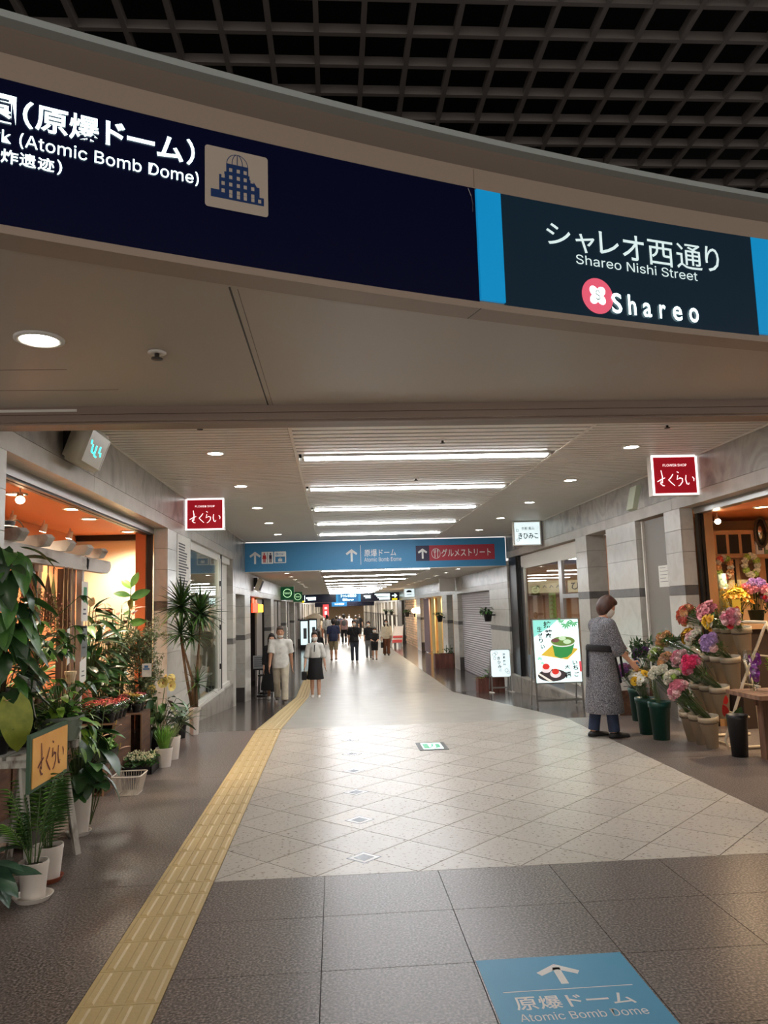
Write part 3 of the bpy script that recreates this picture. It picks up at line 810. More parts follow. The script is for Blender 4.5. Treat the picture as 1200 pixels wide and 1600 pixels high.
# right sweets shop window
wn = MB(); wn.box(XR+0.12, XR+0.18, 13.6, 19.15, 2.36, 2.66); w2 = structure(wn.build('window_2', m_white_panel))
for y0, y1, z0, z1 in ((13.6, 13.72, -0.17, 2.36), (14.9, 15.12, -0.17, 2.36), (17.95, 18.2, -0.4, 2.40), (13.72, 14.9, 1.62, 1.70), (13.72, 14.9, -0.17, 0.0)):
    mb = MB(); mb.box(XR+0.11, XR+0.17, y0, y1, z0, z1); mb.build('mullion', m_chrome, w2)
mb = MB(); mb.box(XR+0.14, XR+0.15, 13.72, 14.9, 0, 2.36); mb.build('pane', m_glass, w2)
mb = MB(); mb.box(XR+0.14, XR+0.15, 15.12, 17.95, 0.35, 2.36); mb.build('pane', m_glass, w2)
mb = MB(); mb.box(XR+0.12, XR+0.17, 15.12, 17.95, -0.17, 0.35); mb.build('window_base', mat('grey_blue_panel', (120, 128, 134), 0.5), w2)
mb = MB(); mb.box(XR+0.05, XR+0.17, 18.2, 19.2, -0.75, 2.68); mb.build('jamb', m_dark, w2)
mb = MB(); mb.box(XR+0.0, XR+0.06, 18.24, 18.28, -0.75, 2.66); mb.build('downpipe', m_dark, w2)
rp = room('wall_shop_sweets', XR+0.34, 7.0, 13.0, 19.3, -0.2, 2.62, m_peach, m_peach, mat('pale_ceiling', (210, 190, 170), 0.6), 'R')
area_light('shop_lamp', (5.6, 16.0, 2.58), 0.8, 70, (1, 0.84, 0.68), (0, 0, 0), 4.0)
fx = thing('ceiling_light', 'fluorescent tube pair glowing inside the sweets shop', 'ceiling light', (5.5, 17.4, 2.58))
mb = MB()
for k in range(4): mb.cbox((0, 0.28*k-0.4, -0.03), (1.5, 0.05, 0.03))
mb.build('tube', emit_mat('shop_tube', (255, 246, 236), 9), fx, False, False)
mb = MB(); mb.cbox((0, 0, -0.005), (1.6, 1.2, 0.02)); mb.build('housing', m_white_panel, fx, False, False)
# shop sign board inside and hanging paper
sb = thing('shop_sign_board', 'cream name board on the back wall inside the sweets shop', 'sign', (6.9, 16.6, 1.70))
mb = MB(); mb.box(5.75, 6.75, 18.7, 18.74, 1.78, 2.08); mb.box(4.75, 5.68, 18.7, 18.74, 1.78, 2.08); mb.build('board', mat('cream_board', (240, 222, 186), 0.6), sb)
pm = plane_map((4.75, 18.70, 1.78), (1, 0, 0), (0, 0, 1), 0.004)
flat_on('lettering', [stroke2d([(.2+.17*k, .12), (.24+.17*k, .18), (.29+.17*k, .13)], .03) for k in range(4)], pm, m_ink, sb)
flat_on('lettering', [fit_text('ひみこ', 1.08, 1.8, 0.06, 0.24, 0.015)], pm, mat('ink_black', (24, 20, 18), 0.7), sb)
hp = thing('hanging_banner', 'yellow green paper banner hanging inside the sweets shop window', 'banner', (4.62, 16.1, 1.1))
mb = MB(); mb.box(4.62, 4.63, 15.95, 16.45, 1.15, 1.75); mb.build('sheet', mat('yellow_green_paper', (206, 206, 110), 0.7), hp)
pm = plane_map((4.62, 16.45, 1.15), (0, -1, 0), (0, 0, 1), 0.003)
flat_on('lettering', [stroke2d([(.12, .5-.09*k), (.25, .53-.09*k), (.36, .48-.09*k)], .03) for k in range(5)], pm, mat('ink_orange', (196, 120, 40), 0.7), hp)
nb = thing('wooden_board', 'pale wooden menu board leaning inside the sweets shop window', 'board', (4.75, 16.9, -0.2))
mb = MB(); mb.extrude([(4.68, 16.35, 0.1), (4.68, 17.75, 0.1), (4.68, 17.55, 0.4), (4.68, 16.9, 1.2), (4.68, 16.4, 1.2)], (0.03, 0, 0)); mb.build('panel', noise_mat('pale_wood', [(0.3, (206, 178, 132)), (0.7, (222, 198, 156))], 6, 4, 0.6, (1, 1, 0.2)), nb)
pm = plane_map((4.68, 16.95, 0.5), (0, -1, 0), (0, 0, 1), 0.003)
flat_on('lettering', [stroke2d([(.1+.1*(k%3), .5-.1*(k//3)), (.15+.1*(k%3), .44-.1*(k//3))], .02) for k in range(9)], pm, m_ink, nb)
# rolling shutter
sh = MB(); sh.box(XR+0.17, XR+0.2, 21.55, 27.29, -0.75, 1.94); shut = structure(sh.build('door_2', mat('shutter_grey', (176, 170, 172), 0.5)))
mb = MB(); mb.add([(XR+0.17, -2.87, 0), (XR+0.17, 2.87, 0), (XR+0.155, 2.87, 0.035), (XR+0.155, -2.87, 0.035), (XR+0.17, 2.87, 0.07), (XR+0.17, -2.87, 0.07)], [(0,3,2,1), (3,5,4,2)])
s_me = mb.mesh('shutter_slat', MATS['shutter_grey'])
for k in range(37): obj('shutter_slat', s_me, shut, (0, 24.42, -0.73+0.0722*k))
# lit shop with curtains (right, past the shutter)
r5 = room('wall_shop_gold', XR+0.34, 6.4, 31.35, 39.3, -0.75, 1.92, mat('gold_wall', (206, 160, 96), 0.6), mat('gold_end', (214, 172, 112), 0.6), m_white_panel, 'R')
area_light('shop_lamp', (5.0, 35, 1.88), 0.6, 130, (1, 0.78, 0.5), (0, 0, 0), 5)
m_drape = mat('drape_yellow', (216, 196, 140), 0.8); m_drape2 = mat('drape_mauve', (150, 130, 134), 0.8)
def drape(x, y0, y1, z0, z1, material, label):
    mb = MB(); vs = []; n = 16
    for i in range(n+1):
        y = y0+(y1-y0)*i/n; xx = x+0.05*math.sin(i*1.6); vs += [(xx, y, z0), (xx, y, z1)]
    mb.add(vs, [(2*i, 2*i+2, 2*i+3, 2*i+1) for i in range(n)])
    return tag(mb.build('curtain', material, None, True), label, 'curtain')
drape(XR+0.2, 33.0, 34.0, -0.7, 1.9, m_drape, 'yellow curtain in the gold lit shop doorway, nearer one')
drape(XR+0.2, 35.3, 36.2, -0.7, 1.9, m_drape, 'yellow curtain in the gold lit shop doorway, farther one')
drape(XR+0.16, 37.0, 39.0, -0.7, 1.9, m_drape2, 'mauve curtain at the far side of the gold lit shop')
for i, y in enumerate((32.8, 34.6)):
    track_spot(XR+0.7, y, 1.9, 'tiny warm spotlight over the gold lit shop doorway, %s one' % ordn[i], 10, (-0.3, -0.8, -0.5), 'spotlights of the gold lit shop')
# glowing brick front further on
r6 = MB(); r6.box(XR+0.1, XR+0.16, 41.2, 49.0, -0.75, 1.94); brickw = structure(r6.build('wall_brick', m_joint))
m_brick = noise_mat('pale_brick', [(0.3, (226, 178, 132)), (0.7, (240, 204, 164))], 3, 3, 0.7, per_object=0.15, coords='World')
mb = MB(); mb.box(-0.015, 0.0, -0.44, 0.44, -0.06, 0.06); bk = mb.mesh('brick', m_brick)
for j in range(19):
    for i in range(9):
        y = 41.2+0.45+0.9*i+(0.45 if j % 2 else 0)
        if y < 48.6: obj('brick', bk, brickw, (XR+0.1, y, -0.66+0.14*j))
pl = thing('wall_lamp', 'round glowing wall lamp on the pale brick front', 'lamp', (XR+0.0, 42.6, 1.3))
mb = MB(); mb.ball((0, 0, 0), 0.13, 12, 8); mb.build('globe', emit_mat('globe_glow', (255, 236, 200), 14), pl, True, False)
mb = MB(); mb.box(0.0, 0.1, -0.03, 0.03, -0.35, -0.1); mb.build('bracket', m_dark, pl, False, False)
lampp = point_light('wall_lamp_bulb', (-0.3, 0, 0), 30, (1, 0.8, 0.55), 0.15); lampp.parent = pl
mb = MB(); mb.box(XR-0.12, XR+0.05, 49.0, 52.0, -0.75, 1.94); mb.build('dark_column', mat('dark_stone', (58, 50, 46), 0.4), WR)
# left far openings
m_deep = mat('deep_interior', (40, 32, 30), 0.8)
for y0, y1 in ((20.41, 27.0), (28.23, 35.08), (36.09, 42.2)):
    room('wall_shop_dark', XL-1.6, XL-0.32, y0, y1, -0.75, 1.93, m_deep, m_deep, m_deep, 'L')
backing(WL, 'L', 43.15, 49.0, -0.75, 1.94, 0.14, mat('brown_panel', (74, 60, 54), 0.5))
for y0, y1 in ((24.0, 25.8), (31.0, 32.5), (33.2, 34.6), (38.0, 39.2), (40.0, 41.4)):
    backing(WL, 'L', y0, y1, -0.75, 1.94, 0.2, mat('grey_panel', (140, 134, 128), 0.5), 0.05, 'door_panel')
# ================================================================== SIGNS AND LETTERING
m_navy = mat('sign_navy', (10, 13, 42), 0.25, spec=0.4, emit=(5, 8, 32), estr=0.12)  # faint emission added to lift the panel's blue
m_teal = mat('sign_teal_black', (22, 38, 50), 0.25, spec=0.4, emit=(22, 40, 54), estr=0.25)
m_cyan = mat('sign_cyan', (16, 120, 165), 0.3, emit=(12, 130, 185), estr=0.5)
m_lit = mat('lettering_lit', (255, 255, 255), 0.5, emit=(225, 255, 250), estr=2.2)
m_lit_soft = mat('lettering_lit_soft', (235, 245, 245), 0.5, emit=(205, 232, 232), estr=0.45)
m_white_paint = mat('paint_white', (232, 232, 228), 0.5)
m_icon = mat('icon_beige', (196, 182, 166), 0.45)
m_icon_blue = mat('icon_blue', (26, 56, 108), 0.5)
m_pink = mat('logo_pink', (226, 96, 120), 0.4, emit=(230, 92, 116), estr=0.4)
def cpanel(name, u0, u1, z0, z1, material, parent, d=0.0, n=30):
    mb = MB(); vs = []
    for i in range(n+1):
        u = u0+(u1-u0)*i/n
        for dd, z in ((d, z0), (d, z1), (d-0.015, z1), (d-0.015, z0)):
            vs.append(fmap(u, z, dd))
    fs = []
    for i in range(n):
        for j in range(4):
            a, b = i*4+j, i*4+(j+1) % 4; fs.append((a, b, b+4, a+4))
    fs += [(3, 2, 1, 0), (n*4, n*4+1, n*4+2, n*4+3)]
    mb.add(vs, fs); return mb.build(name, material, parent)
sg = thing('overhead_sign', 'dark navy curved overhead sign with dome pictogram and lit white place name', 'sign', (arc(-0.3)[0], arc(-0.3)[1], 2.83))
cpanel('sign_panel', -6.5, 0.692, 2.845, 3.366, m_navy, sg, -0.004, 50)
def ctext(name, items, parent, material, d=0.0):
    for body, u0, u1, z0, z1, bold in items:
        flat_on(name, [fit_text(body, u0, u1, z0, z1, bold)], fmap, material, parent, d)
ctext('lettering', [('園', -1.235, -1.126, 3.205, 3.308, .018), ('（', -1.105, -1.072, 3.203, 3.304, .022), ('原', -1.066, -0.962, 3.206, 3.300, .018), ('爆', -0.958, -0.857, 3.204, 3.303, .016),
      ('ド', -0.838, -0.772, 3.212, 3.305, .022), ('ー', -0.765, -0.668, 3.248, 3.264, .02), ('ム', -0.660, -0.565, 3.207, 3.298, .022), ('）', -0.553, -0.523, 3.204, 3.307, .022),
      ('Park (Atomic Bomb Dome)', -1.262, -0.508, 3.126, 3.182, .0), ('爆', -1.238, -1.176, 3.062, 3.114, .01), ('炸', -1.168, -1.115, 3.062, 3.112, .012), ('遗', -1.112, -1.060, 3.064, 3.112, .01), ('迹', -1.055, -1.003, 3.064, 3.112, .012), (')', -0.994, -0.978, 3.060, 3.114, .012)], sg, m_lit)
# dome pictogram plate
ic = flat_on('pictogram_plate', [roundrect(-0.485, -0.241, 3.056, 3.302, 0.012)], fmap, m_icon, sg)
def bu(x, y): return -0.485+0.244*x, 3.056+0.246*y
def brect(x0, x1, y0, y1): a, b = bu(x0, y0), bu(x1, y1); return rect(a[0], b[0], a[1], b[1])
bld = [brect(.09, .93, .17, .30), brect(.22, .86, .30, .46), poly2(bu(.70, .46), bu(.86, .30), bu(.86, .40), bu(.74, .58)), brect(.22, .76, .46, .56), brect(.30, .70, .56, .62), brect(.33, .68, .62, .76)]
flat_on('pictogram_building', bld, fmap, m_icon_blue, ic, 0.001)
dome = []
for k in (-1, -0.5, 0, 0.5, 1):
    pts = [bu(.505+.165*k*math.cos(a), .76+.17*math.sin(a)) for a in [PI/2*i/8 for i in range(9)]]; dome.append(stroke2d(pts, 0.0028, False))
flat_on('pictogram_dome', dome, fmap, m_icon_blue, ic, 0.001)
wins = [brect(x-.025, x+.025, y-.03, y+.03) for y, xs in ((.66, (.40, .52, .63)), (.54, (.28, .40, .52, .63, .74)), (.42, (.28, .40, .52, .63, .75)), (.30, (.28, .40, .52, .63, .75)), (.235, (.40, .52, .63, .75, .86))) for x in xs]
stuff(flat_on('pictogram_windows', wins, fmap, m_icon, ic, 0.0016))
# loose thread on the navy panel
mb = MB(); mb.tube([fmap(0.655, 3.355, 0.004), fmap(0.668, 3.32, 0.006), fmap(0.674, 3.285, 0.006), fmap(0.672, 3.25, 0.004)], 0.0012, 5); mb.build('loose_wire', m_chrome, sg)
# street-name sign
sg2 = thing('overhead_sign', 'dark teal curved overhead sign with street name and pink flower logo between cyan strips', 'sign', (arc(1.5)[0], arc(1.5)[1], 2.83))
cpanel('sign_panel', 0.824, 2.254, 2.845, 3.366, m_teal, sg2, -0.004, 14)
cpanel('light_strip', 0.700, 0.822, 2.858, 3.366, m_cyan, sg2, -0.003, 3); cpanel('light_strip', 2.256, 2.378, 2.858, 3.366, m_cyan, sg2, -0.003, 3)
ctext('lettering', [('シ', 1.050, 1.180, 3.165, 3.268, .006), ('ャ', 1.206, 1.312, 3.148, 3.240, .006), ('レ', 1.338, 1.448, 3.158, 3.268, .006), ('オ', 1.468, 1.592, 3.148, 3.275, .006), ('西', 1.614, 1.762, 3.142, 3.270, .003), ('通', 1.782, 1.934, 3.145, 3.275, .003), ('り', 1.956, 2.040, 3.150, 3.280, .006)], sg2, m_lit_soft)
ctext('lettering', [('Shareo Nishi Street', 1.203, 1.899, 3.090, 3.137, .0)], sg2, m_lit_soft)
# slab feet that give the street name its serifs
lg = flat_on('logo_disc', [disc(1.309, 2.947, 0.086, 36)], fmap, m_pink, sg2)
fw = []
for a in (45, 135, 225, 315):
    ca, sa = math.cos(math.radians(a)), math.sin(math.radians(a))
    vs = []
    for i in range(14):
        t = 2*PI*i/14; x, y = 0.027+0.026*math.cos(t), 0.0215*math.sin(t)
        vs.append((1.309+x*ca-y*sa, 2.950+x*sa+y*ca))
    fw.append((np.array(vs), [tuple(range(14))]))
fw.append(disc(1.309, 2.950, 0.026, 16))
flat_on('logo_flower', fw, fmap, m_lit, lg, 0.001)
flat_on('logo_letter', [fit_text('S', 1.296, 1.322, 2.927, 2.975, 0.0)], fmap, mat('ink_teal', (40, 60, 70), 0.6), lg, 0.002)
ctext('lettering', [('S', 1.384, 1.440, 2.874, 2.972, .012), ('h', 1.476, 1.520, 2.876, 2.974, .012), ('a', 1.560, 1.608, 2.874, 2.944, .012), ('r', 1.654, 1.690, 2.876, 2.944, .012), ('e', 1.732, 1.786, 2.874, 2.946, .012), ('o', 1.828, 1.884, 2.874, 2.948, .012)], sg2, m_lit, 0.003)
sg3 = thing('overhead_sign', 'dark navy curved overhead sign panel right of the second cyan strip', 'sign', (arc(4)[0], arc(4)[1], 2.83))
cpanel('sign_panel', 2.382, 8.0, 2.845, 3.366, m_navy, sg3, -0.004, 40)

# blue arrow decal on the floor
m_decal = mat('decal_blue', (70, 158, 198), 0.42, spec=0.3)
dc = thing('floor_decal', 'light blue floor decal with white arrow and place name', 'floor sign', (0.907, 3.23, 0.0))
mb = MB(); mb.box(0.584, 1.23, 2.90, 3.55, 0.0003, 0.0015); mb.build('decal_sheet', m_decal, dc)
pm = plane_map((0, 0, 0.0016), (1, 0, 0), (0, 1, 0), 0.0004)
flat_on('decal_arrow', arrow_up(0.908, 3.30, 3.475, 0.165, 0.032), pm, m_white_paint, dc)
flat_on('decal_line', [rect(0.642, 1.173, 3.256, 3.262)], pm, m_white_paint, dc)
for s_, a, b, c0, c1 in (('原', .668, .755, 3.115, 3.215), ('爆', .762, .852, 3.115, 3.215), ('ド', .876, .935, 3.120, 3.210), ('ー', .950, 1.040, 3.158, 3.172), ('ム', 1.050, 1.138, 3.118, 3.205)):
    flat_on('decal_lettering', [fit_text(s_, a, b, c0, c1, .012)], pm, m_white_paint, dc)
flat_on('decal_lettering', [fit_text('Atomic Bomb Dome', .662, 1.155, 3.035, 3.09, .0)], pm, m_white_paint, dc)
# floor exit lamp
ex = thing('floor_exit_light', 'recessed floor exit light with green running figure panel', 'exit sign', (1.045, 8.74, 0.0))
mb = MB(); mb.box(0.885, 1.205, 8.50, 8.97, 0.0003, 0.004); mb.build('frame', m_dark, ex)
mb = MB(); mb.box(0.935, 1.155, 8.56, 8.91, 0.004, 0.005); mb.build('lens', mat('exit_white', (220, 255, 240), 0.3, emit=(210, 255, 240), estr=1.3), ex)
pm = plane_map((0.935, 8.56, 0.0051), (1, 0, 0), (0, 1, 0), 0.0004)
flat_on('exit_pictogram', [rect(.012, .075, .03, .32), rect(.15, .20, .06, .29)]+[disc(.125, .285, .02, 12, .03)], pm, mat('exit_green', (30, 130, 90), 0.4, emit=(20, 140, 90), estr=0.5), ex)
flat_on('exit_pictogram', [stroke2d([(.12, .25), (.115, .17), (.09, .10), (.07, .04)], .02, False), stroke2d([(.115, .17), (.14, .10), (.15, .05)], .02, False), stroke2d([(.09, .22), (.12, .25), (.145, .20)], .014, False)], pm, MATS['exit_green'], ex)

# blue bulkhead sign over the drop in the ceiling
m_blue = mat('bulkhead_blue', (62, 134, 180), 0.45)
bs = thing('bulkhead_sign', 'wide light blue bulkhead sign with arrows, place names and a red street name', 'sign', (1.0, 19.25, 2.50))
mb = MB(); mb.box(XL-0.05, XR+0.0, 19.26, 19.36, 2.505, 3.225); mb.build('sign_panel', m_blue, bs)
mb = MB(); mb.box(XL-0.05, XR+0.0, 19.255, 19.27, 2.49, 2.507); mb.build('sign_edge', m_white_panel, bs)
pm = plane_map((0, 19.26, 0), (1, 0, 0), (0, 0, 1), 0.004)
flat_on('sign_arrow', arrow_up(-1.95, 2.70, 3.01, 0.25, 0.05), pm, m_white_paint, bs)
flat_on('sign_arrow', arrow_up(0.45, 2.70, 3.02, 0.26, 0.05), pm, m_white_paint, bs)
flat_on('divider_line', [rect(.672, .684, 2.62, 3.11)], pm, m_white_paint, bs)
wc = flat_on('toilet_plate', [roundrect(-1.79, -1.50, 2.70, 3.0, 0.02)], pm, m_white_paint, bs)
def figure(cx, z, h, skirt):
    w = h*0.14
    return [disc(cx, z+h*.9, h*.09, 12), poly2((cx-w, z+h*.78), (cx-w*(1.5 if skirt else 1), z+h*.38), (cx+w*(1.5 if skirt else 1), z+h*.38), (cx+w, z+h*.78)), rect(cx-w*.8, cx-w*.15, z, z+h*.4), rect(cx+w*.15, cx+w*.8, z, z+h*.4)]
flat_on('pictogram_woman', figure(-1.72, 2.73, .24, True), pm, mat('picto_red', (190, 40, 40), 0.5), wc, 0.002)
flat_on('pictogram_man', figure(-1.57, 2.73, .24, False), pm, mat('picto_navy', (60, 30, 60), 0.5), wc, 0.002)
flat_on('pictogram_bar', [rect(-1.650, -1.640, 2.72, 2.98)], pm, MATS['picto_navy'], wc, 0.002)
lk = flat_on('locker_plate', [roundrect(-1.48, -1.18, 2.71, 3.0, 0.02)], pm, m_white_paint, bs)
flat_on('pictogram_locker', [rect(-1.45, -1.21, 2.73, 2.87)], pm, m_blue, lk, 0.002)
flat_on('pictogram_key', [ring(-1.41, 2.935, .028, .012, 14), rect(-1.385, -1.24, 2.93, 2.942), rect(-1.28, -1.27, 2.91, 2.93)], pm, m_blue, lk, 0.002)
flat_on('pictogram_bag', [rect(-1.38, -1.28, 2.75, 2.82), ring(-1.33, 2.825, .025, .008, 12)], pm, m_white_paint, lk, 0.003)
flat_on('lettering', [fit_text('原爆ドーム', .77, 1.57, 2.82, 3.0, .006)], pm, m_white_paint, bs)
flat_on('lettering', [fit_text('Atomic Bomb Dome', .765, 1.70, 2.69, 2.795, .0)], pm, m_white_paint, bs)
rp_ = flat_on('street_plate', [rect(2.07, 4.08, 2.675, 3.06)], pm, mat('sign_red', (176, 56, 70), 0.45), bs)
flat_on('plate_navy', [rect(2.07, 2.41, 2.675, 3.06)], pm, mat('sign_plum', (44, 36, 66), 0.45), rp_, 0.002)
flat_on('sign_arrow', arrow_up(2.24, 2.73, 2.99, 0.21, 0.045), pm, m_white_paint, rp_, 0.004)
flat_on('pictogram_cutlery', [ring(2.58, 2.855, .115, .01, 24, .13), rect(2.545, 2.56, 2.75, 2.90), rect(2.525, 2.535, 2.88, 2.96), rect(2.548, 2.557, 2.88, 2.96), rect(2.57, 2.58, 2.88, 2.96), rect(2.525, 2.58, 2.88, 2.893), rect(2.615, 2.63, 2.75, 2.96), disc(2.628, 2.92, .016, 10, .045)], pm, m_white_paint, rp_, 0.002)
flat_on('lettering', [fit_text('グルメストリート', 2.72, 3.98, 2.765, 2.965, .008)], pm, m_white_paint, rp_, 0.002)

# second crossing's overhead sign, far away
fs_ = thing('overhead_sign', 'far dark overhead sign with blue centre panel across the corridor', 'sign', (1.0, 52, 1.95))
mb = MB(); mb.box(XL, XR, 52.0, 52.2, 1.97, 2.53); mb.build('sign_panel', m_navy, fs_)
pm = plane_map((0, 52.0, 0), (1, 0, 0), (0, 0, 1), 0.01)
flat_on('centre_panel', [rect(.1, 1.76, 1.97, 2.53)], pm, mat('far_blue', (20, 92, 140), 0.4, emit=(20, 100, 150), estr=0.5), fs_)
flat_on('light_strip', [rect(.1, .25, 1.97, 2.53)], pm, m_cyan, fs_, 0.01); flat_on('light_strip', [rect(1.61, 1.76, 1.97, 2.53)], pm, m_cyan, fs_, 0.01)
flat_on('lettering', [fit_text('シャレオ西通り', .42, 1.45, 2.27, 2.47, .01)], pm, m_lit, fs_, 0.02)
flat_on('lettering', [fit_text('Shareo', .72, 1.28, 2.05, 2.18, .02)], pm, m_lit, fs_, 0.02)
flat_on('logo_disc', [disc(.62, 2.12, .08, 14)], pm, m_lit, fs_, 0.02)
flat_on('lettering', [rect(-1.88, -1.25, 2.24, 2.34), rect(-1.78, -1.25, 2.14, 2.21)], pm, m_lit, fs_, 0.02)
flat_on('divider_line', [rect(-2.0, -1.97, 2.05, 2.46)], pm, m_lit, fs_, 0.02)
flat_on('lettering', [rect(1.98, 2.42, 2.27, 2.36), rect(2.08, 2.42, 2.17, 2.24)], pm, m_lit, fs_, 0.02)
flat_on('lettering', [rect(2.72, 3.72, 2.37, 2.44), rect(2.82, 3.72, 2.27, 2.34)], pm, m_lit, fs_, 0.02)
flat_on('lettering', [rect(2.9, 3.72, 2.15, 2.21), rect(3, 3.72, 2.05, 2.12)], pm, m_lit, fs_, 0.02)
flat_on('exit_plate', [rect(3.87, 4.22, 2.0, 2.12)], pm, mat('exit_yellow', (240, 210, 40), 0.5, emit=(240, 210, 40), estr=0.7), fs_, 0.02)
flat_on('exit_plate', [rect(-2.18, -2.03, 2.0, 2.12)], pm, MATS['exit_yellow'], fs_, 0.02)
flat_on('sign_arrow', [stroke2d([(3.87, 2.30), (4.18, 2.30)], .05, False), stroke2d([(4.05, 2.42), (4.19, 2.30), (4.05, 2.18)], .05, False)], pm, m_lit, fs_, 0.02)
mb_h = MB(); mb_h.box(-1.5, -1.46, 82.02, 82.06, 2.2, ZF); mb_h.box(3.5, 3.54, 82.02, 82.06, 2.2, ZF)
fs2 = thing('overhead_sign', 'farthest small blue overhead sign hanging beyond the dark one', 'sign', (0.5, 82, 1.6))
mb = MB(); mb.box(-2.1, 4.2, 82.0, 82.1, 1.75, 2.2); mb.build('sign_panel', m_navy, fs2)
mb_h.build('hanger_rod', m_chrome, fs2)
pm = plane_map((0, 82.0, 0), (1, 0, 0), (0, 0, 1), 0.02)
flat_on('centre_panel', [rect(-.3, 1.3, 1.75, 2.2)], pm, MATS['far_blue'], fs2)
flat_on('lettering', [fit_text('シャレオ西通り', 0, 1.0, 1.9, 2.1, .02)], pm, m_lit, fs2, 0.02)
for i in range(8): light_strip(54.5+3.4*i, ZF-0.003, 'tiny white light strip past the far crossing, %s behind the dark sign' % ordn[i], 'light strips past the far crossing')

# projecting box signs under the ceiling
def box_sign(name, label, x0, x1, y, z0, z1, body, face, rim=m_white_metal, lit_rim=None, depth=0.12):
    t = thing(name, label, 'sign', ((x0+x1)/2, y, z0), 0, 'projecting box signs')
    mb = MB(); mb.box(x0, x1, y, y+depth, z0, z1); mb.build('sign_box', body, t)
    f = 0.022
    fm = MB(); fm.box(x0, x1, y-0.012, y-0.002, z0, z0+f); fm.box(x0, x1, y-0.012, y-0.002, z1-f, z1); fm.box(x0, x0+f, y-0.012, y-0.002, z0+f, z1-f); fm.box(x1-f, x1, y-0.012, y-0.002, z0+f, z1-f)
    fm.build('sign_frame', lit_rim or rim, t)
    mb = MB(); mb.box(x0+f, x1-f, y-0.006, y-0.001, z0+f, z1-f); pnl = mb.build('sign_face', face, t)
    return t, plane_map((x0, y-0.006, z0), (1, 0, 0), (0, 0, 1), 0.002)
m_rim_lit = mat('sign_rim_lit', (250, 250, 250), 0.4, emit=(255, 255, 255), estr=1.1)
m_red_face = mat('sign_face_red', (150, 18, 34), 0.4, emit=(160, 14, 30), estr=0.35)
m_wht_face = mat('sign_face_white', (235, 245, 245), 0.4, emit=(225, 245, 250), estr=0.5)
m_lit_wht = mat('sign_letter_white', (250, 245, 245), 0.4, emit=(255, 240, 240), estr=0.8)
m_inkb = mat('ink_dark', (24, 24, 26), 0.7)
for x0, x1, y, lab in ((-2.20, -1.63, 11.6, 'red flower shop box sign hanging on the left, before the glass shopfront'), (3.80, 4.36, 8.8, 'red flower shop box sign hanging on the right, above the grey door')):
    t, pm = box_sign('shop_box_sign', lab, x0, x1, y, 2.77, 3.25, m_white_metal, m_red_face, lit_rim=m_rim_lit)
    flat_on('lettering', [fit_text('FLOWER SHOP', .14, .43, .345, .375, .0)], pm, m_lit_wht, t)
    flat_on('brush_lettering', sakurai(.05, .53, .10, .31, .013), pm, m_lit_wht, t)
t, pm = box_sign('shop_box_sign', 'white lit box sign with black brush name above the sweets shop', 3.74, 4.32, 15.7, 2.73, 3.24, m_white_metal, m_wht_face)
flat_on('lettering', [fit_text('京都 嵐山', .17, .44, .33, .39, .006)], pm, m_inkb, t)
flat_on('brush_lettering', [fit_text('きひみこ', .10, .52, .14, .27, .02)], pm, m_inkb, t)
flat_on('crest', [ring(.08, .32, .03, .008, 12), ring(.09, .12, .03, .008, 12)], pm, m_inkb, t)
t, pm = box_sign('shop_box_sign', 'blank unlit white box sign above the rolling shutter', 3.76, 4.34, 27.45, 2.04, 2.51, m_white_panel, m_white_panel)
t, pm = box_sign('shop_box_sign', 'small white lit box sign with dark emblem at the far right', 3.76, 4.35, 41.7, 2.03, 2.51, m_white_metal, m_wht_face)
flat_on('emblem', [disc(.28, .33, .13, 14, .06), rect(.14, .42, .27, .33)], pm, m_inkb, t); flat_on('emblem', [rect(.16, .42, .14, .17)], pm, m_ink, t)
m_green_face = mat('sign_face_green', (20, 74, 44), 0.4, emit=(16, 80, 44), estr=0.25)
m_lime = mat('sign_lime', (190, 235, 180), 0.4, emit=(190, 240, 180), estr=0.7)
for x0, x1, y, lab in ((-2.2, -1.66, 32.0, 'green box sign with pale ring emblem on the left, nearer one'), (-2.2, -1.72, 41.6, 'green box sign with pale ring emblem on the left, farther one')):
    t, pm = box_sign('shop_box_sign', lab, x0, x1, y, 1.95, 2.49, m_green_face, m_green_face, rim=m_green_face)
    flat_on('ring_emblem', [ring((x1-x0)/2, .28, .18, .025, 26)], pm, m_lime, t)
    flat_on('lettering', [fit_text('Nana\'s', (x1-x0)/2-.12, (x1-x0)/2+.12, .24, .33)], pm, m_lime, t)
# red and yellow lit sign in the dark left shop
t = thing('lit_shop_sign', 'glowing red and yellow sign inside the dark left shop', 'sign', (-2.28, 22.9, 1.4))
mb = MB(); mb.box(-2.30, -2.26, 21.6, 23.1, 1.50, 1.76); mb.build('sign_panel', mat('lit_red', (240, 60, 30), 0.4, emit=(250, 60, 24), estr=1.5), t)
mb = MB(); mb.box(-2.29, -2.25, 23.1, 24.6, 1.50, 1.74); mb.build('sign_panel', mat('lit_yellow', (250, 200, 20), 0.4, emit=(255, 200, 10), estr=1.3), t)
mb = MB(); mb.box(-2.30, -2.26, 21.7, 22.0, 1.76, 1.90); mb.box(-2.30, -2.26, 22.4, 22.7, 1.76, 1.86); mb.build('sign_letters', mat('lit_redpink', (240, 110, 90), 0.4, emit=(250, 90, 60), estr=1.4), t)

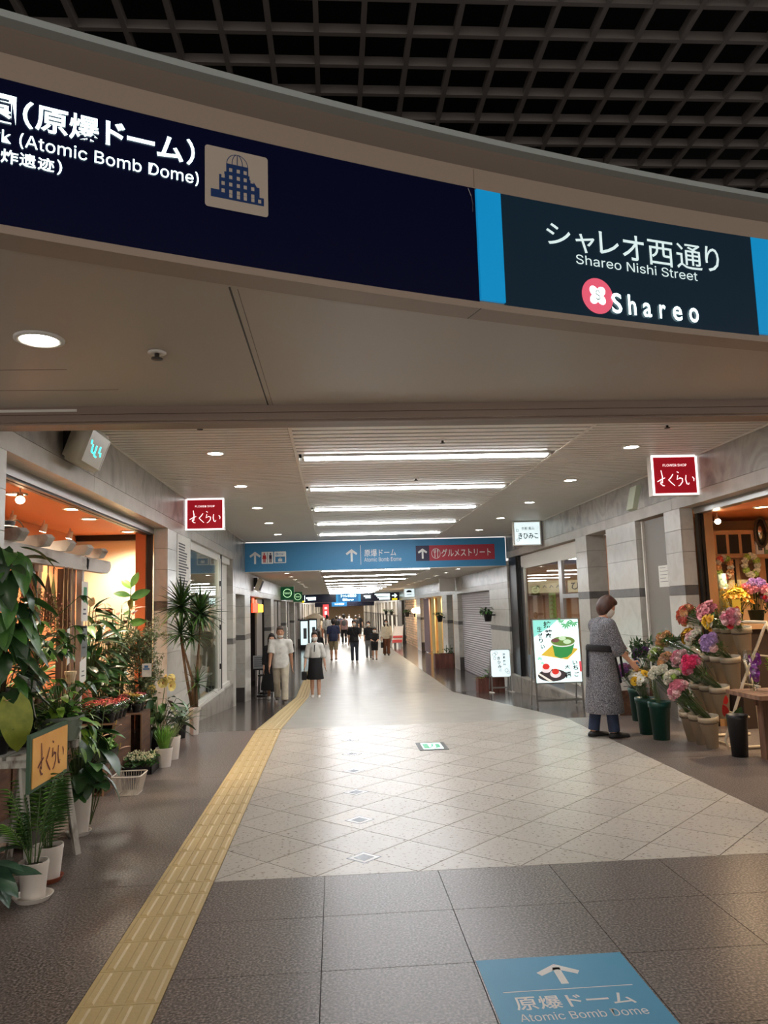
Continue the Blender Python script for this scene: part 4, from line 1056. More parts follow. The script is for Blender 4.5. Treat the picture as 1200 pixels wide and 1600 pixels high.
# wall devices
m_dev = mat('device_ivory', (190, 184, 166), 0.45)
t = thing('wall_clock_unit', 'ivory wall unit with glowing cyan display tilted above the left shop', 'device', (-2.2, 6.62, 2.70))
ax = Matrix.Translation((-2.05, 6.5, 2.955)) @ Matrix.Rotation(math.radians(20), 4, 'Y') @ Matrix.Rotation(math.radians(90), 4, 'Z')
bmx = bmesh.new(); bmesh.ops.create_cube(bmx, size=1)
for v in bmx.verts: v.co = Vector((v.co.x*0.56, v.co.y*0.16, v.co.z*0.34))
bmesh.ops.bevel(bmx, geom=list(bmx.edges), offset=0.03, segments=3, affect='EDGES')
me = bpy.data.meshes.new('housing'); bmx.to_mesh(me); bmx.free(); me.materials.append(m_dev); me.transform(Matrix.Translation(-Vector(t.location)) @ ax)
for p in me.polygons: p.use_smooth = True
obj('housing', me, t)
def axp(x, y, z): return ax @ Vector((x, y, z))
mb = MB(); mb.add([axp(-.24, -.0805, -.135), axp(.24, -.0805, -.135), axp(.24, -.0805, .135), axp(-.24, -.0805, .135)], [(0, 1, 2, 3)]); mb.build('face_plate', mat('device_face', (200, 194, 178), 0.3), t)
m_cy = mat('display_cyan', (40, 220, 210), 0.4, emit=(30, 230, 215), estr=2.0)
pmx = lambda a, b, d=0.0: axp(a*2.9-.02, -.0815-d, b*1.1-.01)
flat_on('display_digits', [stroke2d(p, .010, False) for p in ([(-.055, .06), (-.05, .03)], [(-.035, .035), (-.03, -.02)], [(-.03, -.02), (-.008, -.02)], [(-.005, .04), (0.0, -.035)], [(.0, -.035), (.022, -.038)], [(.028, .05), (.03, .0)], [(.045, .01), (.05, -.02)])], pmx, m_cy, t)
mb = MB(); mb.add([axp(.215, -.081, -.13), axp(.222, -.081, -.13), axp(.222, -.081, .12), axp(.215, -.081, .12)], [(0, 1, 2, 3)]); mb.build('seam', m_ink, t)
mb = MB(); mb.box(-2.2, -2.1, 6.35, 6.65, 2.9, 3.08); mb.build('bracket', m_dark, t)
t = thing('wall_speaker', 'cream wall speaker tilted under the far ceiling on the left', 'speaker', (-2.2, 21.4, 2.1))
mtx = Matrix.Translation((-2.06, 21.4, 2.25)) @ Matrix.Rotation(math.radians(22), 4, 'Y')
mb = MB(); mb.cbox((0, 0, 0), (0.12, 0.5, 0.34), mtx); mb.build('housing', mat('cream_speaker', (216, 204, 178), 0.5), t)
mb = MB(); mb.cbox((0.063, 0, 0), (0.008, 0.42, 0.28), mtx); mb.build('grille', m_ink, t)
mb = MB(); mb.box(-2.2, -2.1, 21.3, 21.4, 2.2, 2.45); mb.build('bracket', m_dark, t)
mb = MB(); mb.extrude([(3.86, 9.6, 2.72), (3.92, 9.6, 2.70), (4.0, 9.6, 3.02), (3.93, 9.6, 3.02)], (0, 0.22, 0))
tag(mb.build('wall_speaker', mat('pale_green_unit', (176, 186, 166), 0.5)), 'pale green slim unit hanging behind the right red box sign', 'device')

# ------------------------------------------------ standing boards
def lightbox_board(name, label, x0, x1, y, zf, z0, z1, tilt, face, frame=m_chrome, corner=0.0):
    t = thing(name, label, 'sign board', ((x0+x1)/2, y, zf))
    w = x1-x0
    mtx = Matrix.Translation(Vector((x0, y, zf))) @ Matrix.Rotation(tilt, 4, 'X')
    L = lambda a, b, d=0.0: mtx @ Vector((a, -d, b))
    a0, a1 = z0-zf, z1-zf
    mb = MB(); mb.cbox((w/2, 0.03, (a0+a1)/2), (w, 0.05, a1-a0), mtx); mb.build('light_box', frame, t)
    f = 0.02
    mb = MB(); mb.add([L(f, a0+f, -0.0), L(w-f, a0+f, 0), L(w-f, a1-f, 0), L(f, a1-f, 0)], [(0, 1, 2, 3)])
    fm = lambda a, b, d=0.0: L(a, a0+b, 0.002+d)
    for xx in (0.015, w-0.015):
        mb2 = MB(); mb2.cbox((xx, 0.03, a1/2), (0.03, 0.03, a1), mtx); mb2.build('leg', frame, t)
        mb3 = MB(); p0 = mtx @ Vector((xx, 0.06, a1*0.97)); mb3.tube([p0, (p0.x, p0.y+0.30, zf)], 0.014, 6); mb3.build('leg', frame, t)
    mb4 = MB(); mb4.cbox((w/2, 0.03, 0.12), (w, 0.025, 0.035), mtx); mb4.build('cross_bar', frame, t)
    return t, fm, w, a1-a0
m_lb = mat('poster_glow', (200, 225, 222), 0.35, emit=(222, 246, 244), estr=0.7)
t, fm, w, h = lightbox_board('menu_light_board', 'large glowing menu board with green tea bowl and strawberry sweets', 3.26, 4.06, 12.64, -0.165, 0.22, 1.28, math.radians(-3), m_lb)
flat_on('poster_face', [rect(.02, w-.02, .02, h-.02)], fm, m_lb, t)
def E(n, rgb, e=0.38): return mat('print_'+n, rgb, 0.4, emit=rgb, estr=e)
flat_on('poster_wash', [poly2((.02, h-.02), (.02, h*.72), (w*.35, h*.86), (w*.55, h-.02))], fm, E('mint', (150, 235, 220)), t, .0005)
def leaf5(cx, cy, r, rot):
    out = []
    for k in range(7):
        a = rot+(k-3)*0.62; tip = (cx+r*math.cos(a), cy+r*math.sin(a)); n = (-math.sin(a)*r*.13, math.cos(a)*r*.13); mid = (cx+r*.5*math.cos(a), cy+r*.5*math.sin(a))
        out.append(poly2((cx, cy), (mid[0]-n[0], mid[1]-n[1]), tip, (mid[0]+n[0], mid[1]+n[1])))
    return out
flat_on('maple_leaves', leaf5(w*.72, h*.91, .10, -1.2)+leaf5(w*.88, h*.93, .09, -1.9)+leaf5(w*.62, h*.97, .07, -2.0), fm, E('leaf', (60, 170, 90)), t, .001)
flat_on('maple_leaves', leaf5(w*.12, h*.38, .05, 1.5)+leaf5(w*.17, h*.31, .04, 1.0), fm, E('leaf2', (120, 210, 170)), t, .001)
flat_on('bamboo_mat', [poly2((w*.15, h*.44), (w*.42, h*.60), (w*.94, h*.52), (w*.70, h*.36))], fm, E('mat', (225, 190, 70)), t, .001)
flat_on('tea_bowl', [poly2((w*.40, h*.62), (w*.44, h*.42), (w*.55, h*.385), (w*.70, h*.40), (w*.80, h*.46), (w*.88, h*.62))], fm, E('bowl', (60, 150, 80)), t, .002)
flat_on('tea_bowl', [disc(w*.63, h*.64, w*.27, 28, h*.085)], fm, E('rim', (235, 245, 235)), t, .0025)
flat_on('tea_bowl', [disc(w*.63, h*.645, w*.25, 28, h*.072)], fm, E('tea', (110, 140, 70)), t, .003)
flat_on('tea_topping', [disc(w*.47, h*.66, w*.085, 14, h*.03)], fm, E('bean', (120, 80, 80)), t, .0035)
flat_on('tea_topping', [disc(w*.62, h*.69, w*.075, 14, h*.033), disc(w*.72, h*.635, w*.085, 14, h*.035)], fm, E('cream', (205, 235, 195)), t, .0035)
flat_on('plate', [disc(w*.36, h*.13, w*.30, 26, h*.095)], fm, E('plate', (70, 60, 62)), t, .001)
for cx, cy in ((.24, .25), (.43, .17)):
    flat_on('rice_cake', [disc(w*cx, h*(cy-.02), w*.115, 18, h*.06)], fm, E('mochi', (250, 235, 235)), t, .002)
    flat_on('strawberry', [disc(w*cx, h*(cy+.015), w*.075, 16, h*.045)], fm, E('berry', (225, 60, 50)), t, .003)
flat_on('pick', [poly2((w*.06, h*.155), (w*.10, h*.165), (w*.36, h*.04), (w*.30, h*.03))], fm, E('pick', (245, 240, 225)), t, .002)
for s_, a, b, c0, c1 in (('抹', .24, .40, .86, .96), ('茶', .26, .42, .70, .83), ('生', .10, .20, .80, .88), ('ぜ', .11, .21, .71, .78), ('り', .13, .21, .63, .70), ('ぃ', .16, .24, .54, .60), ('い', .80, .90, .28, .34), ('ち', .80, .91, .20, .27), ('ご', .82, .92, .10, .17), ('大', .63, .74, .22, .28), ('福', .62, .75, .08, .18)):
    flat_on('lettering', [fit_text(s_, w*a, w*b, h*c0, h*c1, .025)], fm, m_inkb, t, .004)
flat_on('price_tag', [rect(w*.94, w*.985, h*.17, h*.33)], fm, E('tag', (230, 90, 100)), t, .002)
t, fm, w, h = lightbox_board('menu_light_board', 'small rounded glowing white board with black brush name beside planter', 3.81, 4.31, 19.05, -0.62, -0.25, 0.425, math.radians(-2), m_wht_face)
flat_on('poster_face', [roundrect(.012, w-.012, .012, h-.012, .05)], fm, m_wht_face, t)
for s_, a, b, c0, c1 in (('京', .62, .75, .78, .86), ('都', .62, .75, .67, .75), ('嵐', .62, .76, .53, .61), ('山', .63, .75, .43, .50), ('き', .34, .48, .62, .74), ('ひ', .35, .51, .48, .59), ('み', .36, .54, .33, .45), ('こ', .42, .54, .22, .29)):
    flat_on('brush_lettering', [fit_text(s_, w*a, w*b, h*c0, h*c1, .02)], fm, m_inkb, t, .002)
flat_on('crest', [ring(w*.2, h*.82, .045, .008, 14), ring(w*.3, h*.88, .04, .008, 14), ring(w*.22, h*.68, .035, .008, 14), ring(w*.78, h*.24, .045, .008, 14), ring(w*.86, h*.16, .035, .008, 14)], fm, m_ink, t, .002)
for xx in (0.0, w):
    mb = MB(); mb.box(3.81+xx-.045, 3.81+xx+.045, 18.92, 19.19, -0.64, -0.6); mb.build('foot', m_white_panel, t)
# far red and white A-frame
t = thing('a_frame_board', 'far white A-frame board with red stripes beside the dark column', 'sign board', (3.5, 44.3, -D))
mb = MB(); mb.extrude([(3.2, 44.2, -.5), (3.78, 44.2, -.5), (3.92, 44.65, .42), (3.42, 44.65, .42)], (0, .03, .01)); mb.build('panel', mat('aframe_white', (236, 232, 230), 0.5), t)
mb = MB(); mb.extrude([(3.22, 44.17, -.48), (3.78, 44.17, -.48), (3.81, 44.27, -.32), (3.25, 44.27, -.32)], (0, -.01, 0)); mb.extrude([(3.28, 44.3, -.22), (3.83, 44.3, -.22), (3.85, 44.36, -.10), (3.30, 44.36, -.10)], (0, -.01, 0)); mb.build('red_stripe', mat('stripe_red', (200, 70, 74), 0.5), t)
for a, b in (((3.2, 44.2, -.73), (3.42, 44.65, .5)), ((3.78, 44.2, -.73), (3.92, 44.65, .5)), ((3.2, 45.0, -.73), (3.42, 44.68, .5)), ((3.78, 45.0, -.73), (3.92, 44.68, .5))):
    mb = MB(); mb.tube([a, b], .025, 6); mb.build('leg', m_white_metal, t)
pm = lambda a, b, d=0.0: Vector((3.3+a+b*.14/.9*1.0, 44.2+.45*(b+.05)/.92-.02, -.5+b))
flat_on('print', [stroke2d([(.12, .5), (.3, .56), (.4, .7)], .04), stroke2d([(.1, .62), (.25, .7), (.42, .62)], .05), stroke2d([(.1, .78), (.3, .84)], .04)], pm, mat('print_mauve', (190, 90, 130), 0.5), t)
# ================================================================== PLANTS: helpers
def leaf_mat(name, a, b, rough=0.38):
    return noise_mat(name, [(0.3, a), (0.7, b)], 14, 3, rough, per_object=0.18)
m_leaf_dark = leaf_mat('leaf_dark', (34, 62, 34), (56, 90, 46), 0.32)
m_leaf_mid = leaf_mat('leaf_mid', (56, 98, 44), (86, 132, 60))
m_leaf_bright = leaf_mat('leaf_bright', (100, 152, 60), (142, 188, 84))
m_leaf_lime = leaf_mat('leaf_lime', (112, 150, 48), (156, 186, 72))
m_leaf_grey = leaf_mat('leaf_grey', (92, 104, 72), (132, 140, 104), 0.5)
m_leaf_yellowgreen = leaf_mat('leaf_yellowgreen', (108, 118, 36), (138, 146, 54), 0.5)
m_leaf_blue = leaf_mat('leaf_bluegreen', (40, 70, 52), (74, 104, 80))
m_leaf_dracaena = leaf_mat('leaf_dracaena', (34, 58, 30), (58, 88, 42))
m_stem = noise_mat('stem_brown', [(0.3, (84, 66, 46)), (0.7, (116, 92, 64))], 20, 3, 0.8)
m_stem_green = mat('stem_green', (74, 98, 48), 0.6)
m_soil = noise_mat('soil', [(0.3, (42, 32, 24)), (0.7, (66, 50, 38))], 60, 4, 0.95)
m_pot_white = noise_mat('pot_white', [(0.3, (212, 202, 190)), (0.7, (226, 218, 208))], 3, 4, 0.4)
m_pot_black = mat('pot_black', (26, 25, 26), 0.45)
m_terra = mat('terracotta', (140, 74, 50), 0.7)
def leaf_me(name, L, W, material, prof='oval', droop=0.25, fold=0.15, nseg=5, notch=0.0):
    """leaf along +Y from its base, upper face +Z, with a midrib fold"""
    big = L > .12 and W > .05
    nr, ncol = (8, 5) if big else (5, 3)
    def wf(t):
        if prof == 'oval': return math.sin(PI*min(1, t*.96+.02))**.75
        if prof == 'lance': return (math.sin(PI*t**.75)**.9 if 0 < t < 1 else 0)+.06*(1-t)
        if prof == 'heart': return 1.42*((t+.02)**.34)*((1-t)**.72)
        return min(1.0, .5+t*2.2)*(1-t**2.6)
    vs = []; cs = [-1+2*i/(ncol-1) for i in range(ncol)]
    for i in range(nr):
        t = i/(nr-1); ww = W*.5*wf(t); z = -droop*L*t*t
        for c in cs: vs.append((ww*c, L*t-(notch*L*abs(c)**1.5*max(0, 1-3*t)), z+fold*ww*(abs(c)**1.6)))
    fs = [(i*ncol+j, i*ncol+j+1, (i+1)*ncol+j+1, (i+1)*ncol+j) for i in range(nr-1) for j in range(ncol-1)]
    mb = MB(); mb.add(vs, fs); return mb.mesh(name, material, True)
def frame_to(base, d, up=(0, 0, 1), roll=0.0):
    d = Vector(d).normalized(); up = Vector(up)
    x = d.cross(up)
    if x.length < 1e-4: x = Vector((1, 0, 0))
    x.normalize(); z = x.cross(d)
    m3 = Matrix((x, d, z)).transposed()
    return Matrix.Translation(Vector(base)) @ m3.to_4x4() @ Matrix.Rotation(roll, 4, 'Y')
def put_leaf(me, parent, base, d, s=1.0, roll=0.0, name='leaf', up=(0, 0, 1)):
    o = obj(name, me, parent); o.matrix_local = frame_to(base, d, up, roll) @ Matrix.Diagonal((s, s, s, 1)); return o
def sph(az, el): return Vector((math.cos(el)*math.cos(az), math.cos(el)*math.sin(az), math.sin(el)))
def pot_mesh(root, r0, r1, h, material, lip=0.012, saucer=None, soil=True, n=24, smat=None):
    mb = MB(); mb.lathe([(r0, 0), (r1, h-0.02), (r1+lip*0.5, h-0.02), (r1+lip*0.5, h), (r1-0.006, h), (r1-0.01, h*0.86), (0.001, h*0.86)], n)
    mb.build('pot', material, root, False, False, auto=0.6)
    if soil: mb = MB(); mb.lathe([(r1-0.012, h*0.87), (r1*0.5, h*0.9), (0.001, h*0.9)], 14); mb.build('soil', m_soil, root, True, False)
    if saucer:
        mb = MB(); mb.lathe([(saucer*0.8, 0.0), (saucer, 0.028), (saucer-0.008, 0.028), (saucer*0.78, 0.006), (0.001, 0.006)], n); mb.build('saucer', smat or material, root, False, False, auto=0.6)
def small_leaves(mb, pts, L, W, rnd, spread=1.0, updir=0.2):
    """cheap folded leaflets joined in one mesh"""
    for p in pts:
        d = sph(rnd.random()*2*PI, (rnd.random()-0.35)*spread+updir)
        m_ = frame_to(p, d, (0, 0, 1), rnd.uniform(-.8, .8)); l = L*rnd.uniform(.7, 1.25); w = W*rnd.uniform(.8, 1.2)
        vs = [m_ @ Vector(q) for q in ((0, 0, 0), (w/2, l*.45, .12*w), (0, l, -l*.12), (-w/2, l*.45, .12*w))]
        mb.add(vs, [(0, 1, 2), (0, 2, 3)])
def blossom_me(name, petals, r, material, centre, layers=1, cup=0.35, wfac=1.0):
    mb = MB()
    for ly in range(layers):
        rr = r*(1-0.26*ly); el = cup+0.5*ly
        for k in range(petals):
            a = 2*PI*(k+0.5*(ly % 2))/petals
            m_ = frame_to((0, 0, 0.02*r*ly), sph(a, el), (0, 0, 1)); w = 2.0*rr*math.sin(PI/petals)*1.25*wfac
            vs = [m_ @ Vector(q) for q in ((-.1*w, 0, 0), (-.5*w, rr*.6, .06*r), (-.25*w, rr, 0), (.25*w, rr, 0), (.5*w, rr*.6, .06*r), (.1*w, 0, 0))]
            mb.add(vs, [(0, 1, 4, 5), (1, 2, 3, 4)])
    o = len(mb.f); mb.mat(1); mb.ball((0, 0, r*.12), r*.24, 7, 4, (1, 1, .6))
    return mb.mesh(name, [material, centre], True)
def pompon_me(name, r, material, n=46, petal=0.42, seed=3):
    """ruffled ball of petals (carnation, chrysanthemum)"""
    rnd = random.Random(seed); mb = MB(); mb.ball((0, 0, 0), r*.72, 8, 6)
    for i in range(n):
        z = 1-2*(i+.5)/n; a = i*2.39996
        d = Vector((math.sqrt(max(0, 1-z*z))*math.cos(a), math.sqrt(max(0, 1-z*z))*math.sin(a), z))
        if d.z < -0.6: continue
        m_ = frame_to(d*r*.55, (d+Vector((rnd.uniform(-.4, .4), rnd.uniform(-.4, .4), rnd.uniform(-.2, .5)))), (0, 0, 1), rnd.uniform(0, 6))
        w = r*petal; l = r*.55
        vs = [m_ @ Vector(q) for q in ((-.3*w, 0, 0), (-.7*w, l*.8, .2*w), (0, l, -.1*w), (.7*w, l*.8, .2*w), (.3*w, 0, 0))]
        mb.add(vs, [(0, 1, 2, 3, 4)])
    return mb.mesh(name, material, True)

# ================================================================== LEFT FLOWER SHOP STALL
R_ = random.Random(11)
# --- palms in white pots by the bench
def palm(name, label, x, y, h, r1, seed, smat, sa):
    rnd = random.Random(seed)
    t = thing(name, label, 'potted plant', (x, y, 0), 0, 'parlour palms in white pots')
    pot_mesh(t, r1*.78, r1, 0.205, m_pot_white, 0.004, sa, True, 26, smat)
    st = MB()
    for k in range(9):
        a = rnd.random()*2*PI; lean = rnd.uniform(.05, .26)*h; top = Vector((math.cos(a)*lean, math.sin(a)*lean, rnd.uniform(.6, 1.0)*h))
        base = Vector((math.cos(a)*.018, math.sin(a)*.018, .17)); mid = (base+top)/2+Vector((-math.cos(a)*.02, -math.sin(a)*.02, .04))
        P = [base.lerp(mid, q)*(1-q)+mid.lerp(top, q)*q for q in (0, .25, .5, .75, 1)]
        st.tube(P, .0035, 5)
        fr = MB()
        for i in range(11):
            q = .36+.62*i/10; p = P[0]*(1-q)**2+mid*(2*q*(1-q))+top*q*q
            for sgn in (-1, 1):
                side = Vector((-math.sin(a), math.cos(a), 0))*sgn
                d = (side*.9+Vector((math.cos(a), math.sin(a), 0))*.5+Vector((0, 0, .35))).normalized()
                m_ = frame_to(p, d); L = .105*(1.1-.5*abs(q-.6)); w = .014
                fr.add([m_ @ Vector(v) for v in ((0, 0, 0), (w/2, L*.4, .002), (0, L, -.02), (-w/2, L*.4, .002))], [(0, 1, 2), (0, 2, 3)])
        fr.build('frond', m_leaf_mid if k % 3 else m_leaf_bright, t, True, False)
    st.build('stem', m_stem_green, t, True, False)
    return t
palm('potted_palm', 'small parlour palm in a white pot on a white saucer, nearest the camera', -1.70, 4.60, .66, .078, 5, m_pot_white, .108)
palm('potted_palm', 'bushy parlour palm in a white pot on a terracotta saucer behind the first', -1.73, 4.90, .70, .085, 9, m_terra, .092)
# --- sawhorse bench with weathered paint
m_oldpaint = noise_mat('weathered_paint', [(0.36, (96, 84, 70)), (0.44, (176, 172, 162)), (1.0, (200, 196, 188))], 9, 6, 0.7, (1, 1, .35), bump=.15)
t = thing('sawhorse_bench', 'weathered pale painted sawhorse bench holding pots in the left shop', 'bench', (-1.95, 5.15, 0))
for ya, yb in ((5.36, 5.40), (4.72, 4.62)):
    for sx, top in ((-1.72, -1.82), (-2.16, -2.06)):
        mb = MB(); mb.tube([(sx, yb, 0.0), (top, ya, .69)], .026, 4); mb.build('leg', m_oldpaint, t)
    mb = MB(); mb.box(-2.17, -1.72, ya-.03, ya+.03, .69, .735); mb.build('top_rail', m_oldpaint, t)
    mb = MB(); mb.box(-2.10, -1.78, ya-.015, ya+.015, .28, .32); mb.build('brace', m_oldpaint, t)
for k, x in enumerate((-2.12, -1.98, -1.84)):
    mb = MB(); mb.box(x-.06, x+.06, 4.68, 5.40, .735, .757); mb.build('plank', m_oldpaint, t)
# orange shop sign with green frame hung on the bench side
t = thing('shop_sign_board', 'orange shop name board in a green frame hung on the bench', 'sign', (-1.70, 4.80, .58))
mb = MB(); mb.box(-1.715, -1.695, 4.49, 5.10, .585, .90); mb.build('frame', mat('green_frame', (58, 84, 62), 0.6), t)
mb = MB(); mb.box(-1.696, -1.690, 4.52, 5.075, .605, .875); mb.build('board', noise_mat('orange_board', [(0.3, (222, 156, 74)), (0.7, (236, 182, 98))], 4, 3, 0.6), t)
pm = plane_map((-1.690, 4.52, .605), (0, 1, 0), (0, 0, 1), .002)
flat_on('brush_lettering', sakurai(.06, .50, .04, .24, .016), pm, mat('brush_red', (96, 24, 22), 0.6), t)
# --- pothos in a grey green tub on the bench
def leafy(name, label, loc, leaves, me_list, rnd, rmin, rmax, zmin, zmax, elr=(-.4, .7), stems=True, potargs=None, group=None, stem_mat=m_stem_green, stem_top=None, scale=(.8, 1.25), centre=(0, 0)):
    t = thing(name, label, 'potted plant', loc, 0, group)
    if potargs: pot_mesh(t, *potargs[0], **(potargs[1] if len(potargs) > 1 else {}))
    st = MB()
    for k in range(leaves):
        az = rnd.random()*2*PI; rr = rnd.uniform(rmin, rmax); z = rnd.uniform(zmin, zmax)
        base = Vector((centre[0]+rr*math.cos(az), centre[1]+rr*math.sin(az), z))
        d = sph(az+rnd.uniform(-.5, .5), rnd.uniform(*elr))
        put_leaf(rnd.choice(me_list), t, base, d, rnd.uniform(*scale), rnd.uniform(-.4, .4))
        if stems:
            st.tube([(centre[0]*.2+.25*rr*math.cos(az), centre[1]*.2+.25*rr*math.sin(az), (stem_top if stem_top is not None else zmin-.1)), (base+Vector((0, 0, .02)))*.5+Vector((0, 0, (stem_top or zmin)*.5)), base], .003, 4, False)
    if stems: st.build('stem', stem_mat, t, True, False)
    return t
me_pothos = [leaf_me('leaf', .085, .062, m_leaf_bright, 'heart', .3, .2), leaf_me('leaf', .09, .066, m_leaf_mid, 'heart', .4, .2), leaf_me('leaf', .075, .056, m_leaf_lime, 'heart', .3, .2)]
t = leafy('potted_pothos', 'bright green pothos spilling from a grey green tub on the bench', (-1.80, 5.27, .757), 110, me_pothos, R_, .05, .19, .10, .36, (-.6, .7), True, ((.11, .14, .15, mat('tub_greygreen', (118, 128, 116), 0.5)),), stem_top=.12)
for k in range(26):
    z = R_.uniform(-.08, .12); put_leaf(R_.choice(me_pothos), t, (R_.uniform(.12, .24), R_.uniform(-.05, .18), z), sph(R_.uniform(-.8, .8), R_.uniform(-1.0, -.1)), R_.uniform(.8, 1.2))
me_dk = [leaf_me('leaf', .13, .06, m_leaf_dark, 'oval', .4, .25), leaf_me('leaf', .11, .055, m_leaf_mid, 'oval', .35, .25)]
leafy('potted_foliage', 'dark leafy plant in a small tub on the bench behind the orange sign', (-2.02, 4.80, .757), 14, me_dk, R_, .03, .12, .10, .24, (-.3, .9), True, ((.07, .09, .11, m_pot_black),), stem_top=.1)
# hanging basket with a white hanger standing on the bench
t = thing('hanging_planter', 'small planter with a white triangular hanger hook on the bench', 'planter', (-1.93, 5.06, .757))
pot_mesh(t, .05, .07, .09, m_pot_black)
mb = MB()
for a in (0, 2.1, 4.2): mb.tube([(.065*math.cos(a), .065*math.sin(a), .085), (0, 0, .40)], .004, 6)
mb.build('hanger', m_white_metal, t, True, False)
mb = MB(); mb.tube([(0, 0, .40), (.012, 0, .44), (.0, 0, .47), (-.022, 0, .455), (-.02, 0, .43)], .006, 7); mb.build('hook', m_white_metal, t, True, False)
mb = MB(); mb.box(.012, .05, -.012, -.009, .33, .40); mb.build('price_tag', m_paper, t, False, False)
t2 = leafy('potted_foliage', 'pale trailing plant tucked beside the hanging planter', (-2.08, 5.22, .757), 24, me_pothos, R_, .02, .1, .1, .22, (-.2, .9), True, ((.05, .065, .09, m_white_metal),), stem_top=.08)
# --- tall white pot with a broad glossy plant
me_big = [leaf_me('leaf', .20, .12, m_leaf_dark, 'oval', .45, .22), leaf_me('leaf', .17, .10, m_leaf_mid, 'oval', .5, .22)]
leafy('potted_peace_lily', 'broad dark glossy plant in a tall white pot right of the bench', (-1.86, 5.86, 0), 46, me_big, R_, .04, .16, .33, .72, (-.7, .5), True, ((.062, .088, .31, m_pot_white, .004, .09),), stem_top=.27)
t = COL.objects[-1]
m_spathe = mat('spathe_pink', (206, 158, 128), 0.5)
me_sp = leaf_me('spathe', .085, .05, m_spathe, 'oval', .1, .3)
fl_ = thing('cut_anthurium', 'pale salmon anthurium spathes among the leaves by the brown post', 'flower', (-1.86, 6.12, 0))
st = MB()
for k, (x, y, z) in enumerate(((.10, -.02, .86), (.16, .05, .70), (.05, .08, .62), (.18, .1, .52))):
    st.tube([(0, 0, 0), (x*.5, y*.5, z*.6), (x, y, z)], .004, 5); put_leaf(me_sp, fl_, (x, y, z), sph(R_.uniform(-.8, .6), .3), 1.0, 0, 'spathe')
    mb = MB(); mb.tube([(x, y, z), (x+.015, y-.01, z+.05)], [.005, .003], 6); mb.build('spadix', mat('spadix_yellow', (214, 180, 90), 0.6), fl_, True, False)
st.build('stem', m_stem_green, fl_, True, False)
# --- tall climbing foliage on the far left: big heart leaves and a bushy money tree
me_heart = [leaf_me('leaf', .22, .17, m_leaf_dark, 'heart', .5, .25, notch=.12), leaf_me('leaf', .19, .15, m_leaf_mid, 'heart', .6, .25, notch=.12)]
t = thing('climbing_philodendron', 'tall climbing plant with big dark heart leaves at the picture edge', 'potted plant', (-2.06, 4.98, .757))
pot_mesh(t, .06, .08, .12, m_pot_black)
mb = MB(); mb.tube([(0, 0, .1), (.01, 0, .6), (0, .02, 1.2)], .018, 8); mb.build('moss_pole', m_stem, t, True, False)
R2 = random.Random(21)
for k in range(72):
    z = .15+1.08*k/71; az = R2.uniform(-2.4, .9); b = Vector((.10*math.cos(az), .12*math.sin(az), z)); put_leaf(R2.choice(me_heart), t, b, sph(az, R2.uniform(-.9, .1)), R2.uniform(.75, 1.15), R2.uniform(-.3, .3))
put_leaf(leaf_me('leaf', .27, .27, m_leaf_yellowgreen, 'heart', .25, .08, notch=.22), t, (.20, -.32, .30), (.25, -.05, -1), 1.0, 0, 'leaf', (1, -.9, .2))
put_leaf(me_sp, t, (.16, -.30, .32), (.2, -.6, .1), 1.0, 0, 'spathe')
put_leaf(me_heart[0], t, (.0, .1, 1.15), (.4, .35, .25), 1.25, 0, 'leaf')
put_leaf(me_heart[0], t, (.0, -.1, 1.1), (.5, -.35, .15), 1.15, 0, 'leaf')
me_pach = [leaf_me('leaf', .11, .045, m_leaf_mid, 'lance', .35, .2), leaf_me('leaf', .12, .05, m_leaf_bright, 'lance', .35, .2), leaf_me('leaf', .10, .045, m_leaf_dark, 'lance', .35, .2)]
t = thing('potted_money_tree', 'bushy green money tree with drooping leaf fans beside the pergola', 'potted plant', (-2.12, 5.70, 0))
pot_mesh(t, .12, .16, .30, m_pot_black)
mb = MB(); mb.tube([(0, 0, .25), (.02, 0, .7), (-.01, .02, 1.2), (.0, .0, 1.55)], [.022, .018, .014, .008], 8); mb.build('trunk', m_stem, t, True, False)
R3 = random.Random(5); br = MB()
for k in range(64):
    az = R3.uniform(0, 2*PI); el = R3.uniform(-.3, .9); rr = R3.uniform(.12, .34); z0 = R3.uniform(.72, 1.52)
    tip = Vector((0, 0, z0))+sph(az, el)*rr; br.tube([(0, 0, z0-.08), tip], .003, 4, False)
    for q in range(5):
        a2 = az+(q-2)*.55; put_leaf(R3.choice(me_pach), t, tip, sph(a2, R3.uniform(-.7, .1)), R3.uniform(.7, 1.0))
br.build('twig', m_stem_green, t, True, False)
leafy('potted_fern_palm', 'low dark feathery plant under the money tree', (-2.05, 5.62, .0), 30, [leaf_me('leaf', .2, .03, m_leaf_dark, 'lance', .4, .2)], R_, .02, .1, .5, .95, (.1, 1.1), True, ((.09, .12, .45, mat('pot_grey', (128, 122, 116), .6)),), stem_top=.4)

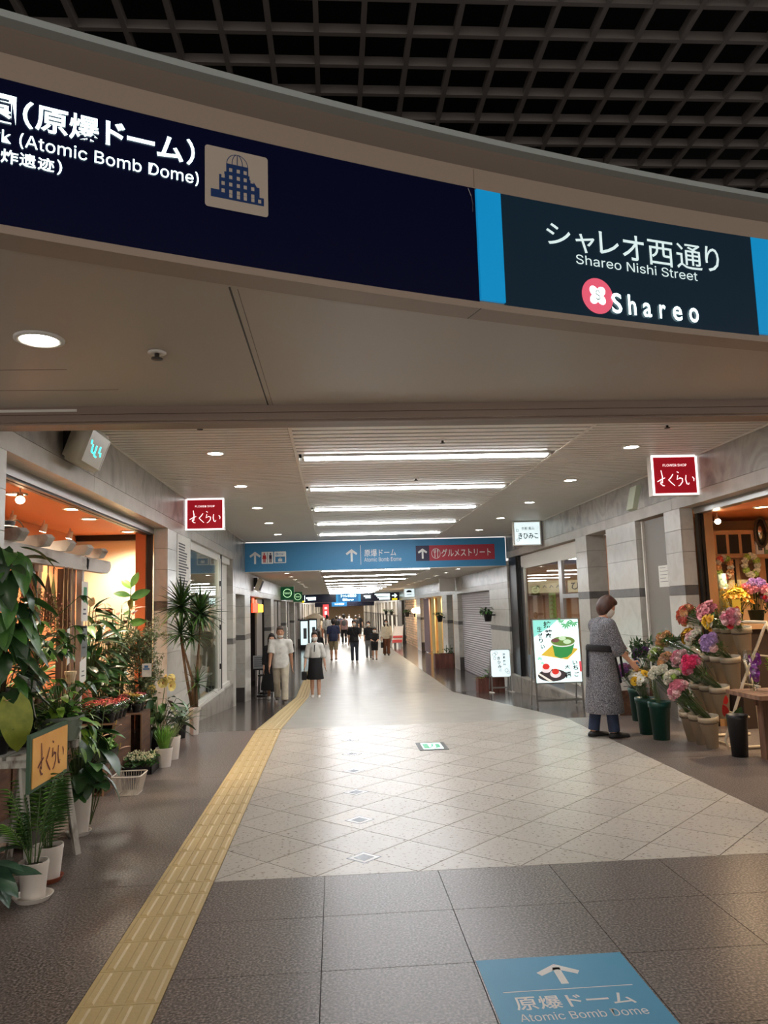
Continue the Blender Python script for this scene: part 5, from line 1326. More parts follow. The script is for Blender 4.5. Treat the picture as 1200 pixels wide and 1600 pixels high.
# --- pergola: weathered posts, beam and rafters
m_brownwood = noise_mat('old_brown_wood', [(0.3, (92, 66, 50)), (0.55, (128, 96, 76)), (0.75, (146, 116, 94))], 7, 6, 0.75, (3, 3, .3), bump=.25)
m_whitewood = noise_mat('whitewashed_wood', [(0.28, (128, 116, 104)), (0.42, (192, 184, 176)), (0.8, (208, 202, 196))], 5, 6, 0.7, (1, .3, 1), bump=.12)
t = thing('wooden_pergola', 'whitewashed wooden pergola with brown post inside the left shop opening', 'pergola', (-2.4, 6.7, 0))
mb = MB(); mb.extrude([(-2.345, 4.95, 2.09), (-2.345, 4.95, 1.965), (-2.345, 7.93, 1.965), (-2.345, 8.02, 2.0), (-2.345, 8.05, 2.05), (-2.345, 8.02, 2.09)], (.065, 0, 0)); mb.build('beam', m_whitewood, t)
for k, y in enumerate((5.35, 5.85, 6.35, 6.85, 7.32, 7.75)):
    ln = .62-.02*k
    mb = MB(); p = [(-2.22, y-.32, 2.09), (-2.95, y+.12, 2.09), (-2.95, y+.12, 2.18), (-2.20, y-.34, 2.18), (-2.17, y-.35, 2.15)]
    mb.extrude(p, (.03, .055, 0)); mb.build('rafter', m_whitewood, t)
mb = MB(); mb.box(-2.44, -2.33, 6.98, 7.12, 0, 1.97); mb.build('post', m_brownwood, t)
mb = MB(); mb.box(-2.345, -2.295, 7.20, 7.25, 0, 1.97); mb.build('post', m_whitewood, t)
mb = MB(); mb.box(-3.0, -2.94, 5.3, 8.0, 2.0, 2.09); mb.build('beam', m_brownwood, t)
for y in (5.5, 7.9):
    mb = MB(); mb.box(-3.0, -2.93, y-.04, y+.04, 0, 2.0); mb.build('post', m_brownwood, t)
mb = MB(); mb.tube([(-2.30, 7.28, 2.09), (-2.27, 7.28, 2.06), (-2.275, 7.28, 2.0), (-2.285, 7.3, 1.98)], .012, 6); mb.build('hook', m_dark, t)
# brown slat screen and shelf at the back of the stall
t = thing('slat_screen', 'dark wooden slat screen behind the hanging dried plants', 'screen', (-2.95, 6.6, 0))
for k in range(11):
    mb = MB(); mb.box(-3.04, -3.01, 5.75+.105*k, 5.82+.105*k, .35, 1.85); mb.build('slat', m_brownwood, t)
for z in (.4, 1.1, 1.8):
    mb = MB(); mb.box(-3.07, -3.04, 5.7, 6.95, z, z+.05); mb.build('rail', m_brownwood, t)
for k, y in enumerate((5.75, 6.9)):
    mb = MB(); mb.box(-3.12, -3.07, y-.03, y+.03, 0, 1.85); mb.build('post', m_brownwood, t)
# dried bundles hanging from the beam
m_dry = [mat('dried_tan', (168, 134, 92), .9), mat('dried_rose', (150, 96, 84), .9), mat('dried_brown', (116, 84, 56), .9), mat('dried_green', (150, 146, 92), .9)]
def dried(label, x, y, ztop, L, w, seed, mi):
    rnd = random.Random(seed); t = thing('dried_bundle', label, 'dried flowers', (x, y, ztop-L), 0, 'dried bundles hanging from the pergola')
    st = MB()
    for k in range(46):
        a = rnd.random()*2*PI; r = w*math.sqrt(rnd.random()); st.tube([(0, 0, L-.05), (r*.5*math.cos(a), r*.5*math.sin(a), L*.5), (r*math.cos(a), r*math.sin(a), rnd.uniform(0, .3)*L)], .0022, 4, False)
    stuff(st.build('stalks', m_dry[mi], t, False, False))
    h = MB(); small_leaves(h, [(w*rnd.uniform(-1, 1), w*rnd.uniform(-1, 1), rnd.uniform(0, .55)*L) for _ in range(150)], .035, .014, rnd, 2.0, -.4)
    stuff(h.build('seed_heads', m_dry[(mi+3) % 4], t, False, False))
    mb = MB(); mb.tube([(0, 0, L-.06), (0, 0, L)], .006, 6); mb.build('string', m_stem, t, False, False)
for i, (x, y, L, w, mi) in enumerate(((-2.33, 6.02, .34, .06, 1), (-2.36, 6.22, .42, .07, 0), (-2.33, 6.45, .50, .07, 2), (-2.36, 6.66, .55, .06, 3), (-2.33, 6.86, .62, .05, 2))):
    dried('dried stalk bundle hanging from the pergola beam, %s from the near pillar' % ordn[i], x, y, 1.965, L, w, 40+i, mi)
# string of tags and little clay pot on cords
t = thing('hanging_pots', 'little pots and white tags strung on cords beside the brown post', 'hanging decoration', (-2.26, 6.72, 0.8))
for k, y in enumerate((6.62, 6.72, 6.82)):
    mb = MB(); mb.tube([(-2.26, y, 1.965), (-2.26, y, .82)], .004, 5); mb.build('cord', mat('cord_tan', (190, 160, 120), .8), t)
mb = MB(); mb.box(-2.262, -2.258, 6.55, 6.86, .86, .87); mb.build('cord', MATS['cord_tan'], t)
for k, (y, z, w, h) in enumerate(((6.68, 1.36, .08, .10), (6.66, 1.20, .07, .09), (6.70, 1.14, .06, .12))):
    mb = MB(); mb.extrude([(-2.25, y, z), (-2.25, y+w, z+.02), (-2.25, y+w*.9, z+h), (-2.25, y+.01, z+h*.8)], (.003, 0, 0)); mb.build('price_tag', m_paper, t)
mb = MB(); mb.lathe([(.032, 0), (.045, .075), (.05, .075), (.05, .10), (.044, .10)], 14, (-2.25, 6.80, .985)); mb.build('clay_pot', mat('clay_cream', (206, 184, 150), .7), t)
# labels on the white post
def card(name, label, x, y0, y1, z0, z1, shapes=None, skew=0.0):
    t = thing(name, label, 'tag', (x, (y0+y1)/2, z0))
    mb = MB(); mb.extrude([(x, y0, z0), (x, y1, z0+skew), (x, y1, z1+skew), (x, y0, z1)], (.003, 0, 0)); mb.build('card', m_paper, t)
    pm = plane_map((x+.003, y0, z0), (0, 1, 0), (0, 0, 1), .002)
    if shapes:
        for shp, mm in shapes: flat_on('print', shp, pm, mm, t)
    return t
m_pgreen = mat('print_green', (70, 140, 96), .6); m_pblue = mat('print_blue', (70, 120, 170), .6)
card('price_card', 'white plant care card with green block on the white pergola post', -2.285, 7.15, 7.33, 1.50, 1.86, [([rect(.05, .14, .17, .31)], m_pgreen), ([rect(.05, .12, .10, .115), rect(.04, .13, .06, .075)], m_ink)])
card('price_card', 'clear plastic leaflet holder below the green care card', -2.285, 7.16, 7.32, 1.18, 1.46, [([rect(.0, .16, .0, .28)], mat('holder_grey', (110, 118, 120), .4)), ([rect(.03, .13, .26, .275), rect(.04, .11, .2, .21), rect(.03, .12, .08, .09)], m_ink)])
card('price_card', 'tilted white price card low on the white pergola post', -2.280, 7.12, 7.30, .93, 1.14, [([rect(.05, .12, .12, .13), rect(.04, .13, .08, .09)], m_ink)], .04)

# --- crates with flowering pots
m_crate = noise_mat('crate_brown', [(0.3, (70, 46, 34)), (0.6, (104, 72, 52)), (0.8, (128, 92, 68))], 6, 6, .7, (3, .6, 3), bump=.2)
m_crate_edge = mat('crate_edge', (166, 128, 98), .7)
def crate(label, x0, x1, y0, y1, z0, z1):
    t = thing('wooden_crate', label, 'crate', ((x0+x1)/2, (y0+y1)/2, z0), 0, 'wooden crates of the left stall'); th = .016
    for nm, b in (('side_board', (x0, x0+th, y0, y1, z0, z1)), ('side_board', (x1-th, x1, y0, y1, z0, z1)), ('top_board', (x0+th, x1-th, y0, y1, z1-th, z1)), ('bottom_board', (x0+th, x1-th, y0, y1, z0, z0+th))):
        mb = MB(); mb.box(*b); mb.build(nm, m_crate, t)
    n = 4
    for k in range(n):
        xa = x0+th+(x1-x0-2*th)*k/n; mb = MB(); mb.box(xa+.003, xa+(x1-x0-2*th)/n-.003, y1-th, y1, z0+th, z1-th); mb.build('back_board', m_crate, t)
    mb = MB(); mb.box(x0, x1, y0-.004, y0, z1-th, z1); mb.box(x1-th, x1, y0-.004, y0, z0, z1-th); mb.box(x0, x0+th, y0-.004, y0, z0, z1-th); mb.build('edge_trim', m_crate_edge, t)
    return t
crate('tall upright wooden crate under the yellow kalanchoe pots', -2.32, -2.00, 8.25, 8.60, 0, .54)
crate('brown wooden crate under the red kalanchoe pots', -2.46, -2.09, 7.56, 8.16, 0, .54)
crate('low wooden crate under the tray of light green seedlings', -2.40, -2.02, 7.02, 7.45, 0, .27)
m_kal_red = mat('petal_coral', (240, 124, 112), .6); m_kal_yel = mat('petal_yellow', (240, 206, 90), .6); m_kal_pink = mat('petal_pinkish', (226, 120, 130), .6)
m_clear = glass_mat('clear_film', (240, 244, 242), .08, .06)
def kalanchoe(label, x, y, z, material, seed, group):
    rnd = random.Random(seed); t = thing('potted_kalanchoe', label, 'potted plant', (x, y, z), 0, group)
    pot_mesh(t, .035, .05, .085, m_pot_black, .004)
    lf = MB(); small_leaves(lf, [(.045*math.cos(a), .045*math.sin(a), rnd.uniform(.08, .15)) for a in [rnd.random()*2*PI for _ in range(46)]], .04, .026, rnd, 1.2, .2); stuff(lf.build('foliage', m_leaf_mid, t, False, False))
    bl = MB()
    for k in range(70):
        a = rnd.random()*2*PI; r = .068*math.sqrt(rnd.random()); zz = .19-.35*r+rnd.uniform(-.008, .008)
        m_ = Matrix.Translation((r*math.cos(a), r*math.sin(a), zz)) @ Euler((rnd.uniform(-.5, .5), rnd.uniform(-.5, .5), rnd.random()*3)).to_matrix().to_4x4(); s = .0085
        bl.add([m_ @ Vector(v) for v in ((-s, -s*.4, 0), (0, 0, -.003), (s*.4, -s, 0), (s, s*.4, 0), (0, 0, .003), (-s*.4, s, 0))], [(0, 1, 2), (3, 4, 5), (0, 2, 3, 5)])
    stuff(bl.build('blossoms', material, t, False, False))
    mb = MB(); mb.lathe([(.052, .05), (.078, .17)], 14); mb.build('clear_sleeve', m_clear, t, True, False)
kk = 0
for j, yy in enumerate((7.62, 7.76, 7.90, 8.04)):
    for i, xx in enumerate((-2.15, -2.275, -2.40)):
        kalanchoe('coral red kalanchoe in a black pot, %s along, row %s from the corridor' % (ordn[j], ordn[i]), xx, yy, .54, m_kal_red if (i+j) % 5 else m_kal_pink, kk, 'kalanchoe pots on the crates'); kk += 1
for j, yy in enumerate((8.33, 8.47)):
    for i, xx in enumerate((-2.08, -2.21)):
        kalanchoe('%s kalanchoe in a black pot on the upright crate, %s along, row %s' % ('yellow' if (i+j) % 2 == 0 else 'pale pink', ordn[j], ordn[i]), xx, yy, .54, m_kal_yel if (i+j) % 2 == 0 else m_kal_pink, kk, 'kalanchoe pots on the crates'); kk += 1
for j, (xx, yy) in enumerate(((-2.16, 8.75), (-2.05, 8.78))):
    pass
# trays
def tray(label, x, y, z, w, d, lm, fm_, seed, nl, hh, pm_=m_pot_black, tilt=0.0):
    rnd = random.Random(seed); t = thing('plant_tray', label, 'plant tray', (x, y, z))
    mb = MB(); mb.box(-w/2, w/2, -d/2, d/2, 0, .012)
    for a in ((-w/2, w/2, -d/2, -d/2+.01), (-w/2, w/2, d/2-.01, d/2), (-w/2, -w/2+.01, -d/2, d/2), (w/2-.01, w/2, -d/2, d/2)): mb.box(*a, .012, .075)
    mb.build('tray', pm_, t, False, False)
    mb = MB(); mb.box(-w/2+.012, w/2-.012, -d/2+.012, d/2-.012, .012, .06); mb.build('soil', m_soil, t, False, False)
    lf = MB(); small_leaves(lf, [(rnd.uniform(-w/2, w/2), rnd.uniform(-d/2, d/2), rnd.uniform(.06, hh)) for _ in range(nl)], .05, .034, rnd, 1.4, .2); stuff(lf.build('foliage', lm, t, False, False))
    if fm_:
        bl = MB()
        for _ in range(230):
            px, py = rnd.uniform(-w/2, w/2), rnd.uniform(-d/2, d/2); bl.ball((px, py, hh+rnd.uniform(-.02, .035)), rnd.uniform(.006, .011), 5, 3)
        stuff(bl.build('blossoms', fm_, t, True, False))
tray('black tray of light green seedlings on the low crate', -2.14, 7.24, .27, .26, .36, m_leaf_bright, None, 3, 240, .16)
tray('black tray of tiny cream flowers on the floor before the crate', -1.96, 8.02, 0, .30, .34, m_leaf_mid, mat('petal_cream', (226, 220, 178), .7), 4, 200, .15)
# wire basket
m_wire = mat('wire_cream', (206, 196, 182), .5)
t = thing('wire_basket', 'empty cream wire basket on the granite floor', 'basket', (-1.82, 7.08, 0))
def rloop(w, d, z, r=.03, n=5):
    vs, _ = roundrect(-w/2, w/2, -d/2, d/2, r, n); return [(a, b, z) for a, b in vs]
rim = rloop(.25, .28, .165); mb = MB(); mb.tube(rim+[rim[0]], .006, 6); mb.build('rim', m_wire, t, True, False)
bot = rloop(.18, .20, .006); mb = MB(); mb.tube(bot+[bot[0]], .004, 5)
for k in range(9): mb.tube([(-.09, -.09+.0225*k, .006), (.09, -.09+.0225*k, .006)], .0028, 5)
for k in range(3): mb.tube([(-.06+.06*k, -.1, .006), (-.06+.06*k, .1, .006)], .0028, 5)
mb.build('base_grid', m_wire, t, True, False)
sd = MB()
for a, b in zip(rim, bot): sd.tube([a, b], .0022, 4, False)
for k in range(1, 9):
    q = k/9
    for s in (-1, 1):
        sd.tube([(-.1+.2*q-.01, s*.14, .165), (-.075+.15*q, s*.10, .006)], .0022, 4, False); sd.tube([(s*.125, -.11+.22*q, .165), (s*.09, -.085+.17*q, .006)], .0022, 4, False)
stuff(sd.build('side_wires', m_wire, t, False, False))
# pots of grass
def grasspot(label, x, y, r, h, n, L, seed, m1):
    rnd = random.Random(seed); t = thing('potted_grass', label, 'potted plant', (x, y, 0), 0, 'grass pots on the left')
    pot_mesh(t, r*.78, r, h, m_pot_white, .004)
    g = MB()
    for k in range(n):
        a = rnd.random()*2*PI; ln = L*rnd.uniform(.6, 1.1); sp = rnd.uniform(.05, .5); b = Vector((r*.6*math.cos(a)*rnd.random(), r*.6*math.sin(a)*rnd.random(), h*.88))
        d = Vector((math.cos(a)*sp, math.sin(a)*sp, 1)).normalized(); s_ = Vector((-math.sin(a), math.cos(a), 0))*.005
        p1 = b+d*ln*.55; p2 = b+d*ln+Vector((math.cos(a)*sp, math.sin(a)*sp, -.25))*ln*.25
        g.add([b-s_, b+s_, p1+s_, p1-s_, p2], [(0, 1, 2, 3), (3, 2, 4)])
    stuff(g.build('blades', m1, t, False, False))
grasspot('grass-like green plant in a white pot right of the crate', -1.77, 8.22, .085, .19, 170, .26, 6, m_leaf_bright)
grasspot('second white pot of dark grass behind the bright grass pot', -1.77, 8.62, .085, .24, 90, .18, 7, m_leaf_grey)
# yellow orchid plant with dark leaves
t = leafy('potted_orchid', 'dark leafy orchid with pale yellow blooms behind the grass pots', (-2.02, 9.15, 0), 54, [leaf_me('leaf', .22, .075, m_leaf_dark, 'lance', .4, .2), leaf_me('leaf', .2, .08, m_leaf_mid, 'oval', .45, .2), leaf_me('leaf', .18, .075, m_leaf_dark, 'oval', .4, .2)], R_, .05, .24, .22, .62, (-.6, .8), True, ((.10, .13, .22, m_pot_black),), stem_top=.2)
m_orchid = mat('petal_paleyellow', (232, 206, 120), .55); me_or = blossom_me('bloom', 5, .065, m_orchid, mat('throat', (200, 150, 90), .6), 1, .5)
bl = t
for k, (x, y, z) in enumerate(((.05, -.06, .76), (.11, .02, .72), (.02, .04, .80), (-.09, -.1, .70), (.15, -.03, .80))): put_leaf(me_or, bl, (x, y, z), (.2, .2, 1), 1.0, k, 'bloom', (0, -1, .2))
mb = MB(); mb.tube([(0, 0, .2), (.03, -.02, .5), (.06, -.02, .75)], .005, 5); mb.tube([(0, 0, .2), (-.05, -.05, .5), (-.09, -.1, .70)], .004, 5); mb.build('flower_stem', m_stem_green, bl, True, False)
leafy('potted_spider_plant', 'greyish strap-leaved plant in a black pot before the dracaena', (-1.96, 10.02, 0), 30, [leaf_me('leaf', .34, .035, m_leaf_blue, 'strap', .5, .3), leaf_me('leaf', .3, .03, m_leaf_grey, 'strap', .5, .3)], R_, .01, .04, .15, .22, (.3, 1.2), False, ((.06, .075, .165, m_pot_black),))
# dracaena: canes with spiky heads
t = thing('potted_dracaena', 'tall dracaena with spiky heads in a narrow white pot by the glass shopfront', 'potted plant', (-1.83, 10.26, 0))
mb = MB(); mb.lathe([(.055, 0), (.068, .31), (.085, .31), (.085, .345), (.072, .345), (.066, .30), (.001, .30)], 8); mb.build('pot', m_pot_white, t, False, False, auto=.5)
mb = MB(); mb.lathe([(.068, .302), (.001, .31)], 10); mb.build('soil', m_soil, t, True, False)
canes = [((-.02, 0, .3), (-.10, -.02, .75), (-.17, .0, 1.2), (-.17, .0, 1.62)), ((.02, .02, .3), (.03, .02, .8), (.06, .04, 1.2), (.07, .05, 1.52)), ((.0, -.03, .3), (-.02, -.03, .7), (-.14, -.04, 1.12), (-.17, -.04, 1.28)), ((.03, -.01, .3), (.035, -.02, .5), (.05, -.02, .62))]
mb = MB()
for cn in canes: mb.tube(cn, [.022, .018, .014, .012][:len(cn)], 8)
mb.build('cane', m_stem, t, True, False)
me_dr = [leaf_me('leaf', .40, .040, m_leaf_dracaena, 'strap', .18, .5), leaf_me('leaf', .36, .036, m_leaf_mid, 'strap', .35, .5), leaf_me('leaf', .33, .034, m_leaf_dracaena, 'strap', .5, .5)]
R4 = random.Random(8)
for (hx, hy, hz), n, sc in (((-.17, .0, 1.60), 96, 1.0), ((.07, .05, 1.50), 90, 1.0), ((-.17, -.04, 1.26), 56, .75), ((-.03, .0, 1.22), 50, .72), ((.05, -.02, .62), 24, .66)):
    for k in range(n):
        az = k*2.39996; el = 1.45-2.0*(k/n); put_leaf(R4.choice(me_dr), t, (hx, hy, hz+.05*(1-k/n)), sph(az, el), sc*R4.uniform(.8, 1.1), R4.uniform(-.2, .2))
# olive-like bush, rubber plant, dark anthurium leaves, croton
t = thing('potted_olive', 'fine-leaved olive bush with a white care tag beside the jamb', 'potted plant', (-2.18, 8.85, 0))
pot_mesh(t, .12, .15, .28, m_pot_black)
tr = MB(); R5 = random.Random(14); pts = []
tr.tube([(0, 0, .25), (.02, 0, .6), (-.01, .02, .95), (.01, 0, 1.3)], [.016, .014, .011, .006], 7)
for k in range(95):
    z0 = R5.uniform(.62, 1.32); d = sph(R5.random()*6.28, R5.uniform(-.15, 1.0)); ln = R5.uniform(.15, .36); b = Vector((0, 0, z0)); tip = b+Vector((d.x*ln*1.05, d.y*ln*1.05, d.z*ln))
    tr.tube([b, b.lerp(tip, .5)+Vector((0, 0, .02)), tip], .0025, 4, False)
    for q in range(30): pts.append(b.lerp(tip, R5.uniform(.2, 1.05))+Vector((R5.uniform(-.02, .02), R5.uniform(-.02, .02), R5.uniform(-.02, .02))))
tr.build('branch', m_stem, t, True, False)
lf = MB(); small_leaves(lf, pts, .05, .015, R5, 2.0, .3); stuff(lf.build('foliage', m_leaf_grey, t, False, False))
lf = MB(); small_leaves(lf, [p+Vector((.0, .02, -.03)) for p in pts[::3]], .04, .012, R5, 2.0, .3); stuff(lf.build('foliage', m_leaf_mid, t, False, False))
mb = MB(); mb.box(.10, .20, -.30, -.297, .88, 1.02); tg = mb.build('care_tag', m_paper, t, False, False)
mb = MB(); mb.box(.125, .165, -.3015, -.3012, .975, 1.0); mb.box(.11, .18, -.3015, -.3012, .955, .97); mb.build('print', m_pblue, tg, False, False)
me_rub = [leaf_me('leaf', .17, .075, m_leaf_bright, 'oval', .15, .2), leaf_me('leaf', .18, .08, m_leaf_mid, 'oval', .15, .2)]
t = thing('potted_rubber_plant', 'slender rubber plant with five glossy oval leaves above the bush', 'potted plant', (-2.42, 9.0, 0))
pot_mesh(t, .1, .13, .26, m_pot_black)
mb = MB(); mb.tube([(0, 0, .24), (.02, 0, .9), (.08, 0, 1.5), (.10, 0, 1.86)], [.012, .01, .008, .005], 7); mb.build('stem', m_stem_green, t, True, False)
for az, el, s_, z in ((2.6, .7, 1.0, 1.84), (.3, 1.15, .95, 1.86), (3.4, .25, .9, 1.76), (.0, .35, 1.1, 1.74), (1.0, .5, .8, 1.7), (5.0, .4, 1.0, 1.62), (2.2, .2, 1.0, 1.55), (-.3, .1, 1.0, 1.45)):
    put_leaf(me_rub[0] if z > 1.78 else me_rub[1], t, (.10*(z/1.86), 0, z), sph(az, el), s_*1.15, .3, 'leaf', (0, -1, .3))
for k in range(10): put_leaf(me_rub[1], t, (.08, 0, .8+.07*k), sph(k*2.4, R5.uniform(-.3, .4)), .9)
leafy('potted_anthurium', 'dark strap-leaved anthurium behind the white pergola post', (-2.58, 8.2, 0), 110, [leaf_me('leaf', .30, .07, m_leaf_dark, 'lance', .35, .2), leaf_me('leaf', .28, .065, m_leaf_mid, 'lance', .3, .2), leaf_me('leaf', .26, .08, m_leaf_dark, 'oval', .35, .2)], R_, .03, .22, .80, 1.62, (-.4, 1.0), True, ((.15, .2, .5, m_pot_black),), stem_top=.5)
leafy('potted_croton', 'croton with orange and rust leaves behind the olive bush', (-2.55, 9.3, 0), 90, [leaf_me('leaf', .15, .05, mat('croton_orange', (196, 108, 62), .5), 'lance', .3, .2), leaf_me('leaf', .14, .05, mat('croton_rust', (132, 72, 48), .5), 'lance', .3, .2), leaf_me('leaf', .15, .05, m_leaf_dark, 'lance', .3, .2)], R_, .03, .22, 1.0, 1.70, (-.2, 1.0), True, ((.12, .16, .4, m_pot_black),), stem_top=.4)
leafy('potted_dieffenbachia', 'mixed green foliage massed behind the kalanchoe crates', (-2.62, 8.75, 0), 120, me_big+me_dk, R_, .05, .3, .5, 1.3, (-.4, .9), True, ((.14, .18, .4, m_pot_black),), stem_top=.4)
t = thing('peace_lily_bloom', 'single white peace lily bloom behind the care cards', 'flower', (-2.55, 8.1, .9))
put_leaf(leaf_me('spathe', .11, .075, mat('spathe_white', (236, 230, 196), .5), 'oval', .0, .3), t, (.05, 0, .74), (.3, -.2, .6), 1.0, 0, 'spathe', (0, -1, 0))
mb = MB(); mb.tube([(0, 0, -.4), (.05, 0, .74)], .005, 5); mb.build('stem', m_stem_green, t, False, False)
for k in range(1):
    t = thing('terracotta_ball', 'rust orange gourd ornament behind the white post', 'ornament', (-2.45, 7.75, .54))
    mb = MB(); mb.lathe([(.02, 0), (.09, .05), (.11, .16), (.08, .28), (.03, .34), (.012, .38)], 14); mb.build('gourd', mat('gourd_rust', (168, 82, 46), .6), t, True, False)
    mb = MB(); mb.tube([(0, 0, .37), (.02, 0, .42)], .008, 6); mb.build('stalk', m_stem, t, True, False)
# round wire planter and dark pot on the pergola roof
t = thing('wire_pot_stand', 'dark pot in a white wire stand on top of the pergola', 'pot', (-2.75, 6.55, 2.18))
mb = MB(); mb.lathe([(.07, 0.0), (.10, .16), (.10, .17)], 16); mb.build('pot', m_pot_black, t, True, False)
mb = MB()
for z, r in ((.05, .115), (.12, .125)):
    mb.tube([(r*math.cos(2*PI*i/18), r*math.sin(2*PI*i/18), z) for i in range(19)], .005, 5)
for a in (0, 2.1, 4.2): mb.tube([(.12*math.cos(a), .12*math.sin(a), .12), (.11*math.cos(a), .11*math.sin(a), 0)], .005, 5)
mb.build('stand', m_white_metal, t, True, False)
mb = MB(); P = [(0, .1+.5*q, .15+.12*math.sin(q*PI)-.12*q) for q in [i/12 for i in range(13)]]; mb.tube([(x, y, z) for x, y, z in P], .006, 6); mb.build('trailing_branch', m_stem, t, True, False)

# made-up low cabinet, added to keep the zone under the stall dark
t = thing('dark_filler_cabinet', 'dark brown low cabinet added behind the bench to darken the stall back', 'cabinet', (-2.75, 6.1, 0))
mb = MB(); mb.box(-2.91, -2.58, 5.05, 7.4, 0, .82); mb.build('body', m_crate, t)
mb = MB(); mb.box(-2.915, -2.56, 5.03, 7.42, .82, .85); mb.build('top', m_brownwood, t)
for k in range(5):
    mb = MB(); mb.box(-2.58, -2.568, 5.08+.46*k, 5.50+.46*k, .04, .78); d_ = mb.build('door', m_crate, t)
    mb = MB(); mb.cbox((-2.56, 5.45+.46*k, .5), (.02, .02, .06)); mb.build('knob', m_dark, d_)
for i, (x, y, z, n) in enumerate(((-2.72, 5.4, .85, 30), (-2.75, 6.0, .85, 34), (-2.7, 6.55, .85, 30), (-2.72, 7.2, .85, 30))):
    leafy('potted_foliage', 'leafy pot on the dark cabinet under the pergola, %s from the near end' % ordn[i], (x, y, z), n, me_dk+me_pach+me_pothos[:1], R_, .03, .2, .15, .55, (-.4, .9), True, ((.07, .09, .14, m_pot_black),), 'pots on the dark cabinet', stem_top=.13)
# pale broad leaf and dark pot poking in at the picture's lower left
t = leafy('potted_foliage', 'broad pale leaved plant in a black pot at the lower left picture edge', (-1.92, 4.42, 0), 14, [leaf_me('leaf', .2, .14, m_leaf_blue, 'heart', .4, .2)], R_, .03, .08, .16, .34, (-.2, .7), True, ((.08, .11, .15, m_pot_black),), stem_top=.13)
# ================================================================== RIGHT FLOWER STAND
m_bucket = noise_mat('bucket_cream', [(0.3, (178, 162, 136)), (0.7, (198, 184, 160))], 4, 5, .5)
m_bucket_green = mat('bucket_green', (22, 66, 56), .35)
def bucket_me(r0, r1, h, material):
    mb = MB(); mb.lathe([(r0, 0), (r1*.93, h*.84), (r1*1.0, h*.845), (r1*1.03, h), (r1*.98, h), (r1*.9, h*.8), (r0*.9, .02), (.001, .02)], 22)
    me = mb.mesh('bucket_body', material, True); return me
bk_me = bucket_me(.058, .103, .33, m_bucket)
mb = MB(); mb.lathe([(.1015, .262), (.1045, .268), (.1045, .276), (.1025, .282)], 22); bk_band = mb.mesh('band', mat('band_brown', (92, 76, 60), .6), True)
t_rack = thing('flower_rack', 'white painted pipe rack carrying tiers of cream flower buckets', 'rack', (4.15, 8.2, 0))
m_pipe = mat('pipe_cream', (214, 200, 176), .4)
for y in (7.84, 8.58):
    mb = MB(); mb.tube([(4.62, y, .02), (4.1, y, .02), (3.98, y, .03), (3.955, y, .10), (4.20, y, .68), (4.47, y, 1.22), (4.50, y, 1.26), (4.50, y+(.03 if y < 8 else -.03), 1.275)], .016, 8); mb.build('side_rail', m_pipe, t_rack, True)
    mb = MB(); mb.tube([(4.50, y, 1.25), (4.72, y, .5), (4.74, y, .02)], .015, 8); mb.build('back_leg', m_pipe, t_rack, True)
mb = MB(); mb.tube([(4.50, 7.84, 1.275), (4.50, 8.58, 1.275)], .016, 8); mb.build('top_rail', m_pipe, t_rack, True)
for k in range(4):
    mb = MB(); mb.tube([(3.99+.145*k+.09, 7.84, .02+.3*k), (3.99+.145*k+.09, 8.58, .02+.3*k)], .011, 6); mb.build('shelf_bar', m_pipe, t_rack, True)
tiers = ['bottom', 'second', 'third', 'top']; ypos = [('nearest', 7.98), ('middle', 8.20), ('farthest', 8.42)]
for k in range(4):
    for nm, y in ypos:
        t = thing('flower_bucket', 'cream flower bucket, %s of the three on the %s tier of the rack' % (nm, tiers[k]), 'bucket', (3.885+.145*k, y, .004+.30*k), 0, 'cream buckets on the rack')
        t.rotation_euler = (math.radians(4), math.radians(-7), 0)
        obj('bucket_body', bk_me, t); obj('band', bk_band, t)
gb_me = bucket_me(.088, .122, .415, m_bucket_green)
for nm, x, y in (('nearest', 3.60, 8.58), ('middle', 3.60, 8.96), ('farthest', 3.90, 9.95)):
    t = thing('flower_bucket', 'tall dark green flower bucket on the floor, %s of three' % nm, 'bucket', (x, y, 0), 0, 'green buckets before the rack')
    obj('bucket_body', gb_me, t)
mb = MB(); mb.lathe([(.075, 0), (.095, .36), (.102, .40), (.095, .40), (.07, .03), (.001, .03)], 20); bb_me = mb.mesh('bucket_body', m_pot_black, True)
t = thing('flower_bucket', 'tall black bucket on the floor right of the cream rack', 'bucket', (3.93, 7.52, 0)); obj('bucket_body', bb_me, t)
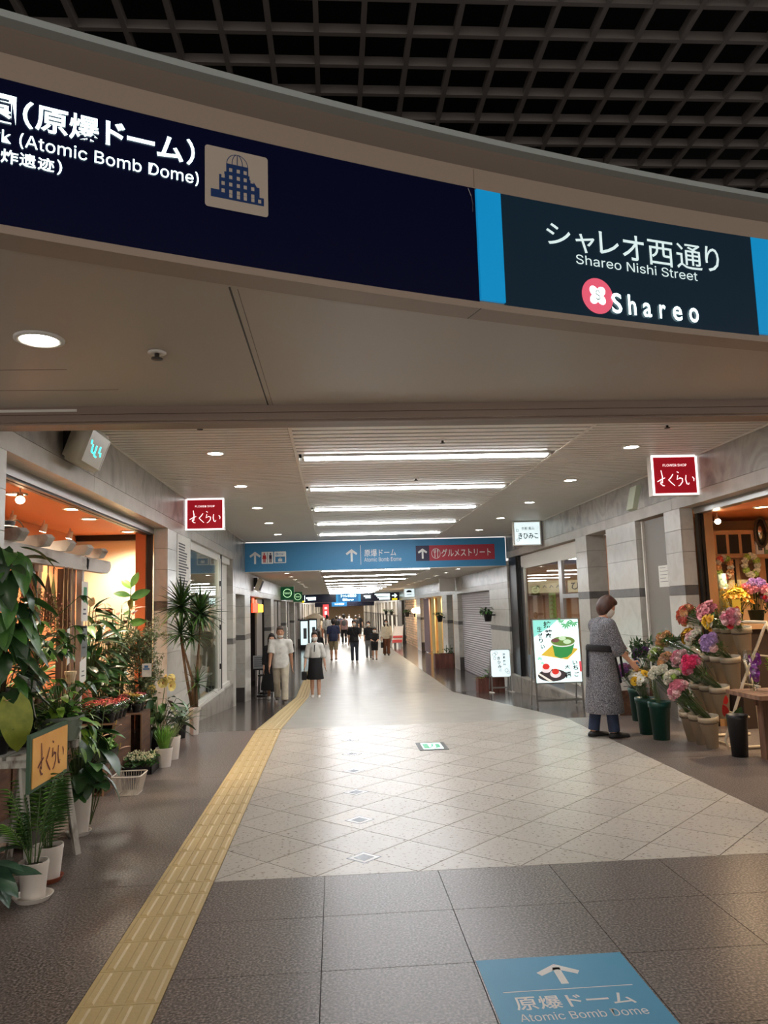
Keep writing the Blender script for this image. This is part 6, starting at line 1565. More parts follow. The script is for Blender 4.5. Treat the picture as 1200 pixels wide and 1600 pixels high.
# flower head meshes
def P_(n, rgb): return mat('petal_'+n, rgb, .6)
FM = {'hotpink': pompon_me('flower', .055, P_('hotpink', (230, 70, 120)), 60), 'pink': pompon_me('flower', .045, P_('pink', (222, 142, 158)), 50, seed=4), 'palepink': pompon_me('flower', .042, P_('palepink', (232, 190, 190)), 50, seed=5),
      'white': pompon_me('flower', .040, P_('white', (232, 226, 208)), 50, seed=6), 'lavender': pompon_me('flower', .042, P_('lavender', (180, 150, 196)), 50, seed=7), 'peach': pompon_me('flower', .045, P_('peach', (222, 170, 120)), 50, seed=8),
      'coral': pompon_me('flower', .042, P_('coral', (222, 104, 84)), 46, .5, 9), 'lime': pompon_me('flower', .044, P_('lime', (172, 196, 96)), 56, .3, 10), 'tan': pompon_me('flower', .042, P_('tan', (196, 152, 122)), 46, seed=12),
      'purple': pompon_me('flower', .038, P_('purple', (110, 60, 130)), 46, seed=13), 'plum': pompon_me('flower', .03, P_('plum', (140, 84, 120)), 36, seed=14),
      'yellow': blossom_me('flower', 13, .055, P_('sunyellow', (236, 190, 40)), mat('sun_centre', (120, 80, 30), .8), 2, .25), 'daisy': blossom_me('flower', 12, .04, P_('daisywhite', (240, 236, 224)), mat('daisy_centre', (214, 190, 60), .8), 1, .2),
      'gold': blossom_me('flower', 10, .045, P_('gold', (222, 160, 50)), mat('gold_centre', (160, 100, 30), .8), 2, .4), 'red': blossom_me('flower', 12, .045, P_('red', (190, 30, 44)), mat('red_centre', (90, 20, 24), .8), 2, .3),
      'lily': blossom_me('flower', 6, .07, P_('lilypeach', (228, 132, 106)), mat('lily_centre', (180, 90, 60), .8), 1, .7, .8), 'lilypink': blossom_me('flower', 6, .065, P_('lilypink', (230, 160, 164)), mat('lily_centre2', (200, 150, 100), .8), 1, .8, .8)}
def bouquet(label, base, head, R, heads, seed, wrap=True, leafm=None, group='wrapped bouquets on the right stand', name='bouquet', flat=.7):
    rnd = random.Random(seed); base = Vector(base); head = Vector(head); heads = [(kd, int(round(kn*1.7)) if kn > 1 else kn) for kd, kn in heads]
    t = thing(name, label, 'bouquet', base, 0, group)
    ax = (head-base); L = ax.length; d = ax.normalized(); M = frame_to((0, 0, 0), d)      # local y along axis
    st = MB(); lf = MB(); n = sum(k for _, k in heads); i = 0
    for kind, k in heads:
        for q in range(k):
            rr = R*math.sqrt((i+.5)/n); a = i*2.39996+seed
            p = M @ Vector((rr*math.cos(a), L+R*.35*(1-(rr/R)**2)*flat*2+rnd.uniform(-.02, .02), rr*math.sin(a)))
            nd = (M.to_3x3() @ Vector((math.cos(a)*rr/R*.9, 1, math.sin(a)*rr/R*.9))).normalized()
            o = obj('flower', FM[kind], t); fr = frame_to(p, nd.orthogonal(), nd); s = rnd.uniform(.8, 1.1); o.matrix_local = fr @ Matrix.Diagonal((s, s, s, 1))
            st.tube([M @ Vector((rr*.15*math.cos(a), -.12, rr*.15*math.sin(a))), M @ Vector((rr*.5*math.cos(a), L*.6, rr*.5*math.sin(a))), p], .003, 4, False); i += 1
    stuff(st.build('stems', m_stem_green, t, False, False))
    pts = [M @ Vector((rnd.uniform(-1, 1)*R*.8, L*rnd.uniform(.45, 1.05), rnd.uniform(-1, 1)*R*.8)) for _ in range(60)]
    small_leaves(lf, pts, .06, .022, rnd, 2.0, .4); stuff(lf.build('foliage', leafm or m_leaf_mid, t, False, False))
    if wrap:
        w = MB(); n2 = 16; vs = []
        for q, rr in ((-.05, .03), (.5, R*.75), (.95, R*1.08), (1.12, R*1.2)):
            for j in range(n2):
                a = 2*PI*j/n2; k = rr*(1+.08*math.sin(3*a+seed)+(.07*(j % 2) if q > .9 else 0)); vs.append(M @ Vector((k*math.cos(a), L*q+(.02*(j % 2) if q > 1 else 0), k*math.sin(a))))
        w.add(vs, [(r_*n2+j, r_*n2+(j+1) % n2, (r_+1)*n2+(j+1) % n2, (r_+1)*n2+j) for r_ in range(3) for j in range(n2)])
        w.build('wrapper', m_clear, t, True, False)
    return t
def rim(k, j): return (3.845+.145*k, ypos[j][1], .32+.30*k)
B = [
 ('coral and peach lily bouquet on the top tier, far end', rim(3, 2), (4.02, 8.62, 1.36), .105, [('lily', 7), ('coral', 6), ('peach', 3)]),
 ('pale pink lily bouquet on the top tier, middle', rim(3, 1), (4.06, 8.22, 1.39), .10, [('lilypink', 8), ('pink', 4)]),
 ('yellow sunflower bouquet on the top tier', rim(3, 0), (3.98, 8.02, 1.29), .075, [('yellow', 3), ('daisy', 3), ('gold', 2)]),
 ('pink bouquet with one red gerbera on the top tier, near end', (4.25, 7.90, 1.2), (4.05, 7.70, 1.34), .085, [('red', 1), ('pink', 4), ('palepink', 4), ('red', 1)]),
 ('golden yellow bouquet on the third tier, far end', rim(2, 2), (4.00, 8.60, 1.14), .07, [('gold', 6), ('yellow', 2)]),
 ('white and blush carnation bouquet on the third tier', rim(2, 1), (3.93, 8.30, 1.12), .085, [('palepink', 5), ('white', 5)]),
 ('lavender carnation bouquet on the third tier, near end', rim(2, 0), (3.92, 7.92, 1.08), .09, [('lavender', 9), ('palepink', 2)]),
 ('lime and peach chrysanthemum bouquet above the green buckets', (4.06, 8.62, .92), (3.86, 8.90, 1.08), .085, [('lime', 4), ('peach', 5)]),
 ('white and pale green bouquet over the middle green bucket', (3.95, 8.60, .62), (3.74, 8.90, .91), .085, [('white', 6), ('lime', 3), ('daisy', 2)]),
 ('tan and peach bouquet on the second tier, far end', rim(1, 2), (3.72, 8.62, .85), .08, [('tan', 6), ('peach', 2)]),
 ('soft pink bouquet on the second tier, middle', rim(1, 1), (3.78, 8.38, .89), .085, [('pink', 6), ('palepink', 4)]),
 ('hot pink carnation bouquet on the second tier, near end', rim(1, 0), (3.74, 8.0, .85), .10, [('hotpink', 7), ('pink', 4)]),
 ('purple bouquet in the farthest green bucket', (3.88, 9.95, .38), (3.70, 9.85, .66), .09, [('plum', 8), ('purple', 4)]),
 ('white and yellow daisy bouquet in the middle green bucket', (3.60, 8.94, .38), (3.46, 8.75, .66), .095, [('daisy', 6), ('yellow', 2), ('white', 3)]),
 ('white stock bouquet on the bottom tier, far end', rim(0, 2), (3.60, 8.52, .73), .095, [('white', 12)]),
 ('cream bouquet on the bottom tier, middle', rim(0, 1), (3.62, 8.22, .71), .085, [('white', 7), ('lime', 2)]),
 ('pink carnation bouquet on the bottom tier, near end', rim(0, 0), (3.56, 7.98, .60), .10, [('pink', 9), ('palepink', 4)]),
]
for i, (lab, b0, h0, R, hd) in enumerate(B): bouquet(lab, b0, h0, R, hd, 60+i)
bouquet('dark green leafy bunch with purple blooms in the nearest green bucket', (3.62, 8.62, .38), (3.66, 9.12, .90), .11, [('purple', 5)], 90, False, m_leaf_dark, 'wrapped bouquets on the right stand')
lf = MB(); rr_n = random.Random(3); small_leaves(lf, [(3.66+rr_n.uniform(-.13, .13), 9.12+rr_n.uniform(-.13, .13), .93+rr_n.uniform(-.08, .12)) for _ in range(170)], .07, .03, rr_n, 2, .5)
o = stuff(lf.build('foliage', m_leaf_dark)); tag(o, 'bunch of broad dark green sprigs above the green buckets', 'foliage')
t = thing('leaf_bunch', 'long dark green leaves lying across the top of the rack', 'foliage', (4.2, 8.7, .95))
me_l = leaf_me('leaf', .42, .10, m_leaf_dark, 'lance', .25, .2)
for k in range(7): put_leaf(me_l, t, (0, 0, .1+.01*k), (-.9, .4+.12*k-.3, .35-.06*k), R_.uniform(.8, 1.0), R_.uniform(-.3, .3))
mb = MB()
for k in range(5): mb.tube([(0, 0, -.2), (-.01, .01*k, .12)], .004, 5)
mb.build('stem', m_stem_green, t, True, False)
# red anthurium by the rail
t = thing('cut_anthurium', 'single bright red anthurium before the black bucket', 'flower', (3.93, 7.70, .28))
me_ra = leaf_me('spathe', .12, .105, mat('spathe_red', (214, 50, 46), .3), 'heart', .1, .25, notch=.15)
put_leaf(me_ra, t, (-.03, -.02, .10), (-.25, -.3, .6), 1.0, 0, 'spathe', (0, -1, .2)); put_leaf(me_ra, t, (-.01, .02, .20), (.05, -.2, .6), .75, .2, 'spathe', (0, -1, .2))
mb = MB(); mb.tube([(0, 0, -.1), (-.03, -.02, .12)], .004, 5); mb.build('stem', m_stem_green, t, True, False)
put_leaf(me_big[0], t, (.04, -.01, .02), (.3, -.3, .5), .8, 0, 'leaf', (0, -1, .2))
# wooden table with orchid and a grey bucket
t = thing('wooden_table', 'rough brown wooden table at the right edge', 'table', (4.30, 7.30, 0))
for k in range(4):
    mb = MB(); mb.box(3.86, 5.1, 6.95+.155*k, 7.10+.155*k, .60, .64); mb.build('plank', m_brownwood, t)
for x, y in ((4.12, 7.34), (4.12, 7.03), (5.0, 7.34), (5.0, 7.03)):
    mb = MB(); mb.box(x-.05, x+.05, y-.05, y+.05, 0, .60); mb.build('leg', m_brownwood, t)
mb = MB(); mb.box(4.05, 5.05, 7.36, 7.40, .50, .60); mb.build('apron', m_brownwood, t)
t = thing('potted_orchid', 'purple orchid in a clear bag on the wooden table', 'flower', (4.05, 7.38, .64))
me_vo = blossom_me('bloom', 5, .04, P_('violet', (130, 40, 140)), mat('violet_throat', (220, 190, 210), .6), 1, .4)
for k in range(9): put_leaf(me_vo, t, (R_.uniform(-.05, .05), R_.uniform(-.04, .03), .12+.026*k), (R_.uniform(-.4, .4), .2, 1), R_.uniform(.9, 1.2), k, 'bloom', (0, -1, .2))
mb = MB(); mb.tube([(0, 0, 0), (.01, 0, .2), (-.01, 0, .36)], .004, 5); mb.build('stem', m_stem_green, t, True, False)
mb = MB(); mb.lathe([(.035, 0), (.06, .1), (.075, .38)], 12); mb.build('clear_bag', m_clear, t, True, False)
t = thing('flower_bucket', 'grey metal bucket of pale green and tan foliage on the wooden table', 'bucket', (4.27, 7.28, .64))
mb = MB(); mb.lathe([(.065, 0), (.09, .17), (.097, .19), (.09, .19), (.06, .02), (.001, .02)], 20); mb.build('bucket_body', mat('bucket_grey', (122, 130, 120), .4), t, True, False)
lf = MB(); small_leaves(lf, [(R_.uniform(-.09, .09), R_.uniform(-.09, .09), R_.uniform(.18, .30)) for _ in range(150)], .06, .035, R_, 1.6, .4); stuff(lf.build('foliage', m_leaf_lime, t, False, False))
for k in range(8): put_leaf(leaf_me('leaf', .1, .05, mat('leaf_tan', (190, 150, 110), .6), 'oval', .2, .2), t, (R_.uniform(-.06, .06), R_.uniform(-.06, .06), .28), sph(R_.random()*6.28, R_.uniform(.3, 1.1)), 1.0)
# small printed boxes and board by the pillar
t = thing('printed_box', 'small white printed box standing on a crate by the stone pillar', 'box', (4.12, 10.55, .62))
mb = MB(); mb.box(4.06, 4.20, 10.5, 10.6, .62, .94); mb.build('carton', m_paper, t)
pm = plane_map((4.06, 10.5, .62), (1, 0, 0), (0, 0, 1), .002)
flat_on('print', [rect(.015, .125, .15, .30)], pm, m_ink, t); flat_on('print', [disc(.07, .09, .045, 12), rect(.03, .11, .02, .04)], pm, mat('ink_blue_grey', (90, 110, 140), .6), t)
t = thing('printed_box', 'lower white printed box in front of the stone pillar', 'box', (4.0, 10.5, .33))
mb = MB(); mb.box(3.84, 4.04, 10.42, 10.55, .33, .60); mb.build('carton', m_paper, t)
pm = plane_map((3.84, 10.42, .33), (1, 0, 0), (0, 0, 1), .002); flat_on('print', [ring(.06, .16, .04, .008, 12), ring(.14, .15, .035, .008, 12), rect(.05, .16, .05, .06)], pm, m_ink, t)
t = thing('wooden_crate', 'dark brown crate on its end by the stone pillar behind the green buckets', 'crate', (4.05, 10.6, 0))
for b in ((3.82, 4.3, 10.42, 10.44, 0, .33), (3.82, 4.3, 10.73, 10.75, 0, .33)):
    mb = MB(); mb.box(*b); mb.build('side_board', m_crate, t)
for k in range(3):
    mb = MB(); mb.box(3.82, 4.3, 10.44+.1*k, 10.53+.1*k, .315, .33); mb.build('top_board', m_crate, t)
t = thing('wooden_crate', 'slim brown crate under the taller printed box', 'crate', (4.18, 10.66, .33))
mb = MB(); mb.box(4.06, 4.3, 10.45, 10.70, .33, .62); mb.build('box_body', m_crate, t); mb = MB(); mb.box(4.07, 4.29, 10.447, 10.45, .35, .60); mb.build('front_board', m_crate_edge, t)

# ================================================================== inside the right flower shop
m_cab = noise_mat('cabinet_tan', [(0.3, (176, 134, 94)), (0.7, (196, 156, 116))], 4, 4, .55, (1, 1, .3))
t = thing('display_cabinet', 'tan wooden display cabinet with small dark panes at the back of the right shop', 'cabinet', (5.6, 10.3, 0))
mb = MB(); mb.box(5.08, 7.1, 10.25, 10.85, 0, 2.10); mb.build('body', m_cab, t)
mb = MB(); mb.box(5.02, 5.78, 10.20, 10.85, 2.10, 2.46); mb.build('pane_frame', m_cab, t)
for k in range(4):
    mb = MB(); mb.box(5.07+.178*k, 5.20+.178*k, 10.19, 10.201, 2.14, 2.40); mb.build('pane', m_dark, t)
mb = MB(); mb.box(5.0, 7.1, 10.17, 10.25, 2.08, 2.12); mb.build('shelf_edge', m_cab, t)
for x0, x1 in ((5.12, 5.47), (5.51, 5.88)):
    mb = MB(); mb.box(x0, x1, 10.235, 10.25, 1.55, 2.05); dpan = mb.build('door', m_cab, t)
    mb = MB(); mb.box(x0+.05, x1-.05, 10.225, 10.236, 1.60, 2.0); mb.build('door_panel', mat('cabinet_brown', (140, 104, 76), .6), dpan)
mb = MB(); mb.box(5.94, 6.6, 10.24, 10.252, 1.0, 2.06); mb.build('open_front', m_dark, t)
mb = MB(); mb.box(5.485, 5.495, 10.22, 10.25, 1.3, 2.06); mb.build('centre_gap', m_dark, t)
cols = [((206, 66, 66), .10, 'red'), ((198, 160, 140), .13, 'tan'), ((180, 140, 120), .11, 'brown'), ((200, 176, 160), .15, 'pale'), ((232, 228, 220), .12, 'white'), ((120, 150, 110), .07, 'green'), ((214, 178, 60), .09, 'yellow'), ((190, 120, 90), .12, 'rust')]
x = 5.32
for i, (rgb, w, nm) in enumerate(cols):
    t = thing('gift_box', '%s gift box in the row on top of the shop cabinet' % nm, 'box', (x+w/2, 10.22, 2.12), 0, 'gift boxes on the cabinet')
    h = .16+.05*((i*7) % 3)/2
    mb = MB(); mb.box(-w/2+.004, w/2-.004, 0, .12, 0, h); mb.build('carton', mat('carton_'+nm, rgb, .6), t, False, False)
    mb = MB(); mb.box(-w*.25, w*.25, -.002, 0, h*.3, h*.7); mb.build('print', m_paper if nm != 'white' else m_ink, t, False, False)
    x += w
def wreath(label, x, z, heads, seed):
    rnd = random.Random(seed); t = thing('flower_wreath', label, 'wreath', (x, 10.16, z), 0, 'wreaths on the shop cabinet')
    mb = MB(); mb.tube([(.085*math.cos(2*PI*i/16), 0, .125*math.sin(2*PI*i/16)) for i in range(17)], .03, 6); mb.build('ring_base', m_stem, t, True, False)
    for i in range(12):
        a = 2*PI*i/12; o = obj('flower', FM[heads[i % len(heads)]], t); o.matrix_local = frame_to((.09*math.cos(a), -.03, .13*math.sin(a)), (1, 0, 0), (0, -1, 0)) @ Matrix.Diagonal((1.1, 1.1, 1.1, 1))
wreath('cream and orange flower wreath, left of two on the shop cabinet', 5.29, 1.95, ['white', 'peach', 'lime', 'white', 'coral'], 1)
wreath('white and green flower wreath, right of two on the shop cabinet', 5.67, 1.97, ['white', 'lime', 'white'], 2)
t = thing('oval_mirror', 'oval dark framed mirror on the right shop wall', 'mirror', (5.88, 10.18, 2.2))
mb = MB(); mb.tube([(.085*math.cos(2*PI*i/20), 0, .22+.2*math.sin(2*PI*i/20)) for i in range(21)], .018, 7); mb.build('frame', mat('mirror_frame', (70, 58, 44), .5), t, True, False)
mb = MB(); mb.lathe([(.08, 0), (.001, .001)], 20, (0, 0, 0), 1, 2.35, Matrix.Translation((0, 0, .22)) @ Matrix.Rotation(PI/2, 4, 'X')); mb.build('glass', mat('mirror_glass', (200, 200, 190), .08, metal=.9), t, True, False)
# column of green glass vases
t = thing('glass_vase_column', 'tall pale green glass column vase beside the jamb', 'vase', (4.98, 9.62, 0))
mb = MB(); mb.lathe([(.06, 0), (.06, 1.60), (.07, 1.62), (.07, 1.70), (.055, 1.72), (.05, 1.85)], 16); mb.build('vase', noise_mat('mottled_green', [(0.35, (70, 110, 80)), (0.5, (190, 210, 190)), (0.7, (120, 150, 120))], 14, 3, .3), t, True, False)
mb = MB(); mb.lathe([(.074, 1.63), (.074, 1.67)], 16); mb.build('collar', m_chrome, t, True, False)
# display table with big bunches
t = thing('display_table', 'tan display table with flower bunches in the right shop', 'table', (5.3, 9.2, 0))
mb = MB(); mb.box(4.72, 6.2, 8.95, 9.55, 1.16, 1.22); mb.build('top', m_cab, t)
mb = MB(); mb.box(4.80, 6.1, 9.0, 9.5, .0, 1.16); mb.build('body', mat('dark_display', (52, 38, 30), .6), t)
bunch = [('bright yellow feathery flower bunch in the right shop', (4.92, 9.25, 1.22), (4.94, 9.2, 1.52), .16, [('yellow', 12), ('gold', 8)], P_('mimosa', (232, 200, 40))), ('lilac and pink flower bunch in the right shop', (5.22, 9.3, 1.22), (5.20, 9.22, 1.62), .16, [('lavender', 12), ('pink', 10)], m_leaf_dark), ('cream and red mixed flower bunch at the right edge of the shop', (5.42, 9.2, 1.22), (5.36, 9.1, 1.52), .17, [('palepink', 8), ('white', 6), ('red', 8), ('plum', 5)], m_leaf_dark)]
for i, (lab, b0, h0, R, hd, lm) in enumerate(bunch):
    bq = bouquet(lab, b0, h0, R, hd, 120+i, False, lm, 'big bunches in the right shop', 'flower_bunch', 1.0)
    if i == 0:
        fz = MB(); rn = random.Random(2)
        small_leaves(fz, [(rn.gauss(0, .08), rn.gauss(0, .08), .30+rn.gauss(0, .09)) for _ in range(700)], .05, .006, rn, 2.2, .5); stuff(fz.build('feathery_bloom', P_('mimosa', (232, 200, 40)), bq, False, False))
    mb = MB(); mb.lathe([(.07, 0), (.10, .16), (.105, .16)], 14); mb.build('vase', mat('vase_dark', (50, 62, 50), .4), bq, True, False)
t = thing('flower_card', 'yellow picture card standing before the yellow bunch', 'card', (4.80, 9.05, 1.22))
mb = MB(); mb.box(4.76, 4.86, 8.99, 9.0, 1.22, 1.52); mb.build('card', mat('card_yellow', (224, 190, 70), .6), t)
pm = plane_map((4.76, 8.99, 1.22), (1, 0, 0), (0, 0, 1), .002); flat_on('print', [disc(.05, .16, .035, 14, .06)], pm, mat('print_rust', (170, 70, 40), .6), t)
t = thing('seed_packets', 'two pale picture panels pinned to the cabinet below the wreaths', 'picture', (5.45, 10.2, 1.6))
for x0, x1 in ((5.12, 5.45), (5.49, 5.85)):
    mb = MB(); mb.box(x0, x1, 10.19, 10.2, 1.58, 1.78); mb.build('panel', noise_mat('pale_picture', [(0.35, (214, 206, 150)), (0.6, (226, 222, 190)), (0.75, (180, 190, 120))], 16, 3, .6), t)
# ================================================================== PEOPLE (signed-distance bodies turned into meshes)
def surface_nets(Dv, org, h):
    S = Dv < 0
    nx, ny, nz = Dv.shape
    corners = [(i, j, k) for i in (0, 1) for j in (0, 1) for k in (0, 1)]
    sub = lambda A, c: A[c[0]:nx-1+c[0], c[1]:ny-1+c[1], c[2]:nz-1+c[2]]
    cnt = sum(sub(S, c).astype(np.int8) for c in corners)
    act = (cnt > 0) & (cnt < 8)
    idx = -np.ones(act.shape, dtype=np.int64); ii = np.argwhere(act); idx[act] = np.arange(len(ii))
    P = np.zeros((len(ii), 3)); N = np.zeros(len(ii))
    vals = {c: sub(Dv, c)[act] for c in corners}
    for a in corners:
        for ax in range(3):
            if a[ax] == 1: continue
            b = list(a); b[ax] = 1; b = tuple(b)
            va, vb = vals[a], vals[b]; m = (va < 0) != (vb < 0)
            t = va[m]/(va[m]-vb[m]); q = np.array(a, float)[None, :].repeat(m.sum(), 0); q[:, ax] = t
            P[m] += q; N[m] += 1
    V = (ii+P/np.maximum(N, 1)[:, None])*h+org
    F = []
    for ax in range(3):
        sl0 = [slice(1, None)]*3; sl1 = [slice(1, None)]*3
        A = [slice(None)]*3; B = [slice(None)]*3; A[ax] = slice(0, -1); B[ax] = slice(1, None)
        s0, s1 = S[tuple(A)], S[tuple(B)]; cr = np.argwhere(s0 != s1)
        o1, o2 = (ax+1) % 3, (ax+2) % 3
        cr = cr[(cr[:, o1] > 0) & (cr[:, o2] > 0) & (cr[:, o1] < Dv.shape[o1]-1) & (cr[:, o2] < Dv.shape[o2]-1)]
        if not len(cr): continue
        def at(d1, d2):
            c = cr.copy(); c[:, o1] += d1; c[:, o2] += d2; return idx[c[:, 0], c[:, 1], c[:, 2]]
        q = np.stack([at(-1, -1), at(0, -1), at(0, 0), at(-1, 0)], 1)
        flip = ~s0[cr[:, 0], cr[:, 1], cr[:, 2]]; q[flip] = q[flip][:, ::-1]
        F.append(q)
    return V, np.concatenate(F) if F else np.zeros((0, 4), int)
class SDF:
    def __init__(s): s.prims = []; s.cuts = []
    def cone(s, a, b, ra, rb, k=.02, cut=None, sub=False): s.prims.append(('c', np.array(a, float), np.array(b, float), ra, rb, k, cut, sub)); return s
    def ell(s, c, r, k=.02, rot=None, cut=None, sub=False): s.prims.append(('e', np.array(c, float), np.array(r, float), rot, None, k, cut, sub)); return s
    def plane(s, p, n): s.cuts.append((np.array(p, float), np.array(n, float)/np.linalg.norm(n))); return s
    def mesh(s, name, material, h):
        lo = np.array([1e9]*3); hi = -lo; boxes = []
        for p in s.prims:
            if p[0] == 'c': r = max(p[3], p[4]); a, b = np.minimum(p[1], p[2])-r, np.maximum(p[1], p[2])+r
            else: r = p[2].max() if p[3] is not None else p[2]; a, b = p[1]-r, p[1]+r
            boxes.append((a, b))
            if not p[7]: lo = np.minimum(lo, a); hi = np.maximum(hi, b)
        lo -= 3*h; hi += 3*h; n = np.ceil((hi-lo)/h).astype(int)+1
        ax = [lo[i]+h*np.arange(n[i]) for i in range(3)]
        Dv = np.full(tuple(n), .5)
        for p, (a, b) in zip(s.prims, boxes):
            mg = max(p[5], 0)+2.5*h
            i0 = np.clip(np.floor((a-mg-lo)/h).astype(int), 0, n-1); i1 = np.clip(np.ceil((b+mg-lo)/h).astype(int)+1, 1, n)
            if (i1 <= i0).any(): continue
            X, Y, Z = np.meshgrid(ax[0][i0[0]:i1[0]], ax[1][i0[1]:i1[1]], ax[2][i0[2]:i1[2]], indexing='ij')
            Q = np.stack([X, Y, Z], -1)
            if p[0] == 'c':
                ab = p[2]-p[1]; t = np.clip(((Q-p[1]) @ ab)/max(ab @ ab, 1e-9), 0, 1); d = np.linalg.norm(Q-p[1]-t[..., None]*ab, axis=-1)-(p[3]+(p[4]-p[3])*t)
            else:
                L = Q-p[1]
                if p[3] is not None: L = L @ np.array(p[3])
                k0 = np.linalg.norm(L/p[2], axis=-1); k1 = np.linalg.norm(L/p[2]**2, axis=-1); d = k0*(k0-1)/np.maximum(k1, 1e-6)
            if p[6] is not None:
                for cp, cn in p[6]: d = np.maximum(d, (Q-np.array(cp)) @ (np.array(cn)/np.linalg.norm(cn)))
            sl = (slice(i0[0], i1[0]), slice(i0[1], i1[1]), slice(i0[2], i1[2])); o = Dv[sl]
            if p[7]: Dv[sl] = np.maximum(o, -d)
            else:
                k = max(p[5], 1e-4); hh = np.maximum(k-np.abs(o-d), 0)/k; Dv[sl] = np.minimum(o, d)-hh*hh*k*.25
        if s.cuts:
            X, Y, Z = np.meshgrid(*ax, indexing='ij'); Q = np.stack([X, Y, Z], -1)
            for cp, cn in s.cuts: Dv = np.maximum(Dv, (Q-cp) @ cn)
        Dv[0] = Dv[-1] = .5; Dv[:, 0] = Dv[:, -1] = .5; Dv[:, :, 0] = Dv[:, :, -1] = .5
        V, F = surface_nets(Dv, lo, h)
        me = bpy.data.meshes.new(name); me.from_pydata(V.tolist(), [], F.tolist()); me.materials.append(material)
        me.polygons.foreach_set('use_smooth', [True]*len(me.polygons)); me.update()
        return me
m_skin = mat('skin_light', (208, 160, 132), .55); m_skin2 = mat('skin_tan', (188, 138, 108), .55)
m_hair = noise_mat('hair_dark', [(0.3, (24, 19, 17)), (0.7, (40, 32, 28))], 30, 3, .5, (1, 1, .2)); m_hair_brown = noise_mat('hair_brown', [(0.3, (52, 30, 24)), (0.7, (78, 48, 38))], 30, 3, .45, (1, 1, .2)); m_hair_grey = noise_mat('hair_grey', [(0.3, (70, 56, 48)), (0.7, (104, 88, 78))], 30, 3, .6)
m_mask = mat('face_mask_white', (226, 224, 218), .8); m_eye = mat('eye_dark', (24, 18, 16), .3); m_lip = mat('lip', (168, 98, 88), .5)
def cloth(name, rgb, rough=.85): return noise_mat('cloth_'+name, [(0.3, tuple(int(c*.9) for c in rgb)), (0.7, rgb)], 12, 3, rough, bump=.05)
def person(label, pos, H, heading, vox, pose={}, top=None, bottom=None, shoes=(40, 36, 34), hair='short', hairm=None, mask=True, skin=None, fem=False, extra=None, group='people walking in the passage', eyes=True, fingers=True, wide=1.0):
    """heading: direction faced, degrees from +X; top = dict(col, sleeve, hem, r); bottom = dict(kind, col, hem)"""
    skin = skin or m_skin; hairm = hairm or m_hair
    g = lambda k, d: pose.get(k, d)
    t = thing('person', label, 'person', pos, math.radians(heading-90), group)
    U = H
    hl, kl, hr, kr = g('legs', (.0, .05, .0, .05)); lean = g('lean', .03)
    hw = (.052 if fem else .055)*U*g('stance', 1.0); sw = (.096 if fem else .108)*U
    V3 = lambda *a: np.array(a, float)
    pel = V3(0, 0, .52*U)
    legs = []
    for sgn, a, kf in ((-1, hl, kl), (1, hr, kr)):
        hip = pel+V3(sgn*hw, 0, -.01*U); kn = hip+.235*U*V3(0, math.sin(a), -math.cos(a)); an = kn+.245*U*V3(0, math.sin(a-kf), -math.cos(a-kf)); legs.append([hip, kn, an, a-kf])
    dz = .04*U-min(L[2][2] for L in legs)
    pel = pel+V3(0, 0, dz)
    for L in legs:
        for i in range(3): L[i] = L[i]+V3(0, 0, dz)
    sp = V3(0, math.sin(lean), math.cos(lean)); fw = V3(0, math.cos(lean), -math.sin(lean))
    at = lambda q: pel+sp*q*U
    neck = at(.318); hp = g('head_pitch', 0.0); hy = g('head_yaw', 0.0)
    hd = V3(math.sin(hy)*math.cos(hp), math.cos(hy)*math.cos(hp), -math.sin(hp)); hu = V3(math.sin(hy)*math.sin(hp), math.cos(hy)*math.sin(hp), math.cos(hp)); hx = np.cross(hd, hu)
    hc = neck+sp*.035*U+hu*.062*U+hd*.012*U
    HR = np.stack([hx, hd, hu], 1)           # columns: head axes
    hs = U/1.65*(1.12 if H < 1.45 else 1.0)
    rr = V3(.076, .095, .118)*hs
    HP = lambda x, y, z: hc+hx*x*hs+hd*y*hs+hu*z*hs
    arms = []
    for sgn, key in ((-1, 'armL'), (1, 'armR')):
        s_, b_, e_ = g(key, (.0, .12, .25))[:3]; inw = g(key+'_in', 0.0)
        sh = at(.268)+V3(sgn*sw, 0, 0)
        d1 = V3(sgn*math.sin(b_), math.sin(s_)*math.cos(b_), -math.cos(s_)*math.cos(b_)); el = sh+d1*.17*U
        d2 = V3(sgn*(math.sin(b_)*.6-inw), math.sin(s_+e_), -math.cos(s_+e_)); d2 /= np.linalg.norm(d2); wr = el+d2*.145*U
        arms.append((sh, el, wr, d1, d2, sgn))
    w = U/1.65*wide
    # ---- body
    B = SDF()
    B.ell(hc, rr, .01, HR); B.ell(HP(0, .02, -.055), V3(.056, .066, .062)*hs, .03, HR); B.cone(HP(0, .088, .0), HP(0, .104, -.028), .010*hs, .014*hs, .015)
    for sgn in (-1, 1): B.ell(HP(sgn*.078, -.005, -.012), V3(.012, .022, .032)*hs, .01, HR)
    B.cone(neck-sp*.03*U, hc-hu*.03*U, .050*w, .046*w, .03)
    B.ell(at(.215), V3(.142 if not fem else .126, .092, .16)*w, .05); B.ell(at(.12), V3(.125 if not fem else .112, .088, .15)*w, .06); B.ell(at(.0), V3(.145 if not fem else .15, .10, .12)*w, .06)
    for sgn in (-1, 1): B.cone(at(.292)+V3(sgn*.02, 0, 0), at(.272)+V3(sgn*sw*.92, 0, 0), .050*w, .046*w, .05)
    for hip, kn, an, fa in legs:
        B.cone(hip, kn, .078*w, .052*w, .05); B.cone(kn, an, .052*w, .036*w, .03); B.ell(kn*.62+an*.38+V3(0, -.014, 0), V3(.047, .05, .10)*w, .04)
        B.cone(an+V3(0, -.02, -.025*U+.01), an+V3(0, .10*U*.8, -.04*U+.021), .032*w, .020*w, .02)
